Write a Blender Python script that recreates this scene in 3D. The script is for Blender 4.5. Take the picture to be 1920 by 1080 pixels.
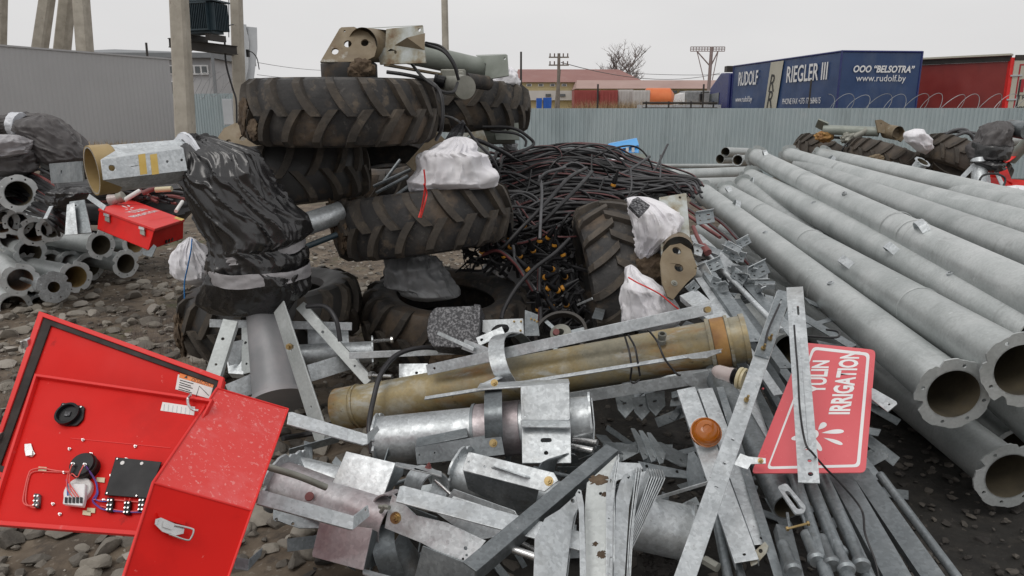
import bpy, bmesh, math, random
import numpy as np
from mathutils import Vector, Matrix, noise
from mathutils.geometry import tessellate_polygon
random.seed(7)
R = math.radians; PI = math.pi
for o in list(bpy.data.objects): bpy.data.objects.remove(o)
scn = bpy.context.scene
COL = scn.collection
# ---------------------------------------------------------------- camera
TH = R(13.5); CAMZ = 1.75; F = 1350.0
cam = bpy.data.cameras.new('camera'); camo = bpy.data.objects.new('camera', cam); COL.objects.link(camo)
cam.sensor_width = 36; cam.lens = 36 * F / 1920; cam.clip_start = .05; cam.clip_end = 2000
camo.location = (0, 0, CAMZ); camo.rotation_euler = (R(90) - TH, 0, 0)
scn.camera = camo
# ---------------------------------------------------------------- world and sun (overcast)
SUN_EL, SUN_AZ = R(60), R(215)
w = bpy.data.worlds.new('World'); scn.world = w; w.use_nodes = True
nt = w.node_tree; nt.nodes.clear()
out = nt.nodes.new('ShaderNodeOutputWorld'); bg = nt.nodes.new('ShaderNodeBackground')
sky = nt.nodes.new('ShaderNodeTexSky'); sky.sky_type = 'NISHITA'; sky.sun_disc = False
sky.sun_elevation = SUN_EL; sky.sun_rotation = SUN_AZ; sky.air_density = 1.0; sky.dust_density = 4.0
cld = nt.nodes.new('ShaderNodeTexNoise'); cld.inputs['Scale'].default_value = 1.6; cld.inputs['Detail'].default_value = 4
crm = nt.nodes.new('ShaderNodeValToRGB')
crm.color_ramp.elements[0].position = .3; crm.color_ramp.elements[0].color = (6.85, 6.8, 6.85, 1)
crm.color_ramp.elements[1].position = .75; crm.color_ramp.elements[1].color = (7.9, 7.8, 7.75, 1)
tcw = nt.nodes.new('ShaderNodeTexCoord'); mpw = nt.nodes.new('ShaderNodeMapping'); mpw.inputs['Scale'].default_value = (1, 1, 3)
nt.links.new(tcw.outputs['Generated'], mpw.inputs['Vector']); nt.links.new(mpw.outputs[0], cld.inputs['Vector'])
nt.links.new(cld.outputs['Fac'], crm.inputs['Fac'])
mxw = nt.nodes.new('ShaderNodeMix'); mxw.data_type = 'RGBA'; mxw.inputs['Factor'].default_value = .97
nt.links.new(sky.outputs[0], mxw.inputs['A']); nt.links.new(crm.outputs[0], mxw.inputs['B'])
nt.links.new(mxw.outputs['Result'], bg.inputs['Color']); bg.inputs['Strength'].default_value = .1
nt.links.new(bg.outputs[0], out.inputs[0])
sl = bpy.data.lights.new('sun', 'SUN'); sl.energy = 1.05; sl.angle = R(35); sl.color = (1, .97, .93)
so = bpy.data.objects.new('sun', sl); COL.objects.link(so)
# light travels towards -dir ; sun stands behind-left of the camera, high
sd = Vector((math.sin(SUN_AZ) * math.cos(SUN_EL), math.cos(SUN_AZ) * math.cos(SUN_EL), math.sin(SUN_EL)))
so.rotation_euler = sd.to_track_quat('Z', 'Y').to_euler(); so.location = (0, 0, 30)
scn.view_settings.view_transform = 'Standard'; scn.view_settings.look = 'None'
scn.view_settings.exposure = 0; scn.view_settings.gamma = 1
scn.render.engine = 'CYCLES'; scn.cycles.use_denoising = True
scn.cycles.max_bounces = 6; scn.cycles.diffuse_bounces = 3; scn.cycles.glossy_bounces = 3

# ---------------------------------------------------------------- placing helpers
RT = Vector((1, 0, 0)); UP = Vector((0, math.sin(TH), math.cos(TH))); FW = Vector((0, math.cos(TH), -math.sin(TH)))
CAM = Vector((0, 0, CAMZ))
def P(px, py, zc): return CAM + RT * ((px - 960) / F * zc) + UP * (-(py - 540) / F * zc) + FW * zc
def PY(px, py, Y):
    d = P(px, py, 1) - CAM; return CAM + d * (Y / d.y)
def PP(t): return P(*t)
def lerp(a, b, t): return a + (b - a) * t
def nz(x, y=0, z=0): return noise.noise(Vector((x, y, z)))

# ---------------------------------------------------------------- materials
def rgb(r, g, b): return (((r / 255) ** 2.2), ((g / 255) ** 2.2), ((b / 255) ** 2.2), 1)
def _c(c): return (c[0], c[1], c[2], 1) if len(c) == 3 else c
def mk(name, ramp, scale=4, rough=(.5, .6), metal=0, bump=0, bscale=30, layers=(), detail=6, aniso=None,
       spangle=0, crease=0, rand=.0, trans=0, spec=None, attr=None, alpha=None, coat=0, dist=0):
    """ramp: [(pos, colour)...]; layers: (scale, lo, hi, colour, strength[, stretch])"""
    m = bpy.data.materials.new(name); m.use_nodes = True; t = m.node_tree; N = t.nodes; L = t.links
    b = N['Principled BSDF']
    tc = N.new('ShaderNodeTexCoord'); src = tc.outputs['Object']
    if aniso:
        mp = N.new('ShaderNodeMapping'); mp.inputs['Scale'].default_value = aniso; L.new(src, mp.inputs[0]); s0 = mp.outputs[0]
    else: s0 = src
    n = N.new('ShaderNodeTexNoise'); n.inputs['Scale'].default_value = scale; n.inputs['Detail'].default_value = detail
    n.inputs['Roughness'].default_value = .6; n.inputs['Distortion'].default_value = dist
    L.new(s0, n.inputs['Vector'])
    r = N.new('ShaderNodeValToRGB'); cr = r.color_ramp
    while len(cr.elements) < len(ramp): cr.elements.new(.5)
    for e, (p, c) in zip(cr.elements, ramp): e.position = p; e.color = _c(c)
    if attr:
        at = N.new('ShaderNodeAttribute'); at.attribute_name = attr
        ma = N.new('ShaderNodeMath'); ma.operation = 'MULTIPLY_ADD'; ma.inputs[1].default_value = .35; 
        L.new(n.outputs['Fac'], ma.inputs[0]); L.new(at.outputs['Fac'], ma.inputs[2])
        sb = N.new('ShaderNodeMath'); sb.operation = 'SUBTRACT'; sb.inputs[1].default_value = .17; L.new(ma.outputs[0], sb.inputs[0])
        L.new(sb.outputs[0], r.inputs[0])
    else: L.new(n.outputs['Fac'], r.inputs[0])
    col = r.outputs[0]
    if spangle:
        v = N.new('ShaderNodeTexVoronoi'); v.inputs['Scale'].default_value = 95; L.new(src, v.inputs['Vector'])
        mr = N.new('ShaderNodeMapRange'); mr.inputs['To Min'].default_value = 1 - spangle; mr.inputs['To Max'].default_value = 1 + spangle
        sx = N.new('ShaderNodeSeparateColor'); L.new(v.outputs['Color'], sx.inputs[0]); L.new(sx.outputs[0], mr.inputs['Value'])
        vm = N.new('ShaderNodeVectorMath'); vm.operation = 'SCALE'; L.new(col, vm.inputs[0]); L.new(mr.outputs[0], vm.inputs['Scale'])
        col = vm.outputs[0]
    for k, ly in enumerate(layers):
        sc_, lo, hi, c, st = ly[:5]
        n2 = N.new('ShaderNodeTexNoise'); n2.inputs['Scale'].default_value = sc_; n2.inputs['Detail'].default_value = 7
        n2.inputs['Roughness'].default_value = .65
        mp2 = N.new('ShaderNodeMapping'); mp2.inputs['Location'].default_value = (k * 7.3 + 1, k * 3.1, k * 5.7)
        if len(ly) > 5: mp2.inputs['Scale'].default_value = ly[5]
        L.new(src, mp2.inputs[0]); L.new(mp2.outputs[0], n2.inputs['Vector'])
        mr = N.new('ShaderNodeMapRange'); mr.inputs['From Min'].default_value = lo; mr.inputs['From Max'].default_value = hi
        mr.inputs['To Max'].default_value = st; L.new(n2.outputs['Fac'], mr.inputs['Value'])
        mx = N.new('ShaderNodeMix'); mx.data_type = 'RGBA'; L.new(mr.outputs[0], mx.inputs['Factor'])
        L.new(col, mx.inputs['A']); mx.inputs['B'].default_value = _c(c); col = mx.outputs['Result']
    if rand:
        oi = N.new('ShaderNodeObjectInfo'); mr = N.new('ShaderNodeMapRange'); mr.inputs['To Min'].default_value = 1 - rand; mr.inputs['To Max'].default_value = 1 + rand
        L.new(oi.outputs['Random'], mr.inputs['Value']); vm = N.new('ShaderNodeVectorMath'); vm.operation = 'SCALE'; L.new(col, vm.inputs[0]); L.new(mr.outputs[0], vm.inputs['Scale']); col = vm.outputs[0]
    L.new(col, b.inputs['Base Color'])
    n3 = N.new('ShaderNodeTexNoise'); n3.inputs['Scale'].default_value = scale * 2.3; n3.inputs['Detail'].default_value = 4; L.new(s0, n3.inputs['Vector'])
    mr = N.new('ShaderNodeMapRange'); mr.inputs['From Min'].default_value = .3; mr.inputs['From Max'].default_value = .7
    mr.inputs['To Min'].default_value = rough[0]; mr.inputs['To Max'].default_value = rough[1]
    L.new(n3.outputs['Fac'], mr.inputs['Value']); L.new(mr.outputs[0], b.inputs['Roughness'])
    b.inputs['Metallic'].default_value = metal
    if spec is not None: b.inputs['Specular IOR Level'].default_value = spec
    if coat: b.inputs['Coat Weight'].default_value = coat; b.inputs['Coat Roughness'].default_value = .15
    if trans: b.inputs['Transmission Weight'].default_value = trans
    if alpha is not None: b.inputs['Alpha'].default_value = alpha
    if crease:
        nb = N.new('ShaderNodeTexNoise'); nb.noise_type = 'RIDGED_MULTIFRACTAL'; nb.inputs['Scale'].default_value = bscale; nb.inputs['Detail'].default_value = 3
        nb.inputs['Distortion'].default_value = .8; mpb = N.new('ShaderNodeMapping'); mpb.inputs['Scale'].default_value = (1.5, 1.5, .8); mpb.inputs['Rotation'].default_value = (.3, .6, 0)
        L.new(src, mpb.inputs[0]); L.new(mpb.outputs[0], nb.inputs['Vector'])
        bp = N.new('ShaderNodeBump'); bp.inputs['Strength'].default_value = crease; bp.inputs['Distance'].default_value = .02
        L.new(nb.outputs['Fac'], bp.inputs['Height']); L.new(bp.outputs[0], b.inputs['Normal'])
    elif bump:
        nb = N.new('ShaderNodeTexNoise'); nb.inputs['Scale'].default_value = bscale; nb.inputs['Detail'].default_value = 6
        L.new(src, nb.inputs['Vector'])
        bp = N.new('ShaderNodeBump'); bp.inputs['Strength'].default_value = bump; bp.inputs['Distance'].default_value = .01
        L.new(nb.outputs['Fac'], bp.inputs['Height']); L.new(bp.outputs[0], b.inputs['Normal'])
    return m
M = {}
M['galv'] = mk('galvanised_steel', [(.28, (.41, .435, .45)), (.5, (.51, .54, .555)), (.72, (.63, .66, .675))], 11, (.30, .55), .6, .45, 9,
    layers=((14, .60, .72, (.72, .74, .75), .5), (3.2, .56, .72, (.24, .25, .25), .5), (2.4, .56, .70, (.27, .25, .22), .35), (60, .66, .72, (.12, .11, .10), .6)), spangle=.14, rand=.14)
M['galv_light'] = mk('pale_cut_galvanised', [(.3, (.50, .52, .52)), (.7, (.68, .70, .70))], 9, (.4, .6), .25, .2, 20, layers=((5, .6, .72, (.3, .3, .29), .5),))
M['galv_mid'] = mk('smooth_grey_galvanised', [(.3, (.22, .235, .24)), (.5, (.30, .30, .31)), (.72, (.40, .37, .38))], 3, (.5, .65), .25, .1, 20)
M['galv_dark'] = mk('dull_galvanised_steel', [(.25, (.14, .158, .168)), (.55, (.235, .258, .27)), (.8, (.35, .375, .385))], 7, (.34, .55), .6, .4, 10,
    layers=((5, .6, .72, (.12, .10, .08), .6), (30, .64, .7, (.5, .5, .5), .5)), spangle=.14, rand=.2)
M['galv_pipe'] = mk('matt_galvanised_pipe', [(.3, (.36, .385, .38)), (.5, (.45, .475, .47)), (.7, (.54, .56, .555))], 2.6, (.36, .55), .45, .06, 60,
    layers=((5, .58, .75, (.24, .25, .245), .6), (22, .66, .7, (.62, .64, .64), .7), (7, .6, .74, (.62, .64, .64), .6, (1.4, .15, 1.4)), (6, .6, .72, (.26, .27, .26), .6, (.5, 2.5, .5)), (45, .68, .73, (.12, .12, .12), .6)), spangle=.07, rand=.09)
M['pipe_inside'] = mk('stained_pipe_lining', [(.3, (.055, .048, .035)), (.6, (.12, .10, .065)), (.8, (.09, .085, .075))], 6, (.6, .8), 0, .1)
M['pipe_rust'] = mk('rusty_pipe_lining', [(.3, (.10, .085, .07)), (.55, (.22, .12, .06)), (.8, (.17, .15, .12))], 8, (.7, .8), 0, .1)
M['pipe_yellow'] = mk('yellowed_pipe_lining', [(.3, (.28, .19, .07)), (.7, (.42, .31, .15))], 5, (.4, .6), 0, .1)
M['gold'] = mk('yellow_stained_galvanised', [(.25, (.19, .18, .13)), (.42, (.30, .275, .20)), (.55, (.33, .26, .13)), (.72, (.45, .44, .38))], 4.2, (.32, .6), .2, .12, 35,
    layers=((3.5, .52, .66, (.36, .17, .04), .8, (.5, 1.4, 1.4)), (7, .56, .68, (.50, .52, .50), .8, (.4, 1.6, 1.6)), (26, .64, .7, (.10, .08, .05), .7)), spangle=.08)
M['rustband'] = mk('rusty_collar', [(.3, (.22, .10, .04)), (.6, (.42, .24, .08)), (.8, (.33, .31, .27))], 7, (.5, .7), .2, .2)
M['brown'] = mk('brown_stained_steel', [(.25, (.12, .085, .05)), (.5, (.205, .16, .10)), (.75, (.28, .235, .17))], 5, (.5, .7), .1, .15, 30,
    layers=((8, .58, .68, (.14, .08, .04), .7), (5, .62, .68, (.50, .52, .50), .6)))
M['mottled'] = mk('patchy_stained_steel', [(.36, (.17, .11, .06)), (.45, (.30, .27, .2)), (.55, (.42, .44, .41)), (.7, (.58, .62, .64))], 6, (.5, .7), .2, .15)
M['greygreen'] = mk('weathered_green_grey_steel', [(.3, (.20, .22, .19)), (.7, (.32, .345, .31))], 5, (.45, .6), .2, .1, layers=((7, .62, .72, (.2, .14, .08), .6),))
M['red'] = mk('red_powder_coat', [(.3, (.60, .010, .007)), (.7, (.70, .015, .011))], 3, (.42, .55), 0, .02, 200, spec=.16,
    layers=((3.5, .5, .72, (.42, .008, .006), .6), (16, .66, .71, (.30, .01, .01), .5, (1, 1, .3)), (55, .68, .74, (.85, .30, .27), .5)))
M['red_dusty'] = mk('red_powder_coat_with_dried_salt', [(.3, (.72, .045, .04)), (.7, (.80, .07, .062))], 3, (.3, .5), 0, .03, 150, spec=.4,
    layers=((7, .50, .62, (.80, .16, .16), .5), (75, .58, .64, (.88, .45, .43), .4), (110, .62, .68, (.92, .62, .60), .4)))
M['redlight'] = mk('faded_red_paint', [(.3, (.70, .03, .028)), (.7, (.78, .05, .045))], 3, (.4, .5), 0, .02, 200, spec=.25, layers=((30, .62, .75, (.85, .35, .33), .4),))
M['signred'] = mk('red_sign_film', [(.3, (.62, .085, .10)), (.7, (.70, .13, .145))], 2, (.25, .4), 0, 0, layers=((5, .55, .8, (.78, .16, .17), .5), (70, .66, .7, (.85, .5, .5), .5)))
M['white'] = mk('white_paint', [(.3, (.72, .72, .72)), (.7, (.82, .82, .82))], 5, (.4, .55))
M['label'] = mk('white_label_film', [(.3, (.68, .66, .64)), (.7, (.78, .77, .75))], 20, (.4, .55))
M['orange'] = mk('orange_plastic', [(.3, (.42, .17, .015)), (.7, (.60, .28, .035))], 20, (.35, .5))
M['orangelabel'] = mk('orange_label_film', [(.3, (.78, .18, .01)), (.7, (.85, .24, .02))], 20, (.35, .5))
M['ochre'] = mk('ochre_paint_mark', [(.3, (.62, .42, .10)), (.7, (.74, .54, .18))], 12, (.6, .7))
M['black'] = mk('black_plastic_part', [(.3, (.006, .006, .007)), (.7, (.016, .016, .018))], 10, (.3, .45), spec=.25)
M['gasket'] = mk('black_rubber_gasket', [(.3, (.012, .010, .009)), (.7, (.035, .026, .022))], 10, (.6, .8), 0, .1)
M['brass'] = mk('brass_bolt', [(.3, (.30, .21, .09)), (.7, (.45, .34, .17))], 30, (.28, .4), .9)
M['steel'] = mk('bright_steel', [(.3, (.5, .5, .5)), (.7, (.68, .68, .67))], 30, (.2, .35), .9)
M['rubber'] = mk('muddy_tyre_rubber', [(.3, (.024, .024, .025)), (.55, (.042, .040, .039)), (.75, (.075, .069, .063))], 5, (.5, .75), 0, .35, 45,
    layers=((2.6, .53, .64, (.125, .092, .064), .8), (8, .57, .66, (.16, .125, .09), .65), (24, .60, .66, (.13, .12, .11), .5)), rand=.1, spec=.4)
M['rubber_far'] = mk('dusty_tyre_rubber', [(.3, (.05, .042, .035)), (.7, (.105, .085, .068))], 5, (.6, .8), 0, .3, 40, layers=((3, .55, .7, (.17, .125, .08), .7),))
M['rubber_clean'] = mk('worn_tyre_sidewall', [(.3, (.025, .024, .024)), (.7, (.05, .048, .046))], 3, (.4, .6), 0, .15, 30, layers=((3.5, .56, .66, (.11, .075, .045), .8),))
M['rubber_lug'] = mk('dusty_worn_lug_rubber', [(.3, (.036, .032, .028)), (.55, (.068, .057, .046)), (.75, (.125, .10, .074))], 6, (.65, .85), 0, .4, 40, layers=((7, .56, .66, (.035, .033, .032), .8), (16, .6, .7, (.19, .155, .115), .5)), rand=.12)
M['mud'] = mk('dried_brown_mud', [(.3, (.05, .033, .02)), (.55, (.105, .072, .045)), (.75, (.17, .125, .08))], 14, (.8, .95), 0, .8, 40)
M['wrap'] = mk('black_plastic_film', [(.3, (.012, .012, .013)), (.7, (.028, .027, .028))], 3, (.20, .36), 0, .25, 7, spec=.8, crease=.6)
M['wrapgrey'] = mk('grey_plastic_film', [(.3, (.055, .050, .050)), (.7, (.10, .092, .092))], 3, (.4, .6), 0, .25, 7, crease=.4)
M['film'] = mk('grey_translucent_film', [(.3, (.14, .145, .15)), (.7, (.27, .275, .28))], 4, (.3, .5), 0, .25, 8, crease=.4)
M['tape'] = mk('clear_stretch_tape', [(.3, (.26, .25, .26)), (.7, (.45, .44, .45))], 9, (.25, .4), 0, .2, 40)
M['whitetape'] = mk('white_stretch_tape', [(.3, (.52, .54, .58)), (.7, (.72, .74, .78))], 9, (.25, .4), 0, .2, 40)
M['bag'] = mk('white_sack_cloth', [(.3, (.74, .73, .77)), (.7, (.86, .85, .87))], 6, (.6, .8), 0, .25, 6, crease=.28, layers=((4, .6, .75, (.48, .45, .45), .5),))
M['bagprint'] = mk('red_printed_cord', [(.3, (.6, .03, .03)), (.7, (.75, .06, .05))], 9, (.5, .6))
M['cable'] = mk('black_cable_jacket', [(.3, (.010, .010, .011)), (.7, (.032, .031, .034))], 6, (.35, .6), 0, .05, rand=.4)
M['cable_red'] = mk('red_cable_stripe', [(.3, (.06, .014, .016)), (.7, (.17, .05, .05))], 6, (.4, .55))
M['cable_grey'] = mk('dusty_grey_cable_jacket', [(.3, (.045, .046, .05)), (.7, (.10, .10, .105))], 6, (.4, .6), rand=.3)
M['redhose'] = mk('dull_red_hose', [(.3, (.13, .035, .035)), (.7, (.25, .085, .08))], 6, (.4, .6))
M['blue_rope'] = mk('blue_cord', [(.3, (.02, .16, .45)), (.7, (.05, .27, .62))], 9, (.5, .6))
M['concrete'] = mk('weathered_concrete', [(.3, (.33, .30, .25)), (.7, (.50, .465, .40))], 3, (.8, .9), 0, .3, 30, layers=((8, .6, .7, (.18, .15, .12), .5),))
M['wall'] = mk('grey_sheet_wall', [(.3, (.41, .41, .415)), (.7, (.44, .44, .445))], .8, (.45, .55), 0, 0)
M['fence'] = mk('blue_grey_sheet_fence', [(.3, (.34, .41, .43)), (.7, (.41, .475, .49))], .7, (.4, .5), .15, 0, layers=((2.5, .60, .7, (.46, .50, .51), .5), (1.1, .52, .7, (.20, .24, .25), .5, (1.5, 1.5, .25))))
M['hall'] = mk('pale_hall_cladding', [(.3, (.40, .40, .41)), (.7, (.46, .46, .47))], 1, (.6, .7))
M['hallroof'] = mk('grey_hall_roof', [(.3, (.17, .18, .19)), (.7, (.22, .23, .24))], 1, (.5, .6))
M['glass'] = mk('dark_window_glass', [(.3, (.05, .06, .065)), (.7, (.09, .10, .105))], 1, (.1, .2), 0, 0, spec=.8)
M['trafo'] = mk('dark_blue_grey_enamel', [(.3, (.022, .042, .055)), (.7, (.04, .065, .08))], 3, (.35, .5))
M['darksteel'] = mk('dark_painted_beam', [(.3, (.02, .018, .016)), (.7, (.05, .042, .036))], 3, (.5, .6))
M['ceramic'] = mk('brown_glazed_insulator', [(.3, (.06, .03, .02)), (.7, (.14, .08, .06))], 3, (.2, .3))
M['palegrey'] = mk('pale_grey_enamel', [(.3, (.42, .44, .46)), (.7, (.52, .54, .56))], 2, (.4, .5))
M['redroof'] = mk('red_brown_roof_sheet', [(.3, (.25, .115, .10)), (.7, (.30, .15, .13))], .3, (.6, .7), layers=((.6, .55, .7, (.34, .2, .18), .5),))
M['brickroof'] = mk('faded_pink_roof_sheet', [(.3, (.34, .22, .19)), (.7, (.42, .285, .25))], .3, (.6, .7))
M['yellowwall'] = mk('pale_yellow_plaster', [(.3, (.55, .45, .24)), (.7, (.62, .53, .31))], .5, (.8, .9))
M['whitewall'] = mk('off_white_plaster', [(.3, (.50, .47, .44)), (.7, (.60, .58, .55))], .5, (.8, .9))
M['contred'] = mk('rusty_red_container', [(.3, (.26, .04, .035)), (.7, (.36, .08, .07))], .6, (.6, .7), layers=((1, .6, .7, (.5, .4, .36), .6),))
M['contwhite'] = mk('dirty_white_container', [(.3, (.45, .42, .40)), (.7, (.62, .60, .58))], .6, (.6, .7), layers=((1.2, .62, .7, (.3, .15, .12), .6),))
M['bluebin'] = mk('blue_plastic_bin', [(.3, (.01, .08, .38)), (.7, (.02, .12, .5))], 3, (.5, .6))
M['bluetarp'] = mk('navy_blue_tarpaulin', [(.3, (.018, .045, .125)), (.7, (.03, .068, .175))], .9, (.32, .5), 0, .25, 1.5, layers=((1.6, .5, .72, (.09, .12, .18), .5, (1, 1, .3)),))
M['bluecab'] = mk('dark_blue_vehicle_paint', [(.3, (.014, .02, .11)), (.7, (.02, .03, .15))], 1, (.2, .3))
M['redtarp'] = mk('red_tarpaulin', [(.3, (.19, .018, .016)), (.7, (.26, .035, .028))], .7, (.4, .55), 0, .2, 1.2, layers=((1.5, .5, .7, (.13, .03, .028), .6, (1, 1, .3)),))
M['creamtarp'] = mk('cream_tarpaulin_stripe', [(.3, (.42, .40, .33)), (.7, (.52, .50, .42))], .9, (.5, .6))
M['blackletter'] = mk('black_lettering', [(.3, (.02, .02, .02)), (.7, (.04, .04, .04))], 1, (.5, .6))
M['redletter'] = mk('dark_red_lettering', [(.3, (.35, .02, .03)), (.7, (.4, .03, .04))], 1, (.5, .6))
M['cyan'] = mk('bright_blue_sheet_metal', [(.3, (.04, .30, .70)), (.7, (.08, .38, .78))], 3, (.3, .4))
M['dry'] = mk('dry_straw_grass', [(.3, (.26, .18, .09)), (.7, (.40, .29, .16))], 8, (.8, .9))
M['green'] = mk('short_green_weed', [(.3, (.035, .055, .015)), (.7, (.07, .095, .03))], 8, (.8, .9))
M['bark'] = mk('grey_bark', [(.3, (.14, .11, .10)), (.7, (.22, .18, .17))], 3, (.8, .9))
M['wood'] = mk('grey_utility_timber', [(.3, (.15, .13, .11)), (.7, (.24, .21, .18))], 3, (.8, .9))
M['billboard'] = mk('rusty_billboard_frame', [(.3, (.22, .16, .15)), (.7, (.32, .26, .25))], 2, (.7, .8))
M['wire'] = mk('thin_steel_wire', [(.3, (.25, .26, .27)), (.7, (.4, .41, .42))], 2, (.35, .5), .5)
M['cover'] = mk('pitted_dark_motor_cover', [(.38, (.02, .02, .024)), (.5, (.055, .055, .06)), (.62, (.20, .20, .21))], 85, (.4, .6), 0, .25, 70, detail=2)
M['motor'] = mk('weathered_cast_aluminium', [(.3, (.20, .20, .17)), (.7, (.36, .36, .32))], 8, (.45, .6), .35, .2, 30)
M['pinkgalv'] = mk('pink_stained_galvanised', [(.3, (.34, .28, .29)), (.5, (.43, .385, .395)), (.72, (.54, .54, .55))], 6, (.32, .52), .6, .1, 40, spangle=.12,
    layers=((8, .62, .72, (.55, .55, .56), .5),))
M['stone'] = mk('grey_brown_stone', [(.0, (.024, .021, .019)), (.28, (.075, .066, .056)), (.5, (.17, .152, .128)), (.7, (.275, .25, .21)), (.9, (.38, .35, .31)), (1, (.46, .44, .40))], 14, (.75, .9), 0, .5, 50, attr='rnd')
M['amber'] = mk('amber_lens_plastic', [(.3, (.50, .13, .008)), (.7, (.66, .2, .012))], 9, (.15, .25), 0, 0, trans=.35, coat=.5)
M['clearlens'] = mk('milky_lens_plastic', [(.3, (.55, .46, .44)), (.7, (.68, .60, .58))], 9, (.15, .25), 0, 0, trans=.3)
M['cream'] = mk('cream_plastic_ring', [(.3, (.50, .44, .28)), (.7, (.62, .55, .36))], 9, (.3, .4))
M['purplewire'] = mk('violet_wire_jacket', [(.3, (.10, .05, .25)), (.7, (.16, .08, .35))], 9, (.4, .5))
M['bluewire'] = mk('blue_wire_jacket', [(.3, (.04, .06, .35)), (.7, (.06, .10, .45))], 9, (.4, .5))
M['redwire'] = mk('red_wire_jacket', [(.3, (.65, .08, .07)), (.7, (.8, .14, .12))], 9, (.4, .5))
M['orangetank'] = mk('orange_tank_paint', [(.3, (.62, .13, .03)), (.7, (.72, .2, .06))], 1, (.4, .5))
# ground: brown soil, under a wetter sheet darkened for shade where the metal lies
def ground_mat():
    m = mk('rubble_soil', [(.3, (.06, .046, .034)), (.5, (.13, .10, .072)), (.7, (.21, .17, .125))], 3, (.85, .95), 0, 1, 18,
           layers=((9, .5, .62, (.05, .04, .032), .7), (30, .58, .66, (.26, .23, .19), .7), (1.2, .58, .66, (.07, .085, .03), .55)))
    return m
M['ground'] = ground_mat()

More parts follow.
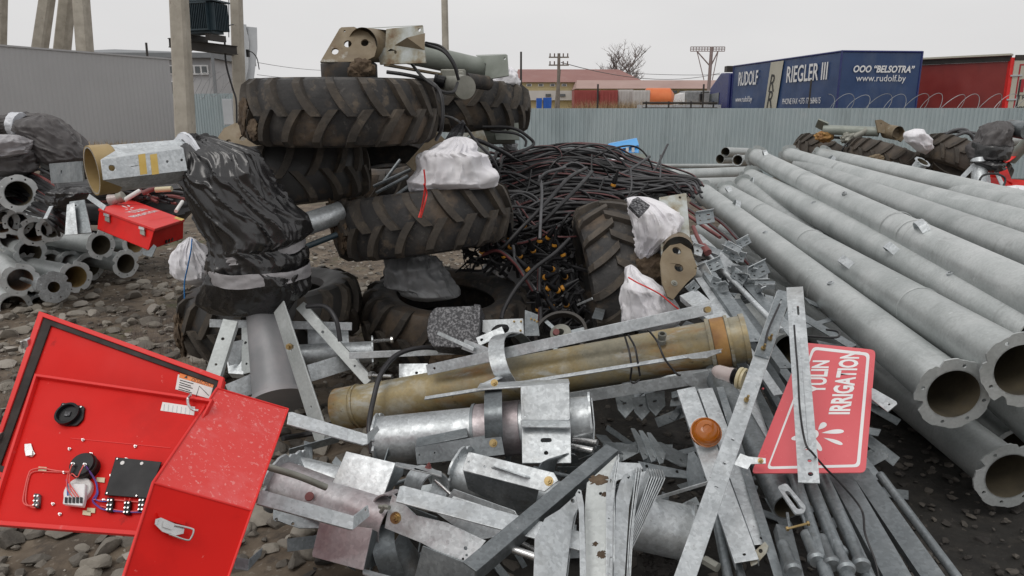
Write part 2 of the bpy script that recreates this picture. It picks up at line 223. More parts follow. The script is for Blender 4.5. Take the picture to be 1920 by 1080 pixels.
# ---------------------------------------------------------------- mesh building
class MB:
    def __init__(s): s.v = []; s.f = []; s.m = []
    def add(s, vs, fs, mi=0):
        b = len(s.v); s.v += [tuple(p) for p in vs]
        for k, f in enumerate(fs): s.f.append(tuple(b + i for i in f)); s.m.append(mi if isinstance(mi, int) else mi[k])
        return s
    def box(s, size, M4=None, mi=0, c=(0, 0, 0)):
        x, y, z = size[0] / 2, size[1] / 2, size[2] / 2; c = Vector(c)
        vs = [Vector((a * x, b_ * y, d * z)) + c for a in (-1, 1) for b_ in (-1, 1) for d in (-1, 1)]
        if M4 is not None: vs = [M4 @ p for p in vs]
        return s.add(vs, [(0, 1, 3, 2), (4, 6, 7, 5), (0, 4, 5, 1), (2, 3, 7, 6), (0, 2, 6, 4), (1, 5, 7, 3)], mi)
    def wbox(s, lo, hi, mi=0):
        lo = Vector(lo); hi = Vector(hi); return s.box(hi - lo, None, mi, (lo + hi) / 2)
    def beam(s, a, b, w_, h, n=Vector((0, 0, 1)), mi=0):
        fr = frame(a, b, n); L = (b - a).length
        return s.box((L, w_, h), fr, mi, (L / 2, 0, 0))
    def tube(s, path, r, seg=10, caps=True, mi=0, stripe=None, closed=False, twist=0):
        n = len(path); path = [Vector(p) for p in path]
        rs = r if isinstance(r, (list, tuple)) else [r] * n
        vs = []; nrm = None; prev = None
        for i, p in enumerate(path):
            d = (path[(i + 1) % n] - path[i - 1]) if (closed or 0 < i < n - 1) else (path[1] - path[0] if i == 0 else path[-1] - path[-2])
            if d.length < 1e-9: d = Vector((0, 0, 1))
            d.normalize()
            if nrm is None:
                nrm = d.orthogonal().normalized()
                if abs(d.z) < .9: nrm = (Vector((0, 0, 1)) - d * d.z).normalized()
            else:
                nrm = (nrm - d * nrm.dot(d))
                if nrm.length < 1e-6: nrm = d.orthogonal()
                nrm.normalize()
            bi = d.cross(nrm)
            for k in range(seg):
                a = 2 * PI * k / seg + twist * i; vs.append(p + (nrm * math.cos(a) + bi * math.sin(a)) * rs[i])
        fs = []; ms = []
        for i in range(n if closed else n - 1):
            j = (i + 1) % n
            for k in range(seg):
                k2 = (k + 1) % seg; fs.append((i * seg + k, i * seg + k2, j * seg + k2, j * seg + k))
                ms.append(1 if (stripe is not None and k in stripe) else mi)
        if caps and not closed:
            fs.append(tuple(reversed(range(seg)))); fs.append(tuple((n - 1) * seg + k for k in range(seg))); ms += [mi, mi]
        return s.add(vs, fs, ms)
    def loft(s, rings, mi=0, cap0=True, cap1=True):
        seg = len(rings[0]); vs = [p for r_ in rings for p in r_]; fs = []
        for i in range(len(rings) - 1):
            for k in range(seg):
                k2 = (k + 1) % seg; fs.append((i * seg + k, i * seg + k2, (i + 1) * seg + k2, (i + 1) * seg + k))
        if cap0: fs.append(tuple(reversed(range(seg))))
        if cap1: fs.append(tuple((len(rings) - 1) * seg + k for k in range(seg)))
        return s.add(vs, fs, mi)
    def lathe(s, prof, M4=None, seg=32, mi=0, closed=False):
        """prof: (r, z) list round local Z"""
        rings = []
        for r_, z in prof:
            ring = [Vector((r_ * math.cos(2 * PI * k / seg), r_ * math.sin(2 * PI * k / seg), z)) for k in range(seg)]
            rings.append([M4 @ p for p in ring] if M4 is not None else ring)
        if closed: rings.append(rings[0])
        return s.loft(rings, mi, False, False)
    def plate(s, M4, outer, holes=(), t=.006, mi=0):
        """outer / holes: 2-D loops in the local XY plane, thickness towards -Z"""
        loops = [[Vector((p[0], p[1], 0)) for p in outer]] + [[Vector((p[0], p[1], 0)) for p in h] for h in holes]
        tris = tessellate_polygon(loops); flat = [p for l in loops for p in l]; n = len(flat)
        vs = [M4 @ p for p in flat] + [M4 @ (p - Vector((0, 0, t))) for p in flat]; fs = []
        for a, b, c in tris:
            A, B, C_ = flat[a], flat[b], flat[c]
            if (B - A).cross(C_ - A).z < 0: b, c = c, b
            fs.append((a, b, c)); fs.append((n + a, n + c, n + b))
        base = 0
        for li, l in enumerate(loops):
            k = len(l); area = sum(l[i].x * l[(i + 1) % k].y - l[(i + 1) % k].x * l[i].y for i in range(k))
            flip = (area > 0) == (li == 0)
            for i in range(k):
                a, b = base + i, base + (i + 1) % k
                fs.append((a, n + a, n + b, b) if flip else (b, n + b, n + a, a))
            base += k
        return s.add(vs, fs, mi)
    def cyl(s, a, b, r0, r1=None, seg=16, caps=True, mi=0):
        return s.tube([a, b], [r0, r0 if r1 is None else r1], seg, caps, mi)
    def build(s, name, mats, parent=None, label=None, cat=None, group=None, kind=None, angle=32, origin=None, smooth=True, bevel=0):
        me = bpy.data.meshes.new(name)
        v = np.array(s.v, dtype=np.float64).reshape(-1, 3)
        if parent is not None:
            off = Vector(parent['wl']) if 'wl' in parent.keys() else Vector((0, 0, 0))
        elif origin is not None: off = Vector(origin)
        else:
            lo, hi = v.min(0), v.max(0); off = Vector(((lo[0] + hi[0]) / 2, (lo[1] + hi[1]) / 2, lo[2]))
        v = v - np.array(off)
        me.from_pydata(v.tolist(), [], s.f)
        if not isinstance(mats, (list, tuple)): mats = [mats]
        for m_ in mats: me.materials.append(M[m_] if isinstance(m_, str) else m_)
        if len(mats) > 1: me.polygons.foreach_set('material_index', s.m)
        me.update()
        if smooth:
            me.polygons.foreach_set('use_smooth', [True] * len(me.polygons)); me.set_sharp_from_angle(angle=R(angle))
        o = bpy.data.objects.new(name, me); COL.objects.link(o)
        if parent is not None:
            o.parent = parent; o['wl'] = tuple(off)
        else: o.location = off; o['wl'] = tuple(off)
        if bevel:
            b = o.modifiers.new('bevel', 'BEVEL'); b.width = bevel * 1.3; b.segments = 2 if bevel < .004 else 3; b.limit_method = 'ANGLE'; b.angle_limit = R(50)
        tagp(o, label, cat, group, kind); return o
def tagp(o, label=None, cat=None, group=None, kind=None):
    if label: o['label'] = label
    if cat: o['category'] = cat
    if group: o['group'] = group
    if kind: o['kind'] = kind
def thing(name, label, cat, loc=(0, 0, 0), group=None, rot=None):
    o = bpy.data.objects.new(name, None); COL.objects.link(o); o.empty_display_size = .1
    o.location = loc; o['wl'] = tuple(loc) if rot is None else (0., 0., 0.)
    if rot is not None: o.rotation_mode = 'QUATERNION'; o.rotation_quaternion = rot
    tagp(o, label, cat, group); return o
def dup(o, parent=None):
    c = o.copy(); COL.objects.link(c)
    if parent is not None: c.parent = parent
    for ch in list(o.children): dup(ch, c)
    return c
def frame(a, b, n=Vector((0, 0, 1))):
    x = (b - a).normalized(); z = n - x * n.dot(x)
    if z.length < 1e-5: z = x.orthogonal()
    z.normalize(); y = z.cross(x)
    return Matrix(((x.x, y.x, z.x, a.x), (x.y, y.y, z.y, a.y), (x.z, y.z, z.z, a.z), (0, 0, 0, 1)))
def axisframe(a, d):
    z = d.normalized(); u = Vector((0, 0, 1)) if abs(z.z) < .95 else Vector((0, 1, 0))
    x = u.cross(z).normalized(); y = z.cross(x)
    return Matrix(((x.x, y.x, z.x, a.x), (x.y, y.y, z.y, a.y), (x.z, y.z, z.z, a.z), (0, 0, 0, 1)))
def circ(cx, cy, r, n=14, sx=1): return [(cx + r * sx * math.cos(2 * PI * k / n), cy + r * math.sin(2 * PI * k / n)) for k in range(n)]
def slot(cx, cy, L, wd, ang=0, n=6):
    pts = []
    for s_ in (1, -1):
        for k in range(n + 1):
            a = -PI / 2 + PI * k / n; x, y = (L / 2 - wd / 2) + wd / 2 * math.cos(a), wd / 2 * math.sin(a)
            pts.append((s_ * x, s_ * y))
    ca, sa = math.cos(ang), math.sin(ang)
    return [(cx + x * ca - y * sa, cy + x * sa + y * ca) for x, y in pts]
class Plane:
    """a plane through three (px, py, depth) anchors; takes further pixels onto it"""
    def __init__(s, a, b, c):
        A, B, C_ = PP(a), PP(b), PP(c); n = (B - A).cross(C_ - A).normalized()
        if n.dot(CAM - A) < 0: n = -n
        s.n = n; s.fr = frame(A, B, n); s.inv = s.fr.inverted(); s.A = A
    def w(s, px, py, off=0):
        d = P(px, py, 1) - CAM; t = (s.A - CAM).dot(s.n) / d.dot(s.n); return CAM + d * t + s.n * off
    def l(s, px, py): q = s.inv @ s.w(px, py); return (q.x, q.y)
    def plate(s, mb, pts, holes=(), t=.005, mi=0, off=0):
        fr = s.fr.copy(); fr.translation = fr.translation + s.n * off
        hs = []
        for h in holes:
            x, y = s.l(h[0], h[1])
            hs.append(circ(x, y, h[2], 12) if len(h) == 3 else slot(x, y, h[2], h[3], h[4]))
        mb.plate(fr, [s.l(*p) for p in pts], hs, t, mi)
    def bolt(s, mb, px, py, r=.010, h=.012, mi=0, off=0):
        c = s.w(px, py, off); mb.cyl(c, c + s.n * .003, r * 1.5, seg=14, mi=mi); mb.cyl(c + s.n * .003, c + s.n * h, r, seg=6, mi=mi)
        mb.cyl(c + s.n * h, c + s.n * (h + .006), r * .5, seg=8, mi=mi)
def text(s, size, mat, parent, fr, sx=1.0, name='lettering', align='LEFT', bold=0, depth=.001, shear=0):
    cu = bpy.data.curves.new(name, 'FONT'); cu.body = s; cu.size = size; cu.align_x = align; cu.align_y = 'CENTER'
    cu.offset = bold; cu.extrude = depth; cu.resolution_u = 3; cu.shear = shear
    o = bpy.data.objects.new(name, cu); COL.objects.link(o)
    bpy.context.view_layer.update()
    me = bpy.data.meshes.new_from_object(o.evaluated_get(bpy.context.evaluated_depsgraph_get()))
    bpy.data.objects.remove(o); me.name = name
    off = Vector(parent['wl']); mt = Matrix.Translation(-off) @ fr @ Matrix.Diagonal((sx, 1, 1, 1)); me.transform(mt)
    me.materials.clear(); me.materials.append(M[mat]); o = bpy.data.objects.new(name, me); COL.objects.link(o); o.parent = parent
    o['wl'] = tuple(off); return o
def spline(pts, n=8):
    """Catmull-Rom through points"""
    P_ = [Vector(p) for p in pts]; P_ = [P_[0] * 2 - P_[1]] + P_ + [P_[-1] * 2 - P_[-2]]; out_ = []
    for i in range(1, len(P_) - 2):
        a, b, c, d = P_[i - 1:i + 3]
        for k in range(n):
            t = k / n; out_.append(.5 * ((2 * b) + (c - a) * t + (2 * a - 5 * b + 4 * c - d) * t * t + (3 * b - a - 3 * c + d) * t ** 3))
    out_.append(P_[-2]); return out_
def cable(pts, r, mats, name='cable', label='', cat='cable', group=None, n=8, seg=8, parent=None, stripe=(1, 2)):
    mb = MB(); mb.tube(spline(pts, n), r, seg, True, 0, stripe if isinstance(mats, (list, tuple)) else None)
    return mb.build(name, mats, parent, label if parent is None else None, cat if parent is None else None, group, angle=60)
# ================================================================ SETTING: ground
def sstep(a, b, x):
    t = min(1, max(0, (x - a) / (b - a))); return t * t * (3 - 2 * t)
def gz(x, y):
    z = .05 * nz(x * .6, y * .6) + .03 * nz(x * 2.1, y * 2.1, 3)
    z += .80 * sstep(13, 21, y) * sstep(-4, -8, x) * (1 - sstep(45, 60, y))
    return z
def ground():
    xs = np.unique(np.concatenate([np.linspace(-700, -40, 10), np.linspace(-40, -6, 60), np.linspace(-6, 5, 220), np.linspace(5, 40, 60), np.linspace(40, 700, 10)]))
    ys = np.unique(np.concatenate([np.linspace(-30, 1, 12), np.linspace(1, 9, 170), np.linspace(9, 30, 70), np.linspace(30, 1500, 22)]))
    vs = []
    for y in ys:
        for x in xs:
            near = 1 if (-7 < x < 6 and y < 10) else 0
            vs.append((x, y, gz(x, y) + (.018 * nz(x * 9, y * 9) + .012 * nz(x * 23, y * 23) if near else 0)))
    nx = len(xs); fs = [(j * nx + i, j * nx + i + 1, (j + 1) * nx + i + 1, (j + 1) * nx + i) for j in range(len(ys) - 1) for i in range(nx - 1)]
    mb = MB(); mb.add(vs, fs); mb.build('ground', 'ground', kind='structure', origin=(0, 0, 0), angle=60)
ground()
# ---------------- loose stones (nobody could count them)
def stone_templates(n, sub):
    T = []
    for i in range(n):
        bm = bmesh.new(); bmesh.ops.create_icosphere(bm, subdivisions=sub, radius=1)
        co = np.array([v.co[:] for v in bm.verts]); fc = np.array([[v.index for v in f.verts] for f in bm.faces]); bm.free()
        rng = np.random.RandomState(100 + i)
        for k in range(11):
            d = rng.normal(size=3); d /= np.linalg.norm(d); lim = rng.uniform(.45, .85)
            e = co @ d; over = e > lim; co[over] -= np.outer(e[over] - lim, d)
        co *= np.array([rng.uniform(.85, 1.35), rng.uniform(.7, 1.0), rng.uniform(.42, .72)])
        T.append((co, fc))
    return T
def stones(name, label, spots, templates, seed, mat='stone'):
    rng = np.random.RandomState(seed); V = []; Fc = []; A = []; b = 0
    for (x, y, z, s, val) in spots:
        co, fc = templates[rng.randint(len(templates))]
        ax = rng.normal(size=3) * .35; a = rng.uniform(0, 2 * PI)
        Rz = np.array([[math.cos(a), -math.sin(a), 0], [math.sin(a), math.cos(a), 0], [0, 0, 1]])
        ca, sa = math.cos(ax[0]), math.sin(ax[0]); Rx = np.array([[1, 0, 0], [0, ca, -sa], [0, sa, ca]])
        V.append((co * s) @ Rx.T @ Rz.T + np.array([x, y, z])); Fc.append(fc + b); A.append(np.full(len(co), val)); b += len(co)
    V = np.concatenate(V); Fc = np.concatenate(Fc); A = np.concatenate(A)
    me = bpy.data.meshes.new(name); me.vertices.add(len(V)); me.vertices.foreach_set('co', V.ravel())
    me.loops.add(Fc.size); me.loops.foreach_set('vertex_index', Fc.ravel().astype(np.int32))
    me.polygons.add(len(Fc)); me.polygons.foreach_set('loop_start', np.arange(0, Fc.size, 3, dtype=np.int32))
    me.update(calc_edges=True); at = me.attributes.new('rnd', 'FLOAT', 'POINT'); at.data.foreach_set('value', A.astype(np.float32))
    me.polygons.foreach_set('use_smooth', [True] * len(me.polygons)); me.set_sharp_from_angle(angle=R(22))
    me.materials.append(M[mat]); o = bpy.data.objects.new(name, me); COL.objects.link(o)
    o['kind'] = 'stuff'; o['label'] = label; o['category'] = 'rubble'; return o
Tb = stone_templates(14, 3); Tm = stone_templates(14, 2); Ts = stone_templates(10, 1)
rg = np.random.RandomState(5)
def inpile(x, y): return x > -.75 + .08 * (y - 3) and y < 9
sp = []
for i in range(1500):          # big rubble, foreground left
    x, y = rg.uniform(-3.4, .2), rg.uniform(1.9, 5.4)
    s = rg.choice([.03, .042, .055, .07], p=[.3, .35, .25, .1]) * rg.uniform(.85, 1.2)
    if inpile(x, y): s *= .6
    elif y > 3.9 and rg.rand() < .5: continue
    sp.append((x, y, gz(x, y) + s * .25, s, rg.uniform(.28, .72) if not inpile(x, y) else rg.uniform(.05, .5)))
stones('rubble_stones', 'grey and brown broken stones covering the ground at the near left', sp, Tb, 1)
sp = []
for i in range(9000):
    x, y = rg.uniform(-7, 3.8), rg.uniform(2.0, 11)
    s = rg.choice([.012, .02, .03, .045], p=[.35, .35, .2, .1]) * rg.uniform(.8, 1.3) * (1 if y > 5 else .8)
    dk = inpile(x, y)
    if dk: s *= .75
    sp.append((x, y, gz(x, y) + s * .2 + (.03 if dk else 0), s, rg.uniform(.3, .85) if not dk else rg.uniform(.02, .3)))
for i in range(1500):
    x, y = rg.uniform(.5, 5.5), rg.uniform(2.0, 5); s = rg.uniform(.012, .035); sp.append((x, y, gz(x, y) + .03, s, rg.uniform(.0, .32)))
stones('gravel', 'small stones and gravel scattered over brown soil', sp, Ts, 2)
sp = []
for i in range(300):
    x, y = rg.uniform(-5.0, -.6), rg.uniform(4.6, 7.6); s = rg.uniform(.045, .10)
    sp.append((x, y, gz(x, y) + s * .2, s, rg.uniform(.4, .85)))
stones('rubble_slabs', 'flat brown slabs of broken stone lying between the pipes and the tyres', sp, Tm, 3)
# ---------------- dry stalks and weeds
def blades(name, label, pts, mat, hr, wr, cat='grass'):
    mb = MB()
    for (x, y, z) in pts:
        h = random.uniform(*hr); a = random.uniform(0, 2 * PI); l = random.uniform(.1, .8) * h; wd = wr
        p0 = Vector((x, y, z)); p1 = p0 + Vector((math.cos(a) * l * .4, math.sin(a) * l * .4, h * .6)); p2 = p0 + Vector((math.cos(a) * l, math.sin(a) * l, h))
        s_ = Vector((-math.sin(a), math.cos(a), 0)) * wd; mb.add([p0 - s_, p0 + s_, p1 + s_ * .7, p1 - s_ * .7, p2], [(0, 1, 2, 3), (3, 2, 4)])
    return mb.build(name, mat, None, label, cat, kind='stuff', origin=(0, 0, 0), smooth=False)
pts = []
for i in range(2600):
    x = random.gauss(-2.55, .6); y = random.gauss(5.0, .65)
    if y > 3.6: pts.append((x, y, gz(x, y)))
blades('dry_stalks', 'thin brown dead weed stalks among the stones', pts, 'bark', (.03, .13), .0012)
pts = [(random.gauss(-2.75, .14), random.gauss(4.15, .2), 0) for i in range(1500)]
blades('green_weeds', 'patch of low green weeds at the left edge of the rubble', [(x, y, gz(x, y)) for x, y, z in pts], 'green', (.01, .045), .004)
pts = []
for i in range(5200):
    x = random.uniform(-15, -7); y = random.gauss(19.4, .8); pts.append((x, y, gz(x, y)))
blades('dry_grass_bank', 'dry straw grass along the foot of the grey sheet wall', pts, 'dry', (.08, .35), .008)
pts = []
for i in range(6000):
    x = random.uniform(3.2, 9); y = random.uniform(33, 38); pts.append((x, y, 0))
blades('dry_grass_strip', 'tall straw coloured grass beyond the blue-grey fence', pts, 'dry', (1.6, 2.55), .02)

# ================================================================ BACKGROUND
def corrugated(mb, A, B, z0, z1, pitch=.2, dep=.03, mi=0):
    A = Vector((A[0], A[1], 0)); B = Vector((B[0], B[1], 0)); d = (B - A); L = d.length; d.normalize(); n = Vector((d.y, -d.x, 0))
    if n.dot(CAM - A) < 0: n = -n
    k = int(L / pitch); vs = []
    for i in range(k):
        u = i * pitch
        for du, o_ in ((0, 0), (.32, 0), (.42, 1), (.9, 1)):
            p = A + d * (u + du * pitch) + n * (dep * o_); vs += [(p.x, p.y, z0), (p.x, p.y, z1)]
    m_ = len(vs) // 2
    mb.add(vs, [(2 * i, 2 * i + 2, 2 * i + 3, 2 * i + 1) for i in range(m_ - 1)], mi); return d, n
# tall grey wall at left
A = PY(-330, 85, 18.5); B = PY(322, 119, 27.5); zt = 3.72
t = thing('metal_fence', 'tall plain grey sheet metal fence along the left side of the yard', 'fence', (A.x, A.y, .8))
mb = MB(); corrugated(mb, A, B, .72, zt, .16, .008); mb.build('sheet_panels', 'wall', t, angle=10)
mb = MB(); d = (B - A); d.z = 0; dn = d.normalized(); a_ = Vector((A.x, A.y, zt + .02)); b_ = Vector((B.x, B.y, zt + .02)); mb.beam(a_, b_, .09, .05); mb.build('top_rail', 'wall', t)
for k in range(8):
    q = A.lerp(B, k / 7); mb = MB(); mb.wbox((q.x - .05, q.y + .16, .3), (q.x + .05, q.y + .24, zt)); mb.build('post', 'darksteel', t)
# blue-grey fence at right and behind the poles
def bfence(px0, Y0, px1, Y1, zt, label, z0=0):
    A = PY(px0, 205, Y0); B = PY(px1, 205, Y1)
    t = thing('sheet_fence', label, 'fence', (A.x, A.y, 0)); mb = MB(); dd, n = corrugated(mb, A, B, z0 + .02, zt, .115, .02); mb.build('sheet_panels', 'fence', t, angle=10)
    L = (B - A).length
    for k in range(int(L / 2.5) + 1):
        q = Vector((A.x, A.y, 0)) + dd * min(L, k * 2.5) - n * .07; mb = MB(); mb.wbox((q.x - .03, q.y - .03, 0), (q.x + .03, q.y + .03, zt - .05)); mb.build('post', 'darksteel', t)
    return A, B, dd, n
fA, fB, fd, fn = bfence(560, 21.6, 2150, 20.2, 1.94, 'long blue-grey corrugated sheet fence across the back of the yard')
bfence(300, 29, 470, 28, 2.55, 'short blue-grey corrugated fence behind the transformer pole', .5)
# sheet fence dents: a few repair sheets
# razor wire on top of the fence
def razor(px0, px1, n, r, zc, label, Y, z0):
    A = PY(px0, 205, Y); B = PY(px1, 205, Y - .3); path = []
    N = n * 22
    for i in range(N + 1):
        u = i / N; a = 2 * PI * n * u; rr = r * (1 + .25 * nz(u * 9, 3))
        c = A.lerp(B, u); path.append((c.x + rr * .75 * math.sin(a * 1.0 + .8) + .1 * nz(u * 20), c.y + .12 * math.cos(a * .5), z0 + r * .8 + rr * math.cos(a)))
    mb = MB(); mb.tube(path, .0085, 4, False); return mb.build('razor_wire', 'wire', None, label, 'razor wire', angle=80)
razor(1545, 1960, 12, .25, 0, 'coiled razor wire along the fence top in front of the lorry trailers', 21.05, 1.88)
razor(360, 445, 4, .45, 0, 'coiled razor wire above the short fence behind the pole', 27.8, 2.45)
# thin posts and rails of a wire fence behind
for i, px in enumerate((1120, 1317, 1516, 1905)):
    q = PY(px, 205, 24.5); zt_ = 1.75 + (217 - (168 if i < 2 else 160)) / F * 24.5
    mb = MB(); mb.cyl(Vector((q.x, q.y, 0)), Vector((q.x, q.y, zt_ + .1)), .03, seg=6)
    mb.build('fence_post', 'darksteel', None, ('dark thin post above the fence by the red container', 'dark thin post above the fence beside the blue lorry cab', 'dark thin post in front of the blue tarpaulin side', 'dark thin post in front of the cream tarpaulin door')[i], 'post')
mb = MB()
for py in (193, 203):
    mb.cyl(PY(1205, py, 30), PY(1345, py, 30), .04, seg=6)
for px in (1212, 1254, 1296, 1338):
    q = PY(px, 190, 30); mb.cyl(Vector((q.x, q.y, 0)), q, .035, seg=6)
mb.build('pipe_railing', 'darksteel', None, 'thin dark pipe railing beyond the fence left of the blue lorry', 'railing')
mb = MB(); mb.wbox((PY(1195, 200, 33).x, 33, 0), (PY(1352, 200, 33).x, 33.1, 2.2)); mb.build('low_wall', 'palegrey', None, 'low pale wall behind the pipe railing', 'wall')

# ---------------- concrete poles of the transformer station
def pole(a, b, w0, w1, label, name='concrete_pole', grp=None, Y=16.):
    A = PY(*a, Y); B = PY(*b, Y); mb = MB(); fr = axisframe(A, B - A); L = (B - A).length
    rings = []
    for z, w_ in ((0, w0), (L, w1)):
        rings.append([fr @ Vector((x * w_ / 2, y * w_ / 2, z)) for x, y in ((-1, -.7), (-.7, -1), (.7, -1), (1, -.7), (1, .7), (.7, 1), (-.7, 1), (-1, .7))])
    mb.loft(rings); return mb.build(name, 'concrete', None, label, 'pole', grp)
pole((352, 330), (326, -190), .36, .28, 'square concrete pole carrying the left end of the transformer platform', Y=15.5)
pole((454, 330), (437, -190), .26, .22, 'narrow concrete pole at the right end of the transformer platform', Y=17.5)
G3 = 'concrete legs of the power line tower'
pole((50, 260), (100, -80), .52, .44, 'leftmost of the three leaning concrete legs above the grey wall', grp=G3, Y=30)
pole((100, 260), (134, -80), .60, .46, 'middle of the three leaning concrete legs above the grey wall', grp=G3, Y=31)
pole((172, 260), (146, -80), .54, .50, 'rightmost concrete leg, leaning to the left above the grey wall', grp=G3, Y=30)
pole((-8, 260), (-2, -80), .5, .5, 'concrete pole cut by the left edge above the grey wall', grp=G3, Y=29)
t = thing('transformer_platform', 'dark steel beam platform bolted between two concrete poles', 'platform', PY(380, 92, 16))
for dy in (-.25, .28):
    mb = MB(); a = PY(317, 80, 16 + dy); b = PY(444, 96 + dy * 6, 17.2 + dy)
    for oz in (-.085, .085): mb.beam(a + Vector((0, 0, oz)), b + Vector((0, 0, oz)), .09, .015)
    mb.beam(a, b, .015, .16); mb.build('beam', 'darksteel', t)
mb = MB(); mb.box((.12, .8, .06), Matrix.Translation(PY(340, 90, 16.1))); mb.build('clamp', 'darksteel', t)
# transformer
T0 = PY(386, 76, 16.4)
t = thing('transformer', 'dark blue-grey oil transformer with cooling fins on the pole platform', 'transformer', T0)
rz = Matrix.Translation(T0) @ Matrix.Rotation(R(-17), 4, 'Z') @ Matrix.Scale(1.06, 4)
mb = MB(); mb.box((.62, .36, .60), rz, c=(0, 0, .42)); mb.box((.90, .56, .03), rz, c=(0, 0, .73)); mb.build('tank', 'trafo', t)
for sx in (-.2, .25):
    mb = MB(); mb.box((.10, .5, .12), rz, c=(sx, 0, .04)); mb.build('foot', 'darksteel', t)
mb = MB()
for k in range(17): mb.box((.012, .11, .52), rz, c=(-.38 + k * .042, -.235, .43))
mb.box((.72, .02, .03), rz, c=(-.04, -.29, .69)); mb.box((.72, .02, .03), rz, c=(-.04, -.29, .18)); mb.build('cooling_fins', 'trafo', t)
mb = MB()
for k in range(9): mb.box((.13, .012, .52), rz, c=(.37, -.2 + k * .05, .43))
mb.build('side_fins', 'trafo', t)
for k, sx in enumerate((-.32, -.05, .2)):
    mb = MB(); fr = rz @ Matrix.Translation((sx, 0, .745))
    mb.lathe([(.055, 0), (.06, .03), (.035, .035), (.055, .06), (.03, .065), (.05, .09), (.028, .095), (.045, .12), (.02, .13), (.02, .2), (.0, .2)], fr, 14); mb.build('bushing', 'ceramic', t)
mb = MB(); mb.tube(spline([rz @ Vector((.35, 0, .75)), rz @ Vector((.38, 0, .95)), rz @ Vector((.43, 0, .95)), rz @ Vector((.44, 0, .75))]), .012, 6); mb.build('lifting_eye', 'steel', t)
# low-voltage duct (white) beside the right pole
mb = MB(); D0 = PY(462, 150, 17.2)
t = thing('cable_duct', 'white sheet metal cable duct fixed to the right transformer pole', 'duct', D0)
pl = Plane((440, 40, 17.2), (485, 40, 17.4), (445, 150, 17.2))
mb = MB(); pl.plate(mb, [(437, 44), (462, 46), (462, 62), (466, 68), (466, 126), (461, 150), (447, 150), (447, 70), (437, 62)], t=.18); mb.build('duct_body', 'palegrey', t)
mb = MB(); pl.plate(mb, [(462, 48), (482, 50), (483, 90), (476, 150), (462, 150), (467, 126), (467, 68)], t=.3, off=-.06); mb.build('duct_wing', 'palegrey', t)
mb = MB(); q = PY(465, 100, 17.0); mb.box((.06, .08, .16), Matrix.Translation(q)); mb.build('cable_entry', 'black', t)
mb = MB(); a = PY(442, 225, 17.4); pl = Plane((440, 150, 17.6), (485, 150, 17.8), (440, 260, 17.6))
pl.plate(mb, [(446, 152), (500, 152), (500, 262), (446, 262)], t=.3); mb.build('switch_cabinet', 'palegrey', None, 'large pale grey switch cabinet standing behind the top tyre', 'cabinet')
mb = MB(); q = PY(431, 210, 24); mb.box((.33, .3, .82), Matrix.Translation(q)); mb.box((.30, .02, .78), Matrix.Translation(q + Vector((0, -.16, 0)))); mb.build('meter_cabinet', 'palegrey', None, 'narrow pale meter cabinet on the short fence beside the pole', 'cabinet')
cable([PY(426, 55, 16.6), PY(430, 48, 16.7), PY(438, 46, 17)], .012, 'cable', label='short black cable looping from the transformer to its duct', n=6)
cable([PY(421, 70, 16.8), PY(424, 120, 16.9), PY(436, 165, 17.), PY(443, 190, 17.), PY(444, 240, 17.)], .022, 'cable', label='thick black cable hanging from the transformer down the right pole', n=8)
cable([PY(466, 96, 17), PY(474, 99, 17), PY(482, 110, 17), PY(486, 130, 16.9)], .012, 'cable', label='thin black cable leaving the white duct', n=6)
mb = MB(); mb.cyl(PY(429, -60, 17), PY(429, 70, 17), .01, seg=6); mb.build('ground_wire', 'cable', None, 'thin wire hanging beside the transformer', 'wire')

# ---------------- hall on the left
H0 = PY(430, 200, 44); t = thing('industrial_hall', 'pale industrial hall with a grey flat roof and a band of windows', 'building', (H0.x - 12, 48, 0))
pa = Plane((180, 100, 52), (400, 125, 44), (400, 210, 44))
X0, X1 = PY(120, 200, 44).x, PY(402, 200, 44).x; zr = 1.75 + (217 - 118) / F * 44
mb = MB(); mb.wbox((X0, 44, 0), (X1, 50.5, zr)); mb.build('wall', 'hall', t)
mb = MB(); mb.add([(X0 - .3, 43.5, zr), (X1 + .3, 43.5, zr), (X1 + .3, 51, zr), (X0 - .3, 51, zr), (X0 - .3, 43.5, zr + .28), (X1 + .3, 43.5, zr + .28), (X1 + .3, 51, zr + .75), (X0 - .3, 51, zr + 1.1)], [(0, 1, 5, 4), (4, 5, 6, 7), (1, 2, 6, 5), (2, 3, 7, 6), (3, 0, 4, 7), (0, 3, 2, 1)]); mb.build('roof', 'hallroof', t, smooth=False)
for (x0, x1) in ((317, 330), (352, 392)):
    y0, y1 = 122, 140; a, b = PY(x0, y0, 43.95), PY(x1, y1, 43.95)
    mb = MB(); mb.wbox((a.x, 43.84, b.z), (b.x, 43.97, a.z)); wn = mb.build('window', 'white', t)
    k = max(1, round((x1 - x0) / 13)); wd = (b.x - a.x) / k
    for j in range(k):
        mb = MB(); mb.wbox((a.x + j * wd + .06, 43.80, b.z + .08), (a.x + (j + 1) * wd - .06, 43.838, a.z - .08)); mb.build('pane', 'glass', wn)
a, b = PY(320, 152, 43.95), PY(331, 180, 43.95); mb = MB(); mb.wbox((a.x, 43.84, b.z), (b.x, 43.97, a.z)); wn = mb.build('window', 'white', t)
mb = MB(); mb.wbox((a.x + .06, 43.80, b.z + .06), (b.x - .06, 43.838, a.z - .06)); mb.build('pane', 'glass', wn)
a = PY(399, 120, 43.7); mb = MB(); mb.wbox((a.x, 43.5, 0), (a.x + .14, 43.64, zr)); mb.build('downpipe', 'hallroof', t)
mb = MB(); q = PY(275, 125, 40); mb.cyl(Vector((q.x, q.y, 0)), PY(274, 80, 40), .06, seg=8); mb.build('flue_pipe', 'darksteel', None, 'thin dark mast rising above the grey sheet wall', 'mast')

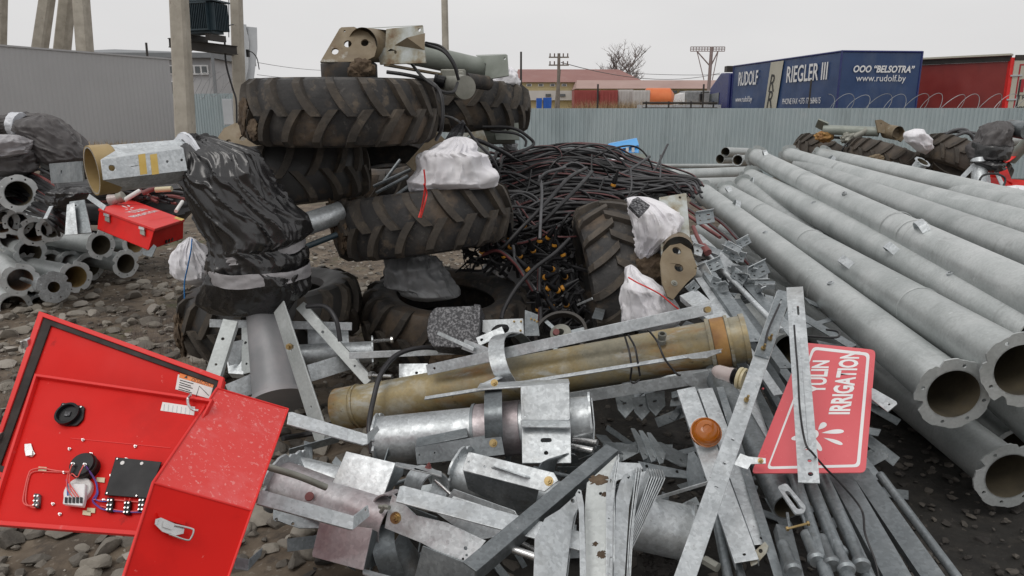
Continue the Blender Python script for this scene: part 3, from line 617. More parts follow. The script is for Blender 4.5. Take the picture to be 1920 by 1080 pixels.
# ---------------- buildings at the horizon
def gable(x0, x1, Y, ze, zr_, dep, wallm, roofm, name, label, loc=None):
    a = PY(x0, 200, Y).x; b = PY(x1, 200, Y).x; t = thing(name, label, 'building', ((a + b) / 2, Y, 0))
    mb = MB(); mb.wbox((a, Y, 0), (b, Y + dep, ze)); wl = mb.build('wall', wallm, t)
    mb = MB(); mb.add([(a - .5, Y - .5, ze - .02), (b + .5, Y - .5, ze - .02), (b - 1.5, Y + dep / 2, zr_), (a, Y + dep / 2, zr_), (a - .5, Y + dep + .5, ze - .02), (b + .5, Y + dep + .5, ze - .02)],
        [(0, 1, 2, 3), (3, 2, 5, 4), (0, 3, 4), (1, 5, 2), (0, 4, 5, 1)]); mb.build('roof', roofm, t, smooth=False)
    return t
def zz(py, Y): return PY(960, py, Y).z
t = gable(972, 1198, 82, zz(154, 82), zz(130, 88), 12, 'yellowwall', 'redroof', 'roadside_house', 'long two storey yellow house with a red-brown roof beyond the fence')
for px in (992, 1014, 1036, 1058):
    a, b = PY(px - 5, 157, 81.9), PY(px + 5, 162, 81.9); mb = MB(); mb.wbox((a.x, 81.85, b.z), (b.x, 82.02, a.z)); wn = mb.build('window', 'white', t)
    mb = MB(); mb.wbox((a.x + .1, 81.8, b.z + .05), (b.x - .1, 81.85, a.z - .05)); mb.build('pane', 'glass', wn)
mb = MB(); a, b = PY(975, 170, 81.7), PY(1085, 188, 81.7); mb.wbox((a.x, 81.5, b.z), (b.x, 81.8, a.z)); mb.build('lower_storey', 'whitewall', t)
for px in (1028, 1055):
    a, b = PY(px - 5, 176, 81.45), PY(px + 5, 181, 81.45); mb = MB(); mb.wbox((a.x, 81.4, b.z), (b.x, 81.52, a.z)); mb.build('window', 'glass', t)
t = gable(1088, 1460, 76, zz(166, 76), zz(150, 80), 9, 'yellowwall', 'brickroof', 'low_warehouse', 'low long warehouse with a faded pink roof left of the blue lorry')
for k in range(9):
    px = 1222 + k * 14; a, b = PY(px - 4, 170, 75.9), PY(px + 5, 175, 75.9); mb = MB(); mb.wbox((a.x, 75.85, b.z), (b.x, 76.02, a.z)); mb.build('window', 'glass', t)
def contbox(px0, px1, py0, py1, Y, mat, name, label, cat, doors=True, dep=2.4):
    a, b = PY(px0, py0, Y), PY(px1, py1, Y); t = thing(name, label, cat, ((a.x + b.x) / 2, Y, 0))
    mb = MB(); mb.wbox((a.x, Y, 0.05), (b.x, Y + dep, a.z))
    mb.build('shell', mat, t)
    n = 5
    for k in range(n):
        x = a.x + (b.x - a.x) * (k + .5) / n; mb = MB(); mb.wbox((x - .06, Y - .06, .1), (x + .06, Y - .002, a.z - .1)); mb.build('rib', mat, t)
    return t
contbox(1077, 1119, 169, 196, 62, 'contred', 'cargo_container', 'rusty red container at the left of the row beyond the fence', 'container')
contbox(1127, 1158, 169, 196, 61, 'contred', 'cargo_container', 'red container with pale patches, second in the row beyond the fence', 'container')
contbox(1160, 1186, 168, 196, 62, 'contwhite', 'cargo_container', 'dirty white container between the red one and the ribbed one', 'container')
contbox(1187, 1218, 169, 196, 61, 'contwhite', 'cargo_container', 'white ribbed container beside the orange tank', 'container')
Q = PY(1234, 190, 62); t = thing('tank_truck', 'orange rounded tank vehicle beside the white container', 'truck', (Q.x, Q.y, 0))
mb = MB(); r_ = .95; zc_ = zz(187, 62); mb.lathe([(.0, -1.3), (.6, -1.25), (.95, -1), (.95, .9), (.6, 1.2), (0, 1.3)], Matrix.Translation((Q.x, 62, zc_)) @ Matrix.Rotation(R(90), 4, 'Y'), 20); mb.build('tank', 'orangetank', t)
mb = MB(); mb.wbox((Q.x - 1.2, 61.3, .5), (Q.x + 1.2, 62.8, .75)); mb.build('chassis', 'darksteel', t)
for dx in (-.8, .8):
    mb = MB(); mb.lathe([(0, -.15), (.45, -.15), (.5, 0), (.45, .15), (0, .15)], Matrix.Translation((Q.x + dx, 61.2, .5)) @ Matrix.Rotation(R(90), 4, 'X'), 16); mb.build('wheel', 'rubber', t)
Q = PY(1303, 190, 55); t = thing('covered_truck', 'white lorry with a grey tarpaulin body in front of the warehouse', 'truck', (Q.x, Q.y, 0))
a, b = PY(1286, 170, 55), PY(1345, 200, 55); mb = MB(); mb.wbox((a.x, 55, .9), (b.x, 57.4, a.z)); mb.build('tarpaulin_body', 'film', t, bevel=.1)
a, b = PY(1271, 176, 55), PY(1284, 200, 55); mb = MB(); mb.loft([[Vector((x, y, z)) for x, z in ((a.x, .5), (a.x, 1.6), (a.x + .25, a.z), (b.x, a.z + .1), (b.x, .5))] for y in (55.1, 57.2)]); mb.build('cab', 'white', t)
mb = MB(); mb.wbox((a.x + .2, 55.0, 1.9), (b.x - .1, 55.08, 2.7)); mb.build('window', 'glass', t)
for dx in (.3, 1.8, 2.4):
    mb = MB(); mb.lathe([(0, -.15), (.45, -.15), (.5, 0), (.45, .15), (0, .15)], Matrix.Translation((a.x + dx, 55.0, .5)) @ Matrix.Rotation(R(90), 4, 'X'), 16); mb.build('wheel', 'rubber', t)
for i, (x0, x1, y0) in enumerate(((1006, 1016, 184), (1019, 1034, 183))):
    a, b = PY(x0, y0, 45), PY(x1, 205, 45); mb = MB(); mb.loft([[Vector((a.x + .05, 45, 0.1)), Vector((b.x - .05, 45, .1)), Vector((b.x - .05, 45.7, .1)), Vector((a.x + .05, 45.7, .1))], [Vector((a.x, 44.9, a.z)), Vector((b.x, 44.9, a.z)), Vector((b.x, 45.8, a.z)), Vector((a.x, 45.8, a.z))]])
    mb.build('rubbish_bin', 'bluebin', None, ('narrow blue bin left of the wider blue bin beyond the fence', 'wider blue bin right of the narrow one beyond the fence')[i], 'bin', smooth=False)
# poles
def upole(px, ytop, Y, w_, label, arms=False, mat='wood'):
    q = PY(px, ytop, Y); t = thing('utility_pole', label, 'pole', (q.x, q.y, 0)); mb = MB(); mb.cyl(Vector((q.x, q.y, 0)), q, w_ / 2, w_ / 2 * .8, 10); mb.build('mast', mat, t)
    if arms:
        for dz in (-.3, -.9):
            mb = MB(); mb.wbox((q.x - .8, q.y - .05, q.z + dz - .05), (q.x + .8, q.y + .05, q.z + dz + .05)); mb.build('crossarm', mat, t)
            for dx in (-.7, -.35, .35, .7):
                mb = MB(); mb.cyl(Vector((q.x + dx, q.y, q.z + dz + .05)), Vector((q.x + dx, q.y, q.z + dz + .3)), .05, seg=8); mb.build('insulator', 'ceramic', t)
    return q
upole(831, -120, 24, .24, 'tall grey utility pole rising behind the stack of tyres', mat='concrete')
upole(977, 97, 48, .16, 'slim dark pole at the left gable of the yellow house', mat='darksteel')
upole(1048, 100, 60, .30, 'wooden utility pole with crossarms in front of the yellow house', True)
q = PY(1048, 128, 60); mb = MB(); mb.cyl(PY(1042, 205, 60), PY(1049, 130, 60), .12, seg=8); mb.build('pole_brace', 'wood', None, 'leaning timber brace against the wooden utility pole', 'brace')
# overhead lines
def line(a, b, sag, label, r=.02):
    A, B = PY(*a), PY(*b); pts = []
    for k in range(13):
        u = k / 12; p = A.lerp(B, u); p.z -= sag * 4 * u * (1 - u); pts.append(p)
    mb = MB(); mb.tube(pts, r, 5, False); mb.build('overhead_wire', 'cable_grey', None, label, 'wire')
line((482, 117, 60), (700, 126, 90), .5, 'upper thin overhead wire between the cabinet and the top tyre')
line((482, 140, 60), (700, 138, 90), .5, 'lower thin overhead wire between the cabinet and the top tyre')
line((1052, 117, 60), (1350, 137, 90), 1.0, 'thin overhead wire from the wooden pole towards the billboard', .03)
line((1150, 135, 95), (1420, 137, 95), .3, 'thin overhead wire above the pink warehouse roof', .03)
# billboard frame
Q = PY(1327, 210, 70); t = thing('billboard_frame', 'bare rusty billboard frame on a tall steel post', 'billboard', (Q.x, 70, 0))
zt_, zb_ = zz(88, 70), zz(96, 70); xl, xr = PY(1295, 90, 70).x, PY(1359, 90, 70).x
mb = MB(); mb.cyl(Vector((Q.x - .1, 70, 0)), Vector((Q.x, 70, zt_)), .16, seg=8); mb.build('post', 'billboard', t)
mb = MB()
for z in (zt_, (zt_ + zb_) / 2, zb_): mb.beam(Vector((xl, 70, z)), Vector((xr, 70, z)), .07, .07)
for k in range(13):
    x = xl + (xr - xl) * k / 12; mb.beam(Vector((x, 70, zb_)), Vector((x, 70, zt_)), .06, .06, Vector((0, 1, 0)))
mb.build('lattice', 'billboard', t)
for s_ in (xl + .6, xr - .6):
    mb = MB(); mb.cyl(Vector((s_, 70, zb_)), Vector((Q.x, 70, zz(125, 70))), .06, seg=6); mb.build('strut', 'billboard', t)
    mb = MB(); mb.cyl(Vector((s_, 70, zb_)), Vector((Q.x + (s_ - Q.x) * .4, 70, zz(150, 70))), .04, seg=6); mb.build('stay', 'billboard', t)
# bare trees
def bare_tree(px, py_base, py_top, Y, halfpx, label, seed):
    rn = random.Random(seed); b0 = PY(px, py_base, Y); top = PY(px, py_top, Y); H = top.z; t = thing('bare_tree', label, 'tree', (b0.x, Y, 0)); hw = halfpx / F * Y
    mbs = [MB(), MB()]
    def br(p, d, L, r, lev):
        pts = [p]; n = 4
        for k in range(n):
            d = (d + Vector((rn.uniform(-.2, .2), rn.uniform(-.2, .2), rn.uniform(-.08, .15)))).normalized(); pts.append(pts[-1] + d * L / n)
        mbs[0 if lev == 0 else 1].tube(pts, [r * (1 - .6 * k / n) for k in range(n + 1)], 5 if lev < 2 else 3, False)
        if lev >= 5 or L < .4: return
        for k in range((7, 5, 4, 4, 3)[lev]):
            q = pts[rn.randint(1 if lev else 2, n)]; a = rn.uniform(0, 2 * PI); sp_ = rn.uniform(.5, 1.25)
            nd = (d + Vector((math.cos(a) * sp_, math.sin(a) * sp_, rn.uniform(-.1, .25)))).normalized(); br(q, nd, L * rn.uniform(.5, .68), r * .55, lev + 1)
    br(Vector((b0.x, Y, 0)), Vector((0, 0, 1)), H * .56, .32, 0)
    mbs[0].build('trunk', 'bark', t); mbs[1].build('crown', 'bark', t, angle=80)
bare_tree(1148, 200, 98, 100, 35, 'large bare tree behind the ridge of the red-brown roof', 8)

# ---------------- lorries
CR = PY(1579, 96, 25.0); LF = PY(1376, 125, 32.6); RR = PY(1730, 97, 25.3)
zt_ = CR.z; zb_ = 1.15
def V2(p, z): return Vector((p.x, p.y, z))
t = thing('semi_trailer', 'blue tarpaulin lorry trailer with white lettering behind the fence', 'trailer', V2(CR, 0))
rear2 = RR; fr2 = LF + (RR - CR) * (LF.y / CR.y) ** 0 
mb = MB(); c4 = [V2(CR, 0), V2(RR, 0), V2(fr2, 0), V2(LF, 0)]
# side and end walls subdivided, gently billowing
def tarpwall(mb, a, b, z0, z1, n=26, m=12, amp=.035, seed=0, mi=0):
    d = (b - a).normalized(); nn = Vector((d.y, -d.x, 0)); vs = []
    for i in range(n + 1):
        for j in range(m + 1):
            u, v_ = i / n, j / m; p = a.lerp(b, u); e = math.sin(PI * v_) * math.sin(PI * u) ** .3
            o_ = amp * e * (nz(u * 9 + seed, v_ * 3) + .5 * nz(u * 20, v_ * 5 + seed)); vs.append((p.x + nn.x * o_, p.y + nn.y * o_, z0 + (z1 - z0) * v_))
    mb.add(vs, [(i * (m + 1) + j, (i + 1) * (m + 1) + j, (i + 1) * (m + 1) + j + 1, i * (m + 1) + j + 1) for i in range(n) for j in range(m)], mi)
tarpwall(mb, c4[3], c4[0], zb_, zt_, seed=1); tarpwall(mb, c4[0], c4[1], zb_, zt_, 14, seed=4); tarpwall(mb, c4[1], c4[2], zb_, zt_, seed=7); tarpwall(mb, c4[2], c4[3], zb_, zt_, 10, seed=9)
mb.add([V2(p, zt_) for p in c4] + [V2(p, zb_) for p in c4], [(0, 1, 2, 3), (7, 6, 5, 4)]); mb.build('tarpaulin', 'bluetarp', t, angle=50)
mb = MB()
for p in c4: mb.cyl(V2(p, zb_), V2(p, zt_ + .02), .035, seg=8)
for i in range(4): mb.cyl(V2(c4[i], zt_), V2(c4[(i + 1) % 4], zt_), .035, seg=8)
mb.build('edge_piping', 'bluecab', t)
mb = MB(); mb.beam(V2(c4[3], 1.05), V2(c4[0], 1.05), .2, .2); mb.beam(V2(c4[2], 1.05), V2(c4[1], 1.05), .2, .2); mb.build('chassis', 'darksteel', t)
for k in range(3):
    for (p, q) in ((c4[0], c4[3]), (c4[1], c4[2])):
        c = V2(p.lerp(q, .14 + k * .15), .5); mb = MB(); dd = (c4[1] - c4[0]).normalized(); mb.lathe([(0, -.17), (.3, -.17), (.48, -.17), (.52, -.1), (.52, .1), (.48, .17), (0, .17)], axisframe(c, dd), 24); mb.build('wheel', 'rubber', t)
def onwall(a, b, u, z, off=.05):
    """frame on a vertical wall from a to b: local x along the wall, y up"""
    d = (b - a).normalized(); n = Vector((d.y, -d.x, 0)); 
    if n.dot(CAM - a) < 0: n = -n
    p = a.lerp(b, u) + n * off; p.z = z
    return Matrix(((d.x, 0, n.x, p.x), (d.y, 0, n.y, p.y), (0, 1, n.z, p.z), (0, 0, 0, 1)))
def wallu(a, b, px):
    # parameter along a->b where the pixel column px crosses
    lo, hi = 0., 1.
    for _ in range(30):
        m_ = (lo + hi) / 2; q = a.lerp(b, m_); x = 960 + F * q.x / ((q.y) * math.cos(TH) - (3 - CAMZ) * math.sin(TH))
        if x < px: lo = m_
        else: hi = m_
    return (lo + hi) / 2
S0, S1 = c4[3], c4[0]; Lw = (S1 - S0).length
def sidetext(s, px0, px1, py, size, mat='white', a=S0, b=S1, par=None, bold=.0, shear=0):
    par = par or t; u0, u1 = wallu(a, b, px0), wallu(a, b, px1); q = a.lerp(b, u0); z = PY(px0, py, q.y).z
    fr = onwall(a, b, u0, z); o = text(s, size, mat, par, fr, 1, bold=bold, shear=shear)
    want = (u1 - u0) * (b - a).length; co = [v.co for v in o.data.vertices]; d = (b - a).normalized(); ex = [c.dot(d) for c in co]; cur = max(ex) - min(ex); m0 = min(ex)
    for c in co: c += d * ((c.dot(d) - m0) * (want / cur - 1))
    return o
sidetext('RUDOLF', 1385, 1421, 150, .78, bold=.012); sidetext('www.rudolf.by', 1383, 1414, 187, .32)
sidetext('RIEGLER III', 1475, 1551, 142, .82, bold=.01); sidetext('PHONE FAX +375 17 2684615', 1472, 1544, 191, .30)
u0, u1 = wallu(S0, S1, 1436), wallu(S0, S1, 1462); ss = (u1 - u0) * .0
mb = MB(); fr = onwall(S0, S1, 0, 0, .045); L_ = Lw
mb.plate(fr, [(L_ * (u0 + .0), zb_ + .1), (L_ * (u0 + (u1 - u0) * .85), zb_ + .1), (L_ * (u1 + .03), zt_ - .05), (L_ * (u0 + .045), zt_ - .05)], t=.004); mb.build('cream_stripe', 'creamtarp', t)
fr = onwall(S0, S1, (u0 * .45 + u1 * .55), zz(155, 28)); text('R', .95, 'blackletter', t, fr @ Matrix.Translation((-.28, 0, .012)), .8, shear=.25)
fr = onwall(S0, S1, (u0 * .5 + u1 * .5), zz(187, 28)); text('R', .95, 'blackletter', t, fr @ Matrix.Translation((-.28, 0, .012)), .8, shear=.25)
sidetext('OOO “BELSOTRA”', 1596, 1710, 130, .30, a=c4[0], b=c4[1], bold=.01, shear=.2); sidetext('www.rudolf.by', 1604, 1697, 147, .30, a=c4[0], b=c4[1])
# tractor cab
t2 = thing('lorry_cab', 'dark blue lorry cab in front of the blue trailer', 'truck', V2(LF, 0) + Vector((-1, 1, 0)))
dL = (S0 - S1).normalized(); nL = (c4[1] - c4[0]).normalized(); base = V2(LF, 0) + dL * .35
def cabp(u, v_, z): return base + dL * u + nL * v_ + Vector((0, 0, z))
mb = MB(); prof = [(0, .7), (0, 3.55), (.9, 3.6), (1.9, 3.0), (2.05, 2.2), (2.15, 1.3), (2.15, .5)]
mb.loft([[cabp(u, v_, z) for u, z in prof] for v_ in (.0, 2.4)]); mb.build('cab_body', 'bluecab', t2, bevel=.05)
mb = MB(); mb.loft([[cabp(u, v_, z) for u, z in ((.9, 1.9), (.9, 2.75), (1.85, 2.7), (1.95, 1.9))] for v_ in (-.03, .0)]); mb.build('side_window', 'glass', t2)
for u in (2.35,):
    mb = MB(); mb.box((.1, .25, .75), Matrix.Translation(cabp(u, -.25, 2.35))); mb.build('mirror', 'black', t2)
    mb = MB(); mb.tube([cabp(2.0, 0, 2.8), cabp(2.3, -.25, 2.8), cabp(2.3, -.25, 1.9), cabp(2.0, 0, 1.9)], .03, 6); mb.build('mirror_arm', 'black', t2)
mb = MB(); mb.wbox(tuple(cabp(.3, 0, 3.62)), tuple(cabp(.3, 0, 3.62) + Vector((1.0, .4, .25)))); mb.build('roof_box', 'darksteel', t2)
for u in (.5, 1.6):
    mb = MB(); mb.lathe([(0, -.17), (.48, -.17), (.52, 0), (.48, .17), (0, .17)], axisframe(cabp(u, .1, .52), nL), 20); mb.build('wheel', 'rubber', t2)
# red trailer + cream doors
t3 = thing('semi_trailer', 'red tarpaulin trailer with an open cream rear door behind the fence', 'trailer', PY(1800, 205, 27).xy.to_3d())
A3, B3 = PY(1726, 113, 28.0), PY(1897, 108, 26.0); z3 = B3.z; A3 = V2(A3, 0); B3 = V2(B3, 0); C3 = B3 + Vector((3.2, 2.0, 0)); D3 = A3 + Vector((2.6, 3, 0))
mb = MB(); tarpwall(mb, A3, B3, 1.15, z3 - .12, seed=3); tarpwall(mb, B3, C3, 1.15, z3 - .12, 8, amp=.0); tarpwall(mb, C3, D3, 1.15, z3 - .12); mb.add([V2(p, z3 - .12) for p in (A3, B3, C3, D3)], [(0, 1, 2, 3)]); mb.build('tarpaulin', 'redtarp', t3, angle=50)
mb = MB(); mb.beam(V2(A3, z3 - .03), V2(B3, z3 - .03), .12, .17); mb.build('roof_rail', 'darksteel', t3)
mb = MB(); mb.beam(V2(A3, z3 + .10), V2(B3, z3 + .10), .4, .06); mb.build('roof_edge', 'creamtarp', t3)
mb = MB(); mb.beam(V2(B3, 1.1) + Vector((-.0, -.05, 0)), V2(B3, z3), .12, .16, Vector((0, -1, 0))); mb.build('corner_post', 'redlight', t3)
mb = MB(); mb.beam(V2(A3, 1.0), V2(B3, 1.0), .2, .25); mb.build('chassis', 'darksteel', t3)
for k in range(3):
    c = V2(B3.lerp(A3, .18 + k * .3), .5); mb = MB(); mb.lathe([(0, -.17), (.48, -.17), (.52, -.1), (.52, .1), (.48, .17), (0, .17)], axisframe(c + Vector((0, .2, 0)), Vector((0, 1, 0))), 24); mb.build('wheel', 'rubber', t3)
E3 = B3 + Vector((.05, -.12, 0)); G3_ = E3 + Vector((2.3, -.3, 0))
t4 = thing('trailer_door', 'cream trailer rear door with red lettering at the right edge', 'door', E3)
fr = onwall(E3, G3_, 0, 0, 0)
mb = MB(); mb.plate(fr, [(0, 1.15), (2.3, 1.15), (2.3, z3 - .1), (0, z3 - .1)], t=.05); mb.build('door_leaf', 'creamtarp', t4)
mb = MB(); mb.plate(fr @ Matrix.Translation((0, 0, .006)), [(.17, 1.2), (2.2, 1.2), (2.2, z3 - .22), (.17, z3 - .22)], [[(.22, 1.25), (2.15, 1.25), (2.15, z3 - .27), (.22, z3 - .27)]], t=.004); mb.build('red_border', 'redletter', t4)
mb = MB(); mb.plate(fr @ Matrix.Translation((0, 0, .01)), [(.0, z3 - .1), (2.3, z3 - .1), (2.3, z3 + .08), (.0, z3 + .08)], t=.05); mb.build('top_seal', 'darksteel', t4)
for z in (3.05, 2.25):
    mb = MB(); mb.plate(fr @ Matrix.Translation((0, 0, .03)), [(-.08, z), (.3, z + .01), (.3, z + .06), (-.08, z + .05)], t=.025); mb.build('hinge', 'palegrey', t4)
text('N', .55, 'redletter', t4, fr @ Matrix.Translation((.28, 2.72, .012)), 1.1, bold=.03)
text('TRA', .22, 'blackletter', t4, fr @ Matrix.Translation((.25, 2.35, .012)), 1.05)
text('8(227', .16, 'blackletter', t4, fr @ Matrix.Translation((.24, 1.98, .012)), 1.1, bold=.006)
# wet black soil under the scrap, toned darker to stand in for its shade
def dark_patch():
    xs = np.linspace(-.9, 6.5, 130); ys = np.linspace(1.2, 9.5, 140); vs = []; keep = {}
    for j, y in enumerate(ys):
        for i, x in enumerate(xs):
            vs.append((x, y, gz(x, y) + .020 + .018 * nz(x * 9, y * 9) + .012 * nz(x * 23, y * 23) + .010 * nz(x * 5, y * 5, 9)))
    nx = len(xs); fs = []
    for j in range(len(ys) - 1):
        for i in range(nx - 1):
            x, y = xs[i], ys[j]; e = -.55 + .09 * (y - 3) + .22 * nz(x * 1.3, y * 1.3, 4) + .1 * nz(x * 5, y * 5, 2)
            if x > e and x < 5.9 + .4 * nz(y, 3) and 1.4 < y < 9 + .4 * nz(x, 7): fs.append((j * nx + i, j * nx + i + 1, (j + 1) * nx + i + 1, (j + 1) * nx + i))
    mb = MB(); mb.add(vs, fs); mb.build('soil_shade_ground', 'soil_shade', kind='structure', origin=(0, 0, 0), angle=60)
M['soil_shade'] = mk('wet_soil_with_shade', [(.3, (.010, .009, .008)), (.55, (.022, .020, .017)), (.75, (.05, .043, .036))], 9, (.7, .9), 0, 1, 22, layers=((35, .62, .68, (.12, .10, .085), .6),))
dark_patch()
# ================================================================ PIPES
def flange_outline(r, notches, n=72, lobe=True):
    pts = []
    notches = [(a_, w_, d_ * min(1, r / .15)) for a_, w_, d_ in notches]
    for k in range(n):
        a = 2 * PI * k / n; rr = r
        if lobe: rr = r * (1 - .035 * (math.cos(8 * a) < -.45))
        for na, wd, dp in notches:
            d = (a - na + PI) % (2 * PI) - PI
            if abs(d) < wd: rr = min(rr, r - dp * min(1, (wd - abs(d)) / .06))
        pts.append((rr * math.cos(a), rr * math.sin(a)))
    return pts
def add_flange(c, d, r_in, r_out, parent, t=.009, mat='galv', rot=0, notches=((.3, .15, .032), (3.3, .15, .032), (1.9, .1, .02)), nb=8, hole=None):
    fr = axisframe(c, d) @ Matrix.Rotation(rot, 4, 'Z'); mb = MB()
    rb = (r_in + r_out * .96) / 2
    ba = [2 * PI * (k + .5) / nb for k in range(nb)]; ba = [a for a in ba if all(abs((a - n_[0] + PI) % (2 * PI) - PI) > n_[1] + .12 for n_ in notches)]
    hs = [circ(0, 0, hole or r_in, 36)] + [circ(rb * math.cos(a), rb * math.sin(a), min(.0085, (r_out * .955 - r_in) / 2 - .006), 8) for a in ba]
    mb.plate(fr, flange_outline(r_out, notches), hs, t); return mb.build('flange', mat, parent, angle=30)
def pipe_body(a, b, r, wall=.005, seg=40, mb=None, bend=0):
    mb = mb or MB(); n = 8; d = (b - a).normalized(); fr = axisframe(a, d); L = (b - a).length; outr, inr = [], []
    for k in range(n + 1):
        z = L * k / n; sag = -bend * 4 * (k / n) * (1 - k / n)
        for lst, rr in ((outr, r), (inr, r - wall)):
            lst.append([fr @ Vector((rr * math.cos(2 * PI * q / seg), rr * math.sin(2 * PI * q / seg), z)) + Vector((0, 0, sag)) for q in range(seg)])
    mb.loft(outr, 0, False, False); inr.reverse(); mb.loft(inr, 1, False, False)
    mb.loft([inr[-1], outr[0]], 0, False, False); mb.loft([outr[-1], inr[0]], 0, False, False); return mb
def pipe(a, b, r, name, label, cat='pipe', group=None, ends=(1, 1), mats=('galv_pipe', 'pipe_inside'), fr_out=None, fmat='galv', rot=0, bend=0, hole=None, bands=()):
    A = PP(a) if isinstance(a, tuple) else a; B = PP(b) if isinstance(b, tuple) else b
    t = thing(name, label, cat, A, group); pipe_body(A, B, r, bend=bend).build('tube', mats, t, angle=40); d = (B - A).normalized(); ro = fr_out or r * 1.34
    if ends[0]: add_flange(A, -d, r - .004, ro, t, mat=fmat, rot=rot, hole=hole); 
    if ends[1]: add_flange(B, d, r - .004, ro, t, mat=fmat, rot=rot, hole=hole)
    for (u, w_, m_, h) in bands:
        c = A.lerp(B, u); mb = MB(); mb.lathe([(r, -w_ / 2), (r + h, -w_ / 2), (r + h, w_ / 2), (r, w_ / 2)], axisframe(c, d), 36); mb.build('collar', m_, t)
    return t, A, B, d
def weld(A, d, r, u, parent):
    mb = MB(); mb.lathe([(r, -.006), (r + .0035, 0), (r, .006)], axisframe(A + d * u, d), 36); mb.build('weld_seam', 'galv_pipe', parent)
def lug(A, d, r, u, ang, parent, s=1.0):
    """small bent strap welded to the pipe as a handle"""
    fr = axisframe(A + d * u, d) @ Matrix.Rotation(ang, 4, 'Z'); mb = MB(); pts = [(-.05, r - .004), (-.035, r + .035), (-.012, r + .052), (.012, r + .052), (.035, r + .035), (.05, r - .004)]
    w_ = .018 * s; rings = []
    for i, (z, h) in enumerate(pts):
        z *= s; o_ = .005
        nx_ = [(0, 0)] ; p = Vector((h, 0, z)); inn = Vector((h - (o_ if 0 < i < 5 else 0), 0, z * (.86 if 0 < i < 5 else .9)))
        rings.append([fr @ (p + Vector((0, -w_, 0))), fr @ (p + Vector((0, w_, 0))), fr @ (inn + Vector((0, w_, 0))), fr @ (inn + Vector((0, -w_, 0)))])
    mb.loft(rings); mb.build('welded_handle', 'galv', parent)
def spigot(A, d, r, u, ang, parent):
    fr = axisframe(A + d * u, d) @ Matrix.Rotation(ang, 4, 'Z') @ Matrix.Translation((r - .003, 0, 0)) @ Matrix.Rotation(R(90), 4, 'Y')
    mb = MB(); mb.lathe([(.012, .001), (.012, .016), (.019, .016), (.021, .0)], fr, 16); mb.lathe([(0, .003), (.012, .003)], fr, 16, mi=1); mb.build('outlet_socket', ['galv', 'black'], parent)
RP = .1095
GP = 'long galvanised pipes stacked at the right'
LP_ = [ # far (px,py,zc), near, label, near flange, far flange, rot, extras
 ((1318, 362, 8.3), (1788, 739, 2.96), 'long grey pipe ending in the notched flange just right of the red sign', 1, 1, .2, [('s', .50, 1.9), ('l', .27, 1.3), ('s', .763, 2.0), ('w', .2), ('w', .47), ('w', .73)]),
 ((1362, 363, 8.5), (1917, 694, 2.80), 'long grey pipe whose cut-away flange leaves the frame right of the red sign pipe', 1, 1, 1.0, [('l', .08, 2.2), ('l', .717, 2.5), ('w', .3), ('w', .55), ('w', .85)]),
 ((1440, 545, 6.2), (1893, 893, 3.15), 'lowest long pipe at the right, its flange below all the others', 1, 0, -.5, []),
 ((1408, 333, 9.2), (1960, 636, 3.05), 'long pipe under the topmost pipe, starting at the rear flange below the stack edge', 0, 1, .4, [('s', .471, 2.0), ('l', .768, 2.4), ('s', .88, 2.1), ('w', .5), ('w', .15)]),
 ((1418, 294, 9.9), (1990, 583, 3.00), 'topmost long pipe lying across the stack, with scratches near its front', 0, 1, .8, [('l', .113, 1.9), ('l', .813, 2.1), ('s', .6, 2.2), ('w', .4), ('w', .74), ('w', .78), ('s', .36, .3)]),
 ((1395, 350, 8.9), (1960, 745, 3.35), 'long pipe half hidden between the two front pipes of the stack', 0, 1, .1, [('l', .05, 1.3), ('l', .12, 1.2), ('w', .3)]),
 ((1480, 292, 10.2), (2010, 452, 4.2), 'long pipe right of the topmost one, its rear flange nearest the far tyres', 0, 1, .3, [('l', .25, .8), ('s', .30, .4), ('w', .35)]),
 ((1500, 311, 9.6), (1995, 505, 3.75), 'long pipe in the groove between the two upper pipes of the stack', 0, 0, .3, [('l', .22, 1.0), ('w', .3), ('w', .6)]),
 ((1672, 326, 9.2), (2010, 420, 5.0), 'farthest right long pipe, its rear end by the small upright flanged stub', 0, 1, .6, [('w', .3)]),
 ((1541, 292, 10.6), (1990, 400, 5.6), 'long pipe behind the upper ones with a flange showing above them', 0, 1, .9, [('w', .4)]),
 ((1500, 400, 7.4), (1990, 830, 3.2), 'long dark pipe low in the stack under the cut-away flange', 0, 0, 0, []),
 ((1560, 420, 7.8), (2010, 700, 3.6), 'long pipe deep in the stack, shaded by the pipes above', 0, 0, 0, []),
]
for a, b, lab, fn_, ff_, rot, ex in LP_:
    t, A, B, d = pipe(a, b, RP, 'long_pipe', lab, 'pipe', GP, (ff_, fn_), rot=rot, fr_out=.155, bend=random.uniform(-.01, .015), fmat='galv_pipe')
    L = (B - A).length
    for e in ex:
        if e[0] == 'w': weld(A, d, RP, e[1] * L, t)
        elif e[0] == 'l': lug(A, d, RP, e[1] * L, e[2], t, 1.35)
        else: spigot(A, d, RP, e[1] * L, e[2], t)
for i, (x, z, y0) in enumerate(((2.52, .12, 3.3), (2.80, .12, 3.5), (3.10, .12, 3.4), (2.40, .36, 3.6), (2.68, .37, 3.7), (2.98, .37, 3.6), (1.98, .12, 4.9))):
    pipe(Vector((x - .1, 8.6, z + .03)), Vector((x, y0, z)), RP, 'long_pipe', ('first', 'second', 'third', 'fourth', 'fifth', 'sixth', 'seventh')[i] + ' supporting pipe in the bottom layers of the long pipe stack', 'pipe', GP, (0, 1), fr_out=.13, fmat='galv_pipe')
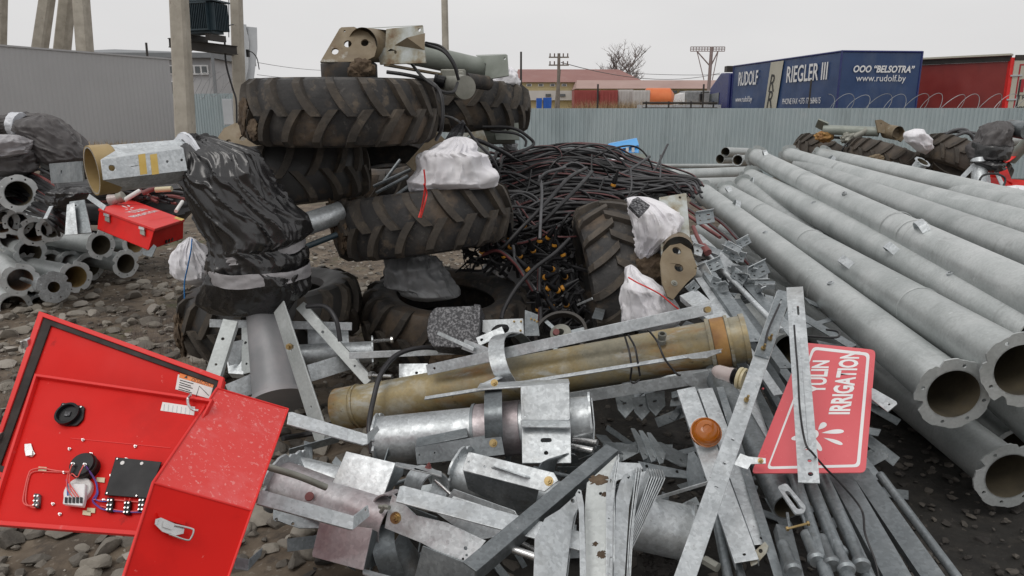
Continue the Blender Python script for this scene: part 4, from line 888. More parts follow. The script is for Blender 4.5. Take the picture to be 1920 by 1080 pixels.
# far pipes lying across behind the pile
for i, (a, b, r, lab) in enumerate((
    ((1175, 352, 10.5), (1395, 345, 11.0), .11, 'pipe lying crosswise, lowest of those between the cable heap and the long pipes'),
    ((1185, 333, 11.2), (1398, 324, 11.6), .10, 'pipe lying crosswise, second from below behind the cable heap'),
    ((1190, 311, 12.4), (1400, 311, 12.6), .035, 'thin rod lying crosswise along the foot of the fence'),
    ((1210, 325, 12.0), (1400, 317, 12.2), .03, 'thin dark rod crossing between the crosswise pipes and the fence'))):
    if r > .05: pipe(a, b, r, 'cross_pipe', lab, 'pipe', None, (0, 0))
    else:
        mb = MB(); mb.cyl(PP(a), PP(b), r, seg=10); mb.build('cross_rod', 'galv_pipe', None, lab, 'rod')
for i, (a, b, e) in enumerate((((1400, 286, 13.6), (1360, 285, 12.9), 0), ((1412, 300, 12.8), (1383, 300, 12.2), 1), ((1395, 298, 13.6), (1350, 298, 13.0), 0))):
    pipe(a, b, .085, 'short_pipe', ('topmost of the three short pipe ends beside the fence behind the stack', 'short pipe with a dark open end behind the stack by the fence', 'rearmost short pipe end lying low by the fence')[i], 'pipe', None, (0, e), fr_out=.1)

# ---------------- short flanged pipes at left
GS = 'short flanged pipes heaped at the left'
SP_ = [ # crop-5 coordinates: cx, cy, flange height, axis yaw (deg, 0 = pointing along +x), length, lining, label
 (90, 418, 168, 42, .8, 'pipe_inside', 'topmost short pipe of the left heap, its flange against the cables'),
 (2, 555, 150, 55, .8, 'pipe_rust', 'short pipe cut by the left edge just under the topmost one'),
 (87, 557, 120, 50, .9, 'pipe_rust', 'small bore short pipe under the topmost flange'),
 (170, 603, 134, 50, .9, 'pipe_rust', 'rusty mouthed short pipe right of the small bore one'),
 (245, 590, 118, 48, .9, 'pipe_inside', 'short pipe at the upper right of the heap below the grey bracket'),
 (147, 702, 138, 38, 1.3, 'pipe_inside', 'long bodied short pipe in the middle row of the left heap'),
 (-2, 725, 120, 45, .9, 'pipe_rust', 'short pipe cut by the left edge in the middle row'),
 (300, 680, 124, 45, .9, 'pipe_inside', 'short pipe mouth left of the bright horizontal one'),
 (487, 667, 136, 28, 1.0, 'pipe_inside', 'bright short pipe lying level in front of the red case'),
 (652, 658, 128, 24, 1.0, 'pipe_yellow', 'rightmost upper short pipe touching the red case'),
 (245, 745, 104, 50, .8, 'pipe_yellow', 'narrow short pipe in the centre of the left heap'),
 (432, 772, 132, 33, 1.0, 'pipe_inside', 'short pipe under the bright level one'),
 (607, 757, 132, 26, 1.0, 'pipe_inside', 'rightmost lower short pipe lying on the stones'),
 (98, 835, 152, 46, .9, 'pipe_rust', 'orange stained short pipe in the lower left of the heap'),
 (175, 805, 90, 50, .8, 'pipe_inside', 'small short pipe hidden between the lower flanges'),
 (365, 820, 146, 34, 1.0, 'pipe_yellow', 'yellow lined short pipe at the lower front of the heap'),
 (165, 918, 112, 50, .8, 'pipe_rust', 'dull rusty short pipe on the ground between two flanges'),
 (66, 965, 150, 46, .9, 'pipe_rust', 'lowest short pipe of the left heap at the frame edge'),
 (45, 640, 108, 46, .9, 'pipe_rust', 'short pipe peeping out between the second and third rows at the left'),
 (208, 655, 100, 48, .9, 'pipe_inside', 'short pipe squeezed behind the bright level pair of flanges'),
 (62, 775, 108, 46, .9, 'pipe_inside', 'short pipe filling the gap above the orange stained mouth'),
 (340, 748, 104, 36, .9, 'pipe_rust', 'short pipe filling the gap under the bright level one'),
 (540, 715, 100, 28, .9, 'pipe_yellow', 'short pipe between the upper and lower rightmost flanges'),
 (-8, 850, 110, 46, .9, 'pipe_inside', 'short pipe cut by the left edge in the lowest row')]
for cx, cy, h, yaw, L, lin, lab in SP_:
    px, py = cx / 2.571, 200 + cy / 2.571; ro = .145 if h > 115 else .115; zc = 2 * ro * F / (h / 2.571); zc, ro = (6.6, ro * 6.6 / zc) if (cy < 620 and zc > 6.6) else (zc, ro); c = P(px, py, zc)
    d = Vector((math.cos(R(-yaw)), math.sin(R(-yaw)), random.uniform(-.05, .05))).normalized(); r = ro * .73
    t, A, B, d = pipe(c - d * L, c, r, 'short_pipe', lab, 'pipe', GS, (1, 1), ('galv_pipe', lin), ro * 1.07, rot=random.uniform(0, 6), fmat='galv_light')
c = P(260 / 2.571, 200 + 870 / 2.571, 6.5); d = Vector((.75, -.66, .1)).normalized()
pipe(c - d * .8, c, .075, 'short_pipe', 'short pipe closed by a wide blind flange at the front of the left heap', 'pipe', GS, (0, 1), ('galv', 'pipe_yellow'), .145, hole=.05)
c = P(196 / 2.571, 200 + 960 / 2.571, 6.9)
pipe(c - d * .8, c, .09, 'short_pipe', 'dusty short pipe lying behind the blind flange on the stones', 'pipe', GS, (0, 1), ('galv_dark', 'pipe_yellow'), .12)

# ================================================================ TYRES
def tyre_mesh(Rr=.595, w_=.365, ri=.33, n=19, seg=76):
    mb = MB(); hw = w_ / 2
    prof = [(ri, -hw * .62), (ri + .02, -hw * .86), (ri + .09, -hw * 1.02), (Rr - .13, -hw * 1.05), (Rr - .082, -hw * .97), (Rr - .062, -hw * .80), (Rr - .040, -hw * .4), (Rr - .032, 0)]
    prof = prof + [(r_, -z) for r_, z in reversed(prof[:-1])]
    prof += [(ri + .02, hw * .5), (Rr - .10, hw * .72), (Rr - .07, 0), (Rr - .10, -hw * .72), (ri + .02, -hw * .5)]
    mb.lathe(prof, None, seg, 0, True)
    def surf(z): a = abs(z) / hw; return Rr - .034 - .048 * a ** 2.3
    for sg in (1, -1):
        for k in range(n):
            t0 = 2 * PI * (k + (.5 if sg > 0 else 0)) / n; m_ = 7; rings = []
            for i in range(m_ + 1):
                s_ = i / m_; z = sg * (-.018 + s_ * (hw + .02)); th = t0 + .30 * s_ - .10 * s_ * s_; dt = (.037 + .010 * (1 - s_)) * (1 if i else .9)
                top = Rr - .034 * s_ ** 2.6; bot = surf(min(hw, abs(z))) - .012
                if i == m_: top -= .035; bot -= .05; z = sg * (hw * 1.035)
                def q(r_, a): return Vector((r_ * math.cos(a), r_ * math.sin(a), z))
                rings.append([q(bot, th - dt * 1.25), q(top, th - dt), q(top, th + dt), q(bot, th + dt * 1.25)])
            if sg < 0: rings = [list(reversed(r_)) for r_ in rings]
            mb.loft(rings, 1)
    return mb
def rim_mesh(ri=.33, w_=.365):
    mb = MB(); hw = w_ / 2
    mb.lathe([(ri + .012, -hw * .82), (ri + .005, -hw * .6), (ri - .03, -hw * .55), (ri - .045, 0), (ri - .03, hw * .55), (ri + .005, hw * .6), (ri + .012, hw * .82), (ri, hw * .84), (ri - .05, hw * .5), (ri - .06, 0), (ri - .05, -hw * .5), (ri, -hw * .84)], None, 40, 0, True)
    mb.lathe([(.08, -.02), (ri - .05, -.05), (ri - .05, -.06), (.08, -.03)], None, 40, 0, True); return mb
_TM = {}
def mudblob(mb, c, s, seed, sq=(1, 1, .4), M4=None):
    bm = bmesh.new(); bmesh.ops.create_icosphere(bm, subdivisions=4, radius=1)
    vs = []
    for v in bm.verts:
        p = v.co; k = 1 + .35 * nz(p.x * 1.7 + seed, p.y * 1.7, p.z * 1.7) + .22 * nz(p.x * 5 + seed, p.y * 5, p.z * 5) + .12 * nz(p.x * 13, p.y * 13 + seed, p.z * 13)
        q = Vector((p.x * s * sq[0] * k, p.y * s * sq[1] * k, p.z * s * sq[2] * k)); vs.append((M4 @ q) if M4 else q + c)
    mb.add(vs, [[v.index for v in f.verts] for f in bm.faces]); bm.free()
def tyre(c, axis, label, mat='rubber', spin=0, mud=(), rim=False, w_=.365, Rr=.595, group='tractor tyres thrown on the heap', rimmat='galv_dark', ri=.33):
    key = (w_, Rr, ri)
    z = axis.normalized(); rot = z.to_track_quat('Z', 'Y')
    t = thing('tractor_tyre', label, 'tyre', c, group, rot @ Matrix.Rotation(spin, 3, 'Z').to_quaternion())
    if key not in _TM:
        o = tyre_mesh(Rr, w_, ri).build('casing', [mat, 'rubber_lug'], t, angle=35); _TM[key] = o.data
    else:
        o = bpy.data.objects.new('casing', _TM[key]); COL.objects.link(o); o.parent = t
    if o.data.materials[0] != M[mat]:
        o.data = o.data.copy(); o.data.materials[0] = M[mat]
        if mat == 'rubber_far': o.data.materials[1] = M[mat]
    if rim: rim_mesh(ri, w_).build('rim', rimmat, t)
    for (th, zz_, s_, r_) in mud:
        fr = Matrix.Rotation(th - spin, 4, 'Z') @ Matrix.Translation((r_ * .955, 0, zz_ * .95)) @ Matrix.Rotation(R(90), 4, 'Y')
        mb = MB(); mudblob(mb, Vector((0, 0, 0)), s_, th * 3 + zz_, (1, 1.1, .32), fr); mb.build('mud_cake', 'mud', t, angle=60)
    return t
Zv = Vector((0, 0, 1))
# ================================================================ CLOTH AND FILM SHAPES
def ridge(x): return max(0, 1 - abs(x) * 4.2) ** 1.3 + .25
def low(x): return x * 1.5 + .6
def blob(poly, Y, depth, nr=60, nc=90, amp=.03, fold=(4, .9), seed=0, lean=0, hi=1.0, fl=.0, Mx=None, pw=2.0, fsum=1, dirn=1.0):
    """cloth-like body with a given outline: rows of super-ellipses between the left and right edge of the outline at each height"""
    ys = [p[1] for p in poly]; y0, y1 = min(ys), max(ys); mb = MB(); rings = []
    def span(y):
        xs = []
        for i in range(len(poly)):
            (xa, ya), (xb, yb) = poly[i], poly[(i + 1) % len(poly)]
            if (ya - y) * (yb - y) <= 0 and ya != yb: xs.append(xa + (xb - xa) * (y - ya) / (yb - ya))
        return (min(xs), max(xs)) if xs else None
    for i in range(nr + 1):
        f_ = .5 - .5 * math.cos(PI * i / nr); f_ = .5 * f_ + .5 * i / nr
        y = y0 + (y1 - y0) * (.003 + .994 * f_); xa, xb = span(y)
        L_, R_ = PY(xa, y, Y), PY(xb, y, Y); c = (L_ + R_) / 2; hw = (R_ - L_).length / 2; v = f_
        e = min(1, 2.2 * math.sqrt(max(0, min(v, 1 - v)))); dp = depth * min(1, .25 + hw / max(1e-6, depth)) * e
        ring = []
        for k in range(nc):
            a = 2 * PI * k / nc; ca, sa = math.cos(a), math.sin(a)
            p = c + Vector((abs(ca) ** (2 / pw) * (1 if ca >= 0 else -1) * hw, abs(sa) ** (2 / pw) * (1 if sa >= 0 else -1) * dp, 0))
            nrm = Vector((ca / max(hw, .02), sa / max(dp, .02), 0)).normalized()
            q = Vector((a * 1.0, 0, 0)); u = ca * 1.6; w_ = sa * 1.6; vv = v
            wp = .45 * nz(u * 1.7 + seed, w_ * 1.7, vv * 3); n0 = low(nz(u * 1.3 + seed, w_ * 1.3, vv * 3.5)); n1 = ridge(nz(u * fold[0] * .4 + dirn * vv * 2.0 + seed + wp, w_ * fold[0] * .4, vv * fold[1] * 1.2 + wp))
            n2 = ridge(nz(u * fold[0] * .8 + dirn * .4 * vv * 3 + seed * 2 + wp, w_ * fold[0] * .8, vv * fold[1] * 3.4 + 5))
            n3 = ridge(nz(u * fold[0] * 2.3 + vv * 4, w_ * fold[0] * 2.3 + seed, vv * fold[1] * 4 + 9))
            dsp = amp * (.8 * (n0 - .6) + .5 * (n1 - .4) + .30 * (n2 - .4) + .13 * (n3 - .4)) * e
            ring.append(p + nrm * dsp + Vector((0, 0, dsp * .5)))
        rings.append(ring)
    mb.loft(rings); return mb
def sack(poly, Y, depth, label, seed, mat='bag', name='white_sack', cat='sack', **k):
    k['amp'] = k.get('amp', .03) * .85; k['fold'] = (5.5, .3); k['dirn'] = k.get('dirn', 1) * .25
    mb = blob(poly, Y, depth, seed=seed, **k); return mb.build(name, mat, None, label, cat, angle=70)

# ================================================================ FAR RIGHT GROUP (second heap)
G2 = 'tractor tyres of the far right heap'
tyre(P(1552, 300, 11.6), Vector((.50, .06, .86)), 'smallest far tyre, leaning at the left end of the far right heap', 'rubber_far', .2, group=G2)
tyre(P(1662, 305, 10.4), Vector((.36, .04, .93)), 'far tyre lying tilted in the middle of the far right heap', 'rubber_far', .5, group=G2)
tyre(P(1805, 308, 9.8), Vector((.48, .05, .87)), 'far tyre right of the white sack, beside the wrapped elbow', 'rubber_far', .9, group=G2)
t, A, B, d = pipe((1544, 243, 10.8), (1648, 247, 10.4), .07, 'far_axle', 'grey-green axle tube with brackets lying on top of the far right heap', 'axle', None, (0, 0), ('greygreen', 'pipe_inside'))
pl = Plane((1530, 224, 10.8), (1548, 236, 10.8), (1530, 240, 11.0)); mb = MB(); pl.plate(mb, [(1534, 224), (1553, 232), (1548, 248), (1528, 238)], t=.02); mb.build('end_plate', 'greygreen', t)
pl = Plane((1640, 240, 10.3), (1700, 240, 10.3), (1640, 270, 10.3)); mb = MB()
pl.plate(mb, [(1642, 225), (1652, 224), (1680, 240), (1696, 244), (1698, 256), (1690, 266), (1668, 252), (1647, 248)], [(1684, 247, .018), (1692, 251, .018), (1652, 232, .01)], t=.03); mb.build('bracket_plate', 'brown', t)
mb = MB(); mb.cyl(P(1662, 246, 10.4), P(1684, 250, 10.2), .10, seg=20, caps=False); mb.build('pivot_drum', 'brown', t)
q = P(1592, 259, 10.6); t = thing('drive_gearbox', 'grey gearbox hanging under the far axle tube', 'gearbox', q)
mb = MB(); mudblob(mb, q, .10, 4, (1.1, .9, .95)); mb.build('gear_housing', 'motor', t, angle=60)
mb = MB(); mb.cyl(q + Vector((.05, -.05, .02)), q + Vector((.2, -.12, .12)), .05, seg=14); mb.build('motor_barrel', 'motor', t)
mb = MB(); mudblob(mb, P(1545, 256, 10.8), .10, 7, (1.2, .8, .8)); mb.build('coupling', 'rustband', t, angle=60)
mb = MB(); mb.cyl(P(1552, 257, 10.8), P(1588, 259, 10.7), .02, seg=8); mb.cyl(P(1596, 258, 10.6), P(1625, 262, 10.5), .025, seg=8); mb.build('drive_shaft', 'darksteel', t)
for i, pts in enumerate(([(1588, 268, 10.5), (1580, 280, 10.5), (1578, 292, 10.6)], [(1592, 270, 10.5), (1590, 282, 10.5), (1592, 292, 10.6)], [(1600, 262, 10.5), (1605, 270, 10.5), (1598, 290, 10.5)])):
    cable([PP(p) for p in pts], .014, 'cable', label=('left', 'middle', 'right')[i] + ' one of three black cables hanging from the far gearbox')
sack([(1703, 248), (1716, 241), (1732, 243), (1736, 254), (1744, 262), (1742, 280), (1736, 290), (1722, 284), (1712, 274), (1700, 266), (1697, 256)], 9.75, .16, 'white sack lying on the middle far tyre, left of the far wrapped elbow', 11, nr=40, nc=60, amp=.03)
mb = MB(); mudblob(mb, P(1640, 300, 9.9), .09, 3, (1.5, .8, .8)); mb.build('hub_bracket', 'brown', None, 'brown stained hub lying under the middle far tyre', 'hub', angle=60)
t, A, B, d = pipe((1715, 322, 8.6), (1730, 303, 8.5), .07, 'flanged_stub', 'short bright stub with a flange standing under the far tyres', 'pipe stub', None, (0, 1), ('galv', 'pipe_inside'))
# wrapped elbow of the far heap
t = thing('wrapped_elbow', 'far pipe elbow wrapped in black film on a steel stand at the right edge', 'wrapped pipe', P(1845, 380, 8.8))
mb = blob([(1870, 226), (1888, 228), (1896, 240), (1890, 262), (1888, 292), (1884, 305), (1822, 303), (1818, 296), (1824, 272), (1838, 252), (1852, 236)], 8.6, .2, amp=.035, seed=4, fold=(4, 1), nr=50, nc=70); mb.build('plastic_film', 'wrapgrey', t, angle=70)
mb = blob([(1824, 266), (1888, 268), (1887, 292), (1880, 306), (1822, 303)], 8.58, .24, amp=.012, seed=5, nr=24, nc=60); mb.build('lower_band', 'wrap', t, angle=70)
mb = blob([(1816, 303), (1880, 300), (1878, 318), (1862, 326), (1846, 320), (1826, 308)], 8.45, .14, amp=.03, seed=6, nr=24, nc=50); mb.build('bunched_hem', 'wrap', t, angle=70)
mb = MB(); mb.cyl(P(1893, 240, 8.5), P(1930, 246, 8.2), .10, seg=24); mb.build('elbow_mouth', 'galv_dark', t)
mb = MB(); mb.cyl(P(1836, 300, 8.4), P(1837, 368, 8.3), .09, .075, 20); mb.build('riser', 'galv', t)
for a, b in (((1828, 308, 8.3), (1782, 356, 8.1)), ((1866, 318, 8.3), (1894, 378, 8.0)), ((1850, 312, 8.6), (1856, 365, 8.6))):
    mb = MB(); mb.beam(PP(a), PP(b), .05, .008, Vector((0, -1, .3))); mb.build('leg', 'galv', t)
mb = MB(); mb.beam(P(1730, 334, 8.6), P(1905, 362, 8.2), .06, .01, Vector((0, -1, .3))); mb.build('cross_rail', 'galv', t)
cable([P(1832, 352, 8.0), P(1842, 330, 8.0), P(1866, 326, 8.), P(1884, 334, 8.), P(1880, 350, 8.), P(1862, 357, 8.)], .012, 'cable', label='black cable loop hanging in front of the far steel stand')
mb = MB(); mb.beam(P(1728, 330, 8.8), P(1806, 336, 8.7), .05, .01, Vector((0, -1, .3))); mb.build('flat_bar', 'white', None, 'white flat bar lying under the far tyres', 'bar')
def hexa(name, pts_front, back, mat, label, cat, bev=.006, parent=None):
    """closed box: 4 front world points plus a back offset"""
    mb = MB(); f_ = list(pts_front); b_ = [p + back for p in f_]; mb.add(f_ + b_, [(0, 1, 2, 3), (7, 6, 5, 4), (0, 4, 5, 1), (1, 5, 6, 2), (2, 6, 7, 3), (3, 7, 4, 0)])
    return mb.build(name, mat, parent, label, cat, smooth=False, bevel=bev)
t = thing('control_case', 'red control case lying on its back behind the far steel stand', 'case', P(1880, 340, 8.8))
hexa('case_body', [P(1850, 354, 8.5), P(1925, 350, 8.4), P(1925, 338, 8.6), P(1855, 332, 8.7)], Vector((0, .3, -.12)), 'red', None, None, parent=t)
hexa('case_lid', [P(1866, 330, 8.8), P(1900, 344, 8.5), P(1888, 312, 8.9), P(1862, 318, 9.0)], Vector((.05, .2, -.06)), 'red', None, None, parent=t)
pl = Plane((1884, 304, 9.2), (1910, 290, 9.3), (1890, 275, 9.6)); mb = MB(); pl.plate(mb, [(1877, 307), (1889, 274), (1911, 289), (1893, 302)], t=.01); t = mb.build('sign_board', 'redlight', None, 'small faded red sign board leaning behind the far wrapped elbow', 'sign')
mb = MB(); pl.plate(mb, [(1884, 301), (1891, 280), (1905, 289), (1892, 298)], t=.002, off=.003, holes=()); 
mb2 = MB(); pl.plate(mb2, [(1886, 296), (1890, 284), (1892, 285), (1888, 297)], t=.002, off=.003); mb2.build('sign_line', 'white', t)
sack([(1890, 352), (1905, 347), (1930, 350), (1940, 385), (1912, 384), (1896, 374)], 7.9, .2, 'white sack at the right edge beside the far steel stand', 12, nr=30, nc=50)
for i, pts in enumerate(([(1772, 252, 10.2), (1790, 244, 10.2), (1812, 244, 10.2), (1826, 262, 10.1)], [(1740, 260, 10.2), (1775, 250, 10.3), (1800, 247, 10.2), (1830, 250, 10.1)], [(1790, 256, 10), (1810, 249, 10), (1824, 256, 10), (1828, 270, 10)])):
    cable([PP(p) for p in pts], .022, 'cable_grey', label=('inner', 'outer', 'lower')[i] + ' grey hose arching over the far right tyre')
pipe((1890, 262, 10), (1990, 262, 10), .09, 'cross_pipe', 'grey pipe leaving the frame behind the far wrapped elbow', 'pipe', None, (0, 0), ('galv_pipe', 'pipe_inside'))
pipe((1895, 300, 9.4), (1950, 240, 9), .07, 'cross_pipe', 'leaning green-grey tube at the right edge above the red case', 'pipe', None, (0, 0), ('greygreen', 'pipe_inside'))
# ================================================================ CENTRE: the tyre heap
TW = 'tractor tyres thrown on the heap'
tyre(P(641, 209, 4.45), Vector((.0, .02, -1)), 'topmost large muddy tyre lying flat above all the others', spin=.1, mud=((-.50, .03, .10, .60), (-.30, .05, .07, .60), (-.75, .10, .06, .60)), rim=True)
tyre(P(862, 202, 6.0), Vector((.03, .05, 1)), 'tyre lying flat behind the topmost one, under the long axle tube', spin=.5, rim=True)
tyre(P(530, 330, 4.9), Vector((-.10, .06, 1)), 'mud caked tyre right behind the black wrapped elbow, under the topmost tyre', 'rubber_clean', .3, mud=((-1.25, -.02, .19, .60), (-1.0, -.07, .15, .60), (-1.55, -.08, .14, .60), (-.8, -.03, .12, .60), (-.65, -.10, .10, .60)))
tyre(P(728, 318, 6.3), Vector((.0, -.35, 1)), 'tyre seen in the gap between the mud caked tyre and the white sack', spin=.8)
tyre(P(794, 414, 4.75), Vector((.13, -.10, -1)), 'middle tyre carrying the white sack with the red cord', spin=.33, rim=True, mud=((-2.55, -.10, .11, .60), (-2.3, -.06, .08, .60), (-2.8, .02, .10, .59)))
tyre(P(838, 590, 5.05), Vector((.06, -.10, 1)), 'lowest tyre, its dark opening turned up under the grey plastic sheet', spin=.1, mud=((-1.9, -.08, .15, .60), (-1.55, -.10, .12, .60)))
tyre(P(512, 582, 4.85), Vector((-.05, -.02, 1)), 'low tyre on the stones behind the legs of the wrapped elbow stand', 'rubber_clean', spin=.6, mud=((-1.5, -.05, .14, .6),))
tyre(P(1150, 540, 4.85), Vector((1, .02, .17)), 'upright tyre showing its full chevron tread in front of the cable heap', spin=.12, mud=((-1.30, -.02, .15, .60), (-1.15, .07, .10, .61), (-1.45, -.06, .10, .61), (.0, 0, .03, .6)))
tyre(P(1113, 372, 9.4), Vector((1, -.12, .05)), 'distant upright tyre in the cables left of the bright blue case', 'rubber_far', spin=.4)

# ---------------- drive unit lying on the topmost tyre
t = thing('axle_assembly', 'stained axle tube with drilled end brackets lying on the topmost tyre', 'axle', P(760, 130, 4.5))
pl = Plane((600, 115, 4.25), (705, 110, 4.25), (640, 52, 4.30)); mb = MB()
pl.plate(mb, [(600, 116), (636, 54), (640, 51), (664, 50), (672, 54), (690, 60), (702, 72), (707, 90), (702, 106), (690, 112), (672, 116)], [(628, 96, .021), (652, 82, .023), (684, 80, .023), (646, 58, .006)], t=.014); mb.build('bracket_plate', 'brown', t, bevel=.002)
mb = MB(); mb.cyl(P(680, 84, 4.27), P(735, 88, 4.6), .098, seg=36, caps=False); mb.build('pivot_drum', 'brown', t)
pl = Plane((700, 50, 4.35), (795, 47, 4.2), (725, 120, 4.3)); mb = MB()
pl.plate(mb, [(724, 54), (792, 47), (798, 118), (712, 121), (708, 98), (722, 88)], [(741, 98, .010), (786, 56, .010)], t=.01); mb.build('side_plate', 'mottled', t, bevel=.002)
mb = MB(); A_, B_ = pl.w(748, 86, .001), pl.w(796, 70, .001); mb.add([pl.w(740, 85, .0), pl.w(797, 62, .0), pl.w(796, 94, .0), pl.w(772, 76, .05)], [(0, 2, 3), (0, 3, 1), (1, 3, 2)]); mb.build('gusset', 'brown', t, smooth=False)
pl2 = Plane((688, 53, 4.45), (790, 48, 4.25), (690, 50, 4.7)); mb = MB(); mb.add([P(690, 54, 4.4), P(792, 48, 4.2), P(792, 47, 4.4), P(690, 52, 4.6)], [(0, 1, 2, 3)]); mb.build('top_flange', 'greygreen', t)
mb = MB(); mb.cyl(P(735, 92, 4.6), P(908, 130, 5.2), .073, seg=30); mb.build('axle_tube', 'greygreen', t)
mb = MB(); pl = Plane((893, 104, 5.15), (950, 102, 5.0), (905, 150, 5.1)); pl.plate(mb, [(893, 105), (950, 102), (953, 142), (908, 150), (911, 120)], [(946, 110, .008)], t=.012); mb.build('end_plate', 'greygreen', t, bevel=.002)
mb = MB(); mb.add([P(893, 105, 5.15), P(950, 102, 5.0), P(948, 101, 5.3), P(892, 103, 5.5)], [(0, 1, 2, 3)]); mb.add([P(908, 150, 5.1), P(953, 142, 5.0), P(953, 141, 5.3), P(905, 147, 5.4)], [(0, 1, 2, 3)]); mb.build('end_flange', 'greygreen', t)
mb = MB(); mb.beam(P(725, 122, 4.3), P(900, 152, 5.0), .05, .012); mb.build('base_bar', 'brown', t)
t = thing('hub_pad', 'short dark cylindrical hub lying between the bracket and the topmost tyre', 'hub', P(655, 132, 4.4))
mb = MB(); mb.lathe([(0, -.05), (.165, -.05), (.17, -.04), (.17, .035), (.16, .045), (0, .045)], Matrix.Translation(P(655, 132, 4.42)), 40); mb.build('hub_drum', 'rubber_clean', t)
mb = MB(); mudblob(mb, P(680, 128, 4.25), .07, 9, (1, .8, .8)); mudblob(mb, P(668, 133, 4.24), .05, 12, (1, .8, .9)); mb.build('mud_cake', 'mud', t, angle=60)
t = thing('drive_gearbox', 'grey cast gearbox with a round motor under the axle tube on the tyres', 'gearbox', P(845, 165, 4.6))
mb = MB(); mb.cyl(P(838, 160, 4.7), P(866, 163, 4.5), .062, seg=24); mb.cyl(P(862, 162, 4.52), P(872, 164, 4.45), .072, seg=24); mb.build('gear_housing', 'motor', t)
mb = MB(); mb.cyl(P(818, 152, 4.6), P(834, 155, 4.6), .040, seg=20); mb.cyl(P(815, 151, 4.6), P(820, 152, 4.6), .045, seg=20); mb.build('motor_plug', 'black', t)
mb = MB(); mb.box((.16, .1, .05), Matrix.Translation(P(850, 138, 4.7))); mb.box((.05, .05, .08), Matrix.Translation(P(862, 146, 4.6))); mb.build('terminal_box', 'motor', t, bevel=.006)
mb = MB(); mb.cyl(P(872, 150, 4.9), P(915, 156, 5.1), .05, seg=16); mb.build('coupling', 'rubber', t)
# hoses around the gearbox
HS = [([(797, 84, 4.3), (830, 95, 4.25), (850, 120, 4.25), (860, 150, 4.3)], .010, 'upper black hose arching from the bracket plate to the gearbox'),
      ([(798, 80, 4.35), (828, 88, 4.3), (848, 112, 4.3), (858, 135, 4.35)], .008, 'thin hose running beside the upper hose to the gearbox'),
      ([(772, 120, 4.3), (790, 142, 4.2), (812, 160, 4.15), (830, 172, 4.15), (850, 172, 4.2), (858, 155, 4.3)], .009, 'black hose looping under the gearbox above the topmost tyre'),
      ([(725, 135, 4.3), (760, 140, 4.3), (800, 150, 4.3), (822, 168, 4.12), (830, 200, 4.08), (828, 240, 4.1), (818, 262, 4.2)], .011, 'black hose running over the right shoulder of the topmost tyre'),
      ([(832, 218, 4.9), (850, 222, 4.8), (872, 238, 4.6), (895, 268, 4.5), (925, 300, 4.5), (938, 335, 4.6)], .009, 'black hose falling from the tyres to the cable heap'),
      ([(862, 268, 5.2), (890, 262, 5.2), (930, 278, 5.3), (960, 295, 5.5)], .016, 'thick black hose below the rear tyre'),
      ([(905, 238, 5.5), (960, 240, 5.5), (992, 258, 5.5), (1000, 272, 5.5), (975, 285, 5.4), (960, 290, 5.4)], .012, 'black hose looping out past the rear tyre towards the fence'),
      ([(920, 246, 5.5), (965, 250, 5.5), (985, 262, 5.5), (985, 275, 5.5)], .010, 'inner hose of the loop below the rear tyre')]
for pts, r, lab in HS: cable([PP(p) for p in pts], r, 'cable', name='hose', label=lab, cat='hose')
for i in range(7):
    cable([P(835 + i * 3, 262 - i, 4.6), P(850 + i * 2, 240 + i, 4.6), P(863 + i * 1.2, 226 + abs(i - 3) * 2, 4.55), P(866 + i, 232 + i, 4.6), P(852 + i * 2, 252 + i * 2, 4.6)], .0035, 'cable_grey', name='thin_wire', label='thin grey wire of the bunch above the white sack', cat='wire', group='thin grey wires bunched above the white sack', seg=5)
# rear support plates under the second tyre
t = thing('support_frame', 'stained steel support between the rear tyre and the white sack', 'frame', P(900, 270, 5.3))
pl = Plane((860, 250, 5.4), (915, 245, 5.3), (900, 300, 5.3)); mb = MB(); pl.plate(mb, [(858, 252), (905, 244), (912, 262), (918, 296), (905, 300), (880, 262)], [(878, 256, .012)], t=.015); mb.build('side_plate', 'mottled', t)
mb = MB(); mb.beam(P(830, 258, 5.3), P(775, 320, 5.2), .14, .012, Vector((.3, -1, .1))); mb.build('brace_plate', 'brown', t)
mb = MB(); mb.cyl(P(900, 248, 5.8), P(965, 246, 5.8), .10, seg=24); mb.build('tube', 'greygreen', t)
mb = MB(); pl = Plane((905, 232, 5.7), (972, 232, 5.7), (905, 262, 5.7)); pl.plate(mb, [(925, 234), (972, 230), (974, 262), (930, 262)], t=.02); mb.build('rear_plate', 'greygreen', t)
t = thing('tan_bracket', 'tan drilled bracket plate sticking out left of the topmost tyre', 'bracket', P(440, 255, 4.9))
pl = Plane((412, 262, 4.75), (495, 275, 4.7), (450, 230, 4.8)); mb = MB(); pl.plate(mb, [(408, 258), (420, 240), (440, 231), (456, 230), (500, 268), (505, 282), (470, 290), (420, 275)], [(455, 259, .022), (428, 266, .02)], t=.012); mb.build('bracket_plate', 'brown', t)
mb = MB(); mb.beam(P(470, 280, 4.8), P(540, 276, 4.9), .10, .015, Vector((0, -1, .3))); mb.build('base_plate', 'brown', t)
for i, (a, b) in enumerate((((700, 350, 5.2), (770, 318, 5.3)), ((705, 362, 5.1), (765, 330, 5.2)), ((720, 340, 5.3), (750, 300, 5.4)), ((735, 372, 5.0), (792, 330, 5.1)))):
    mb = MB(); mb.cyl(PP(a), PP(b), .012, seg=8); mb.build('thin_rod', 'galv_dark', None, ('lowest', 'second', 'steepest', 'right hand')[i] + ' thin rod in the gap left of the white sack', 'rod')

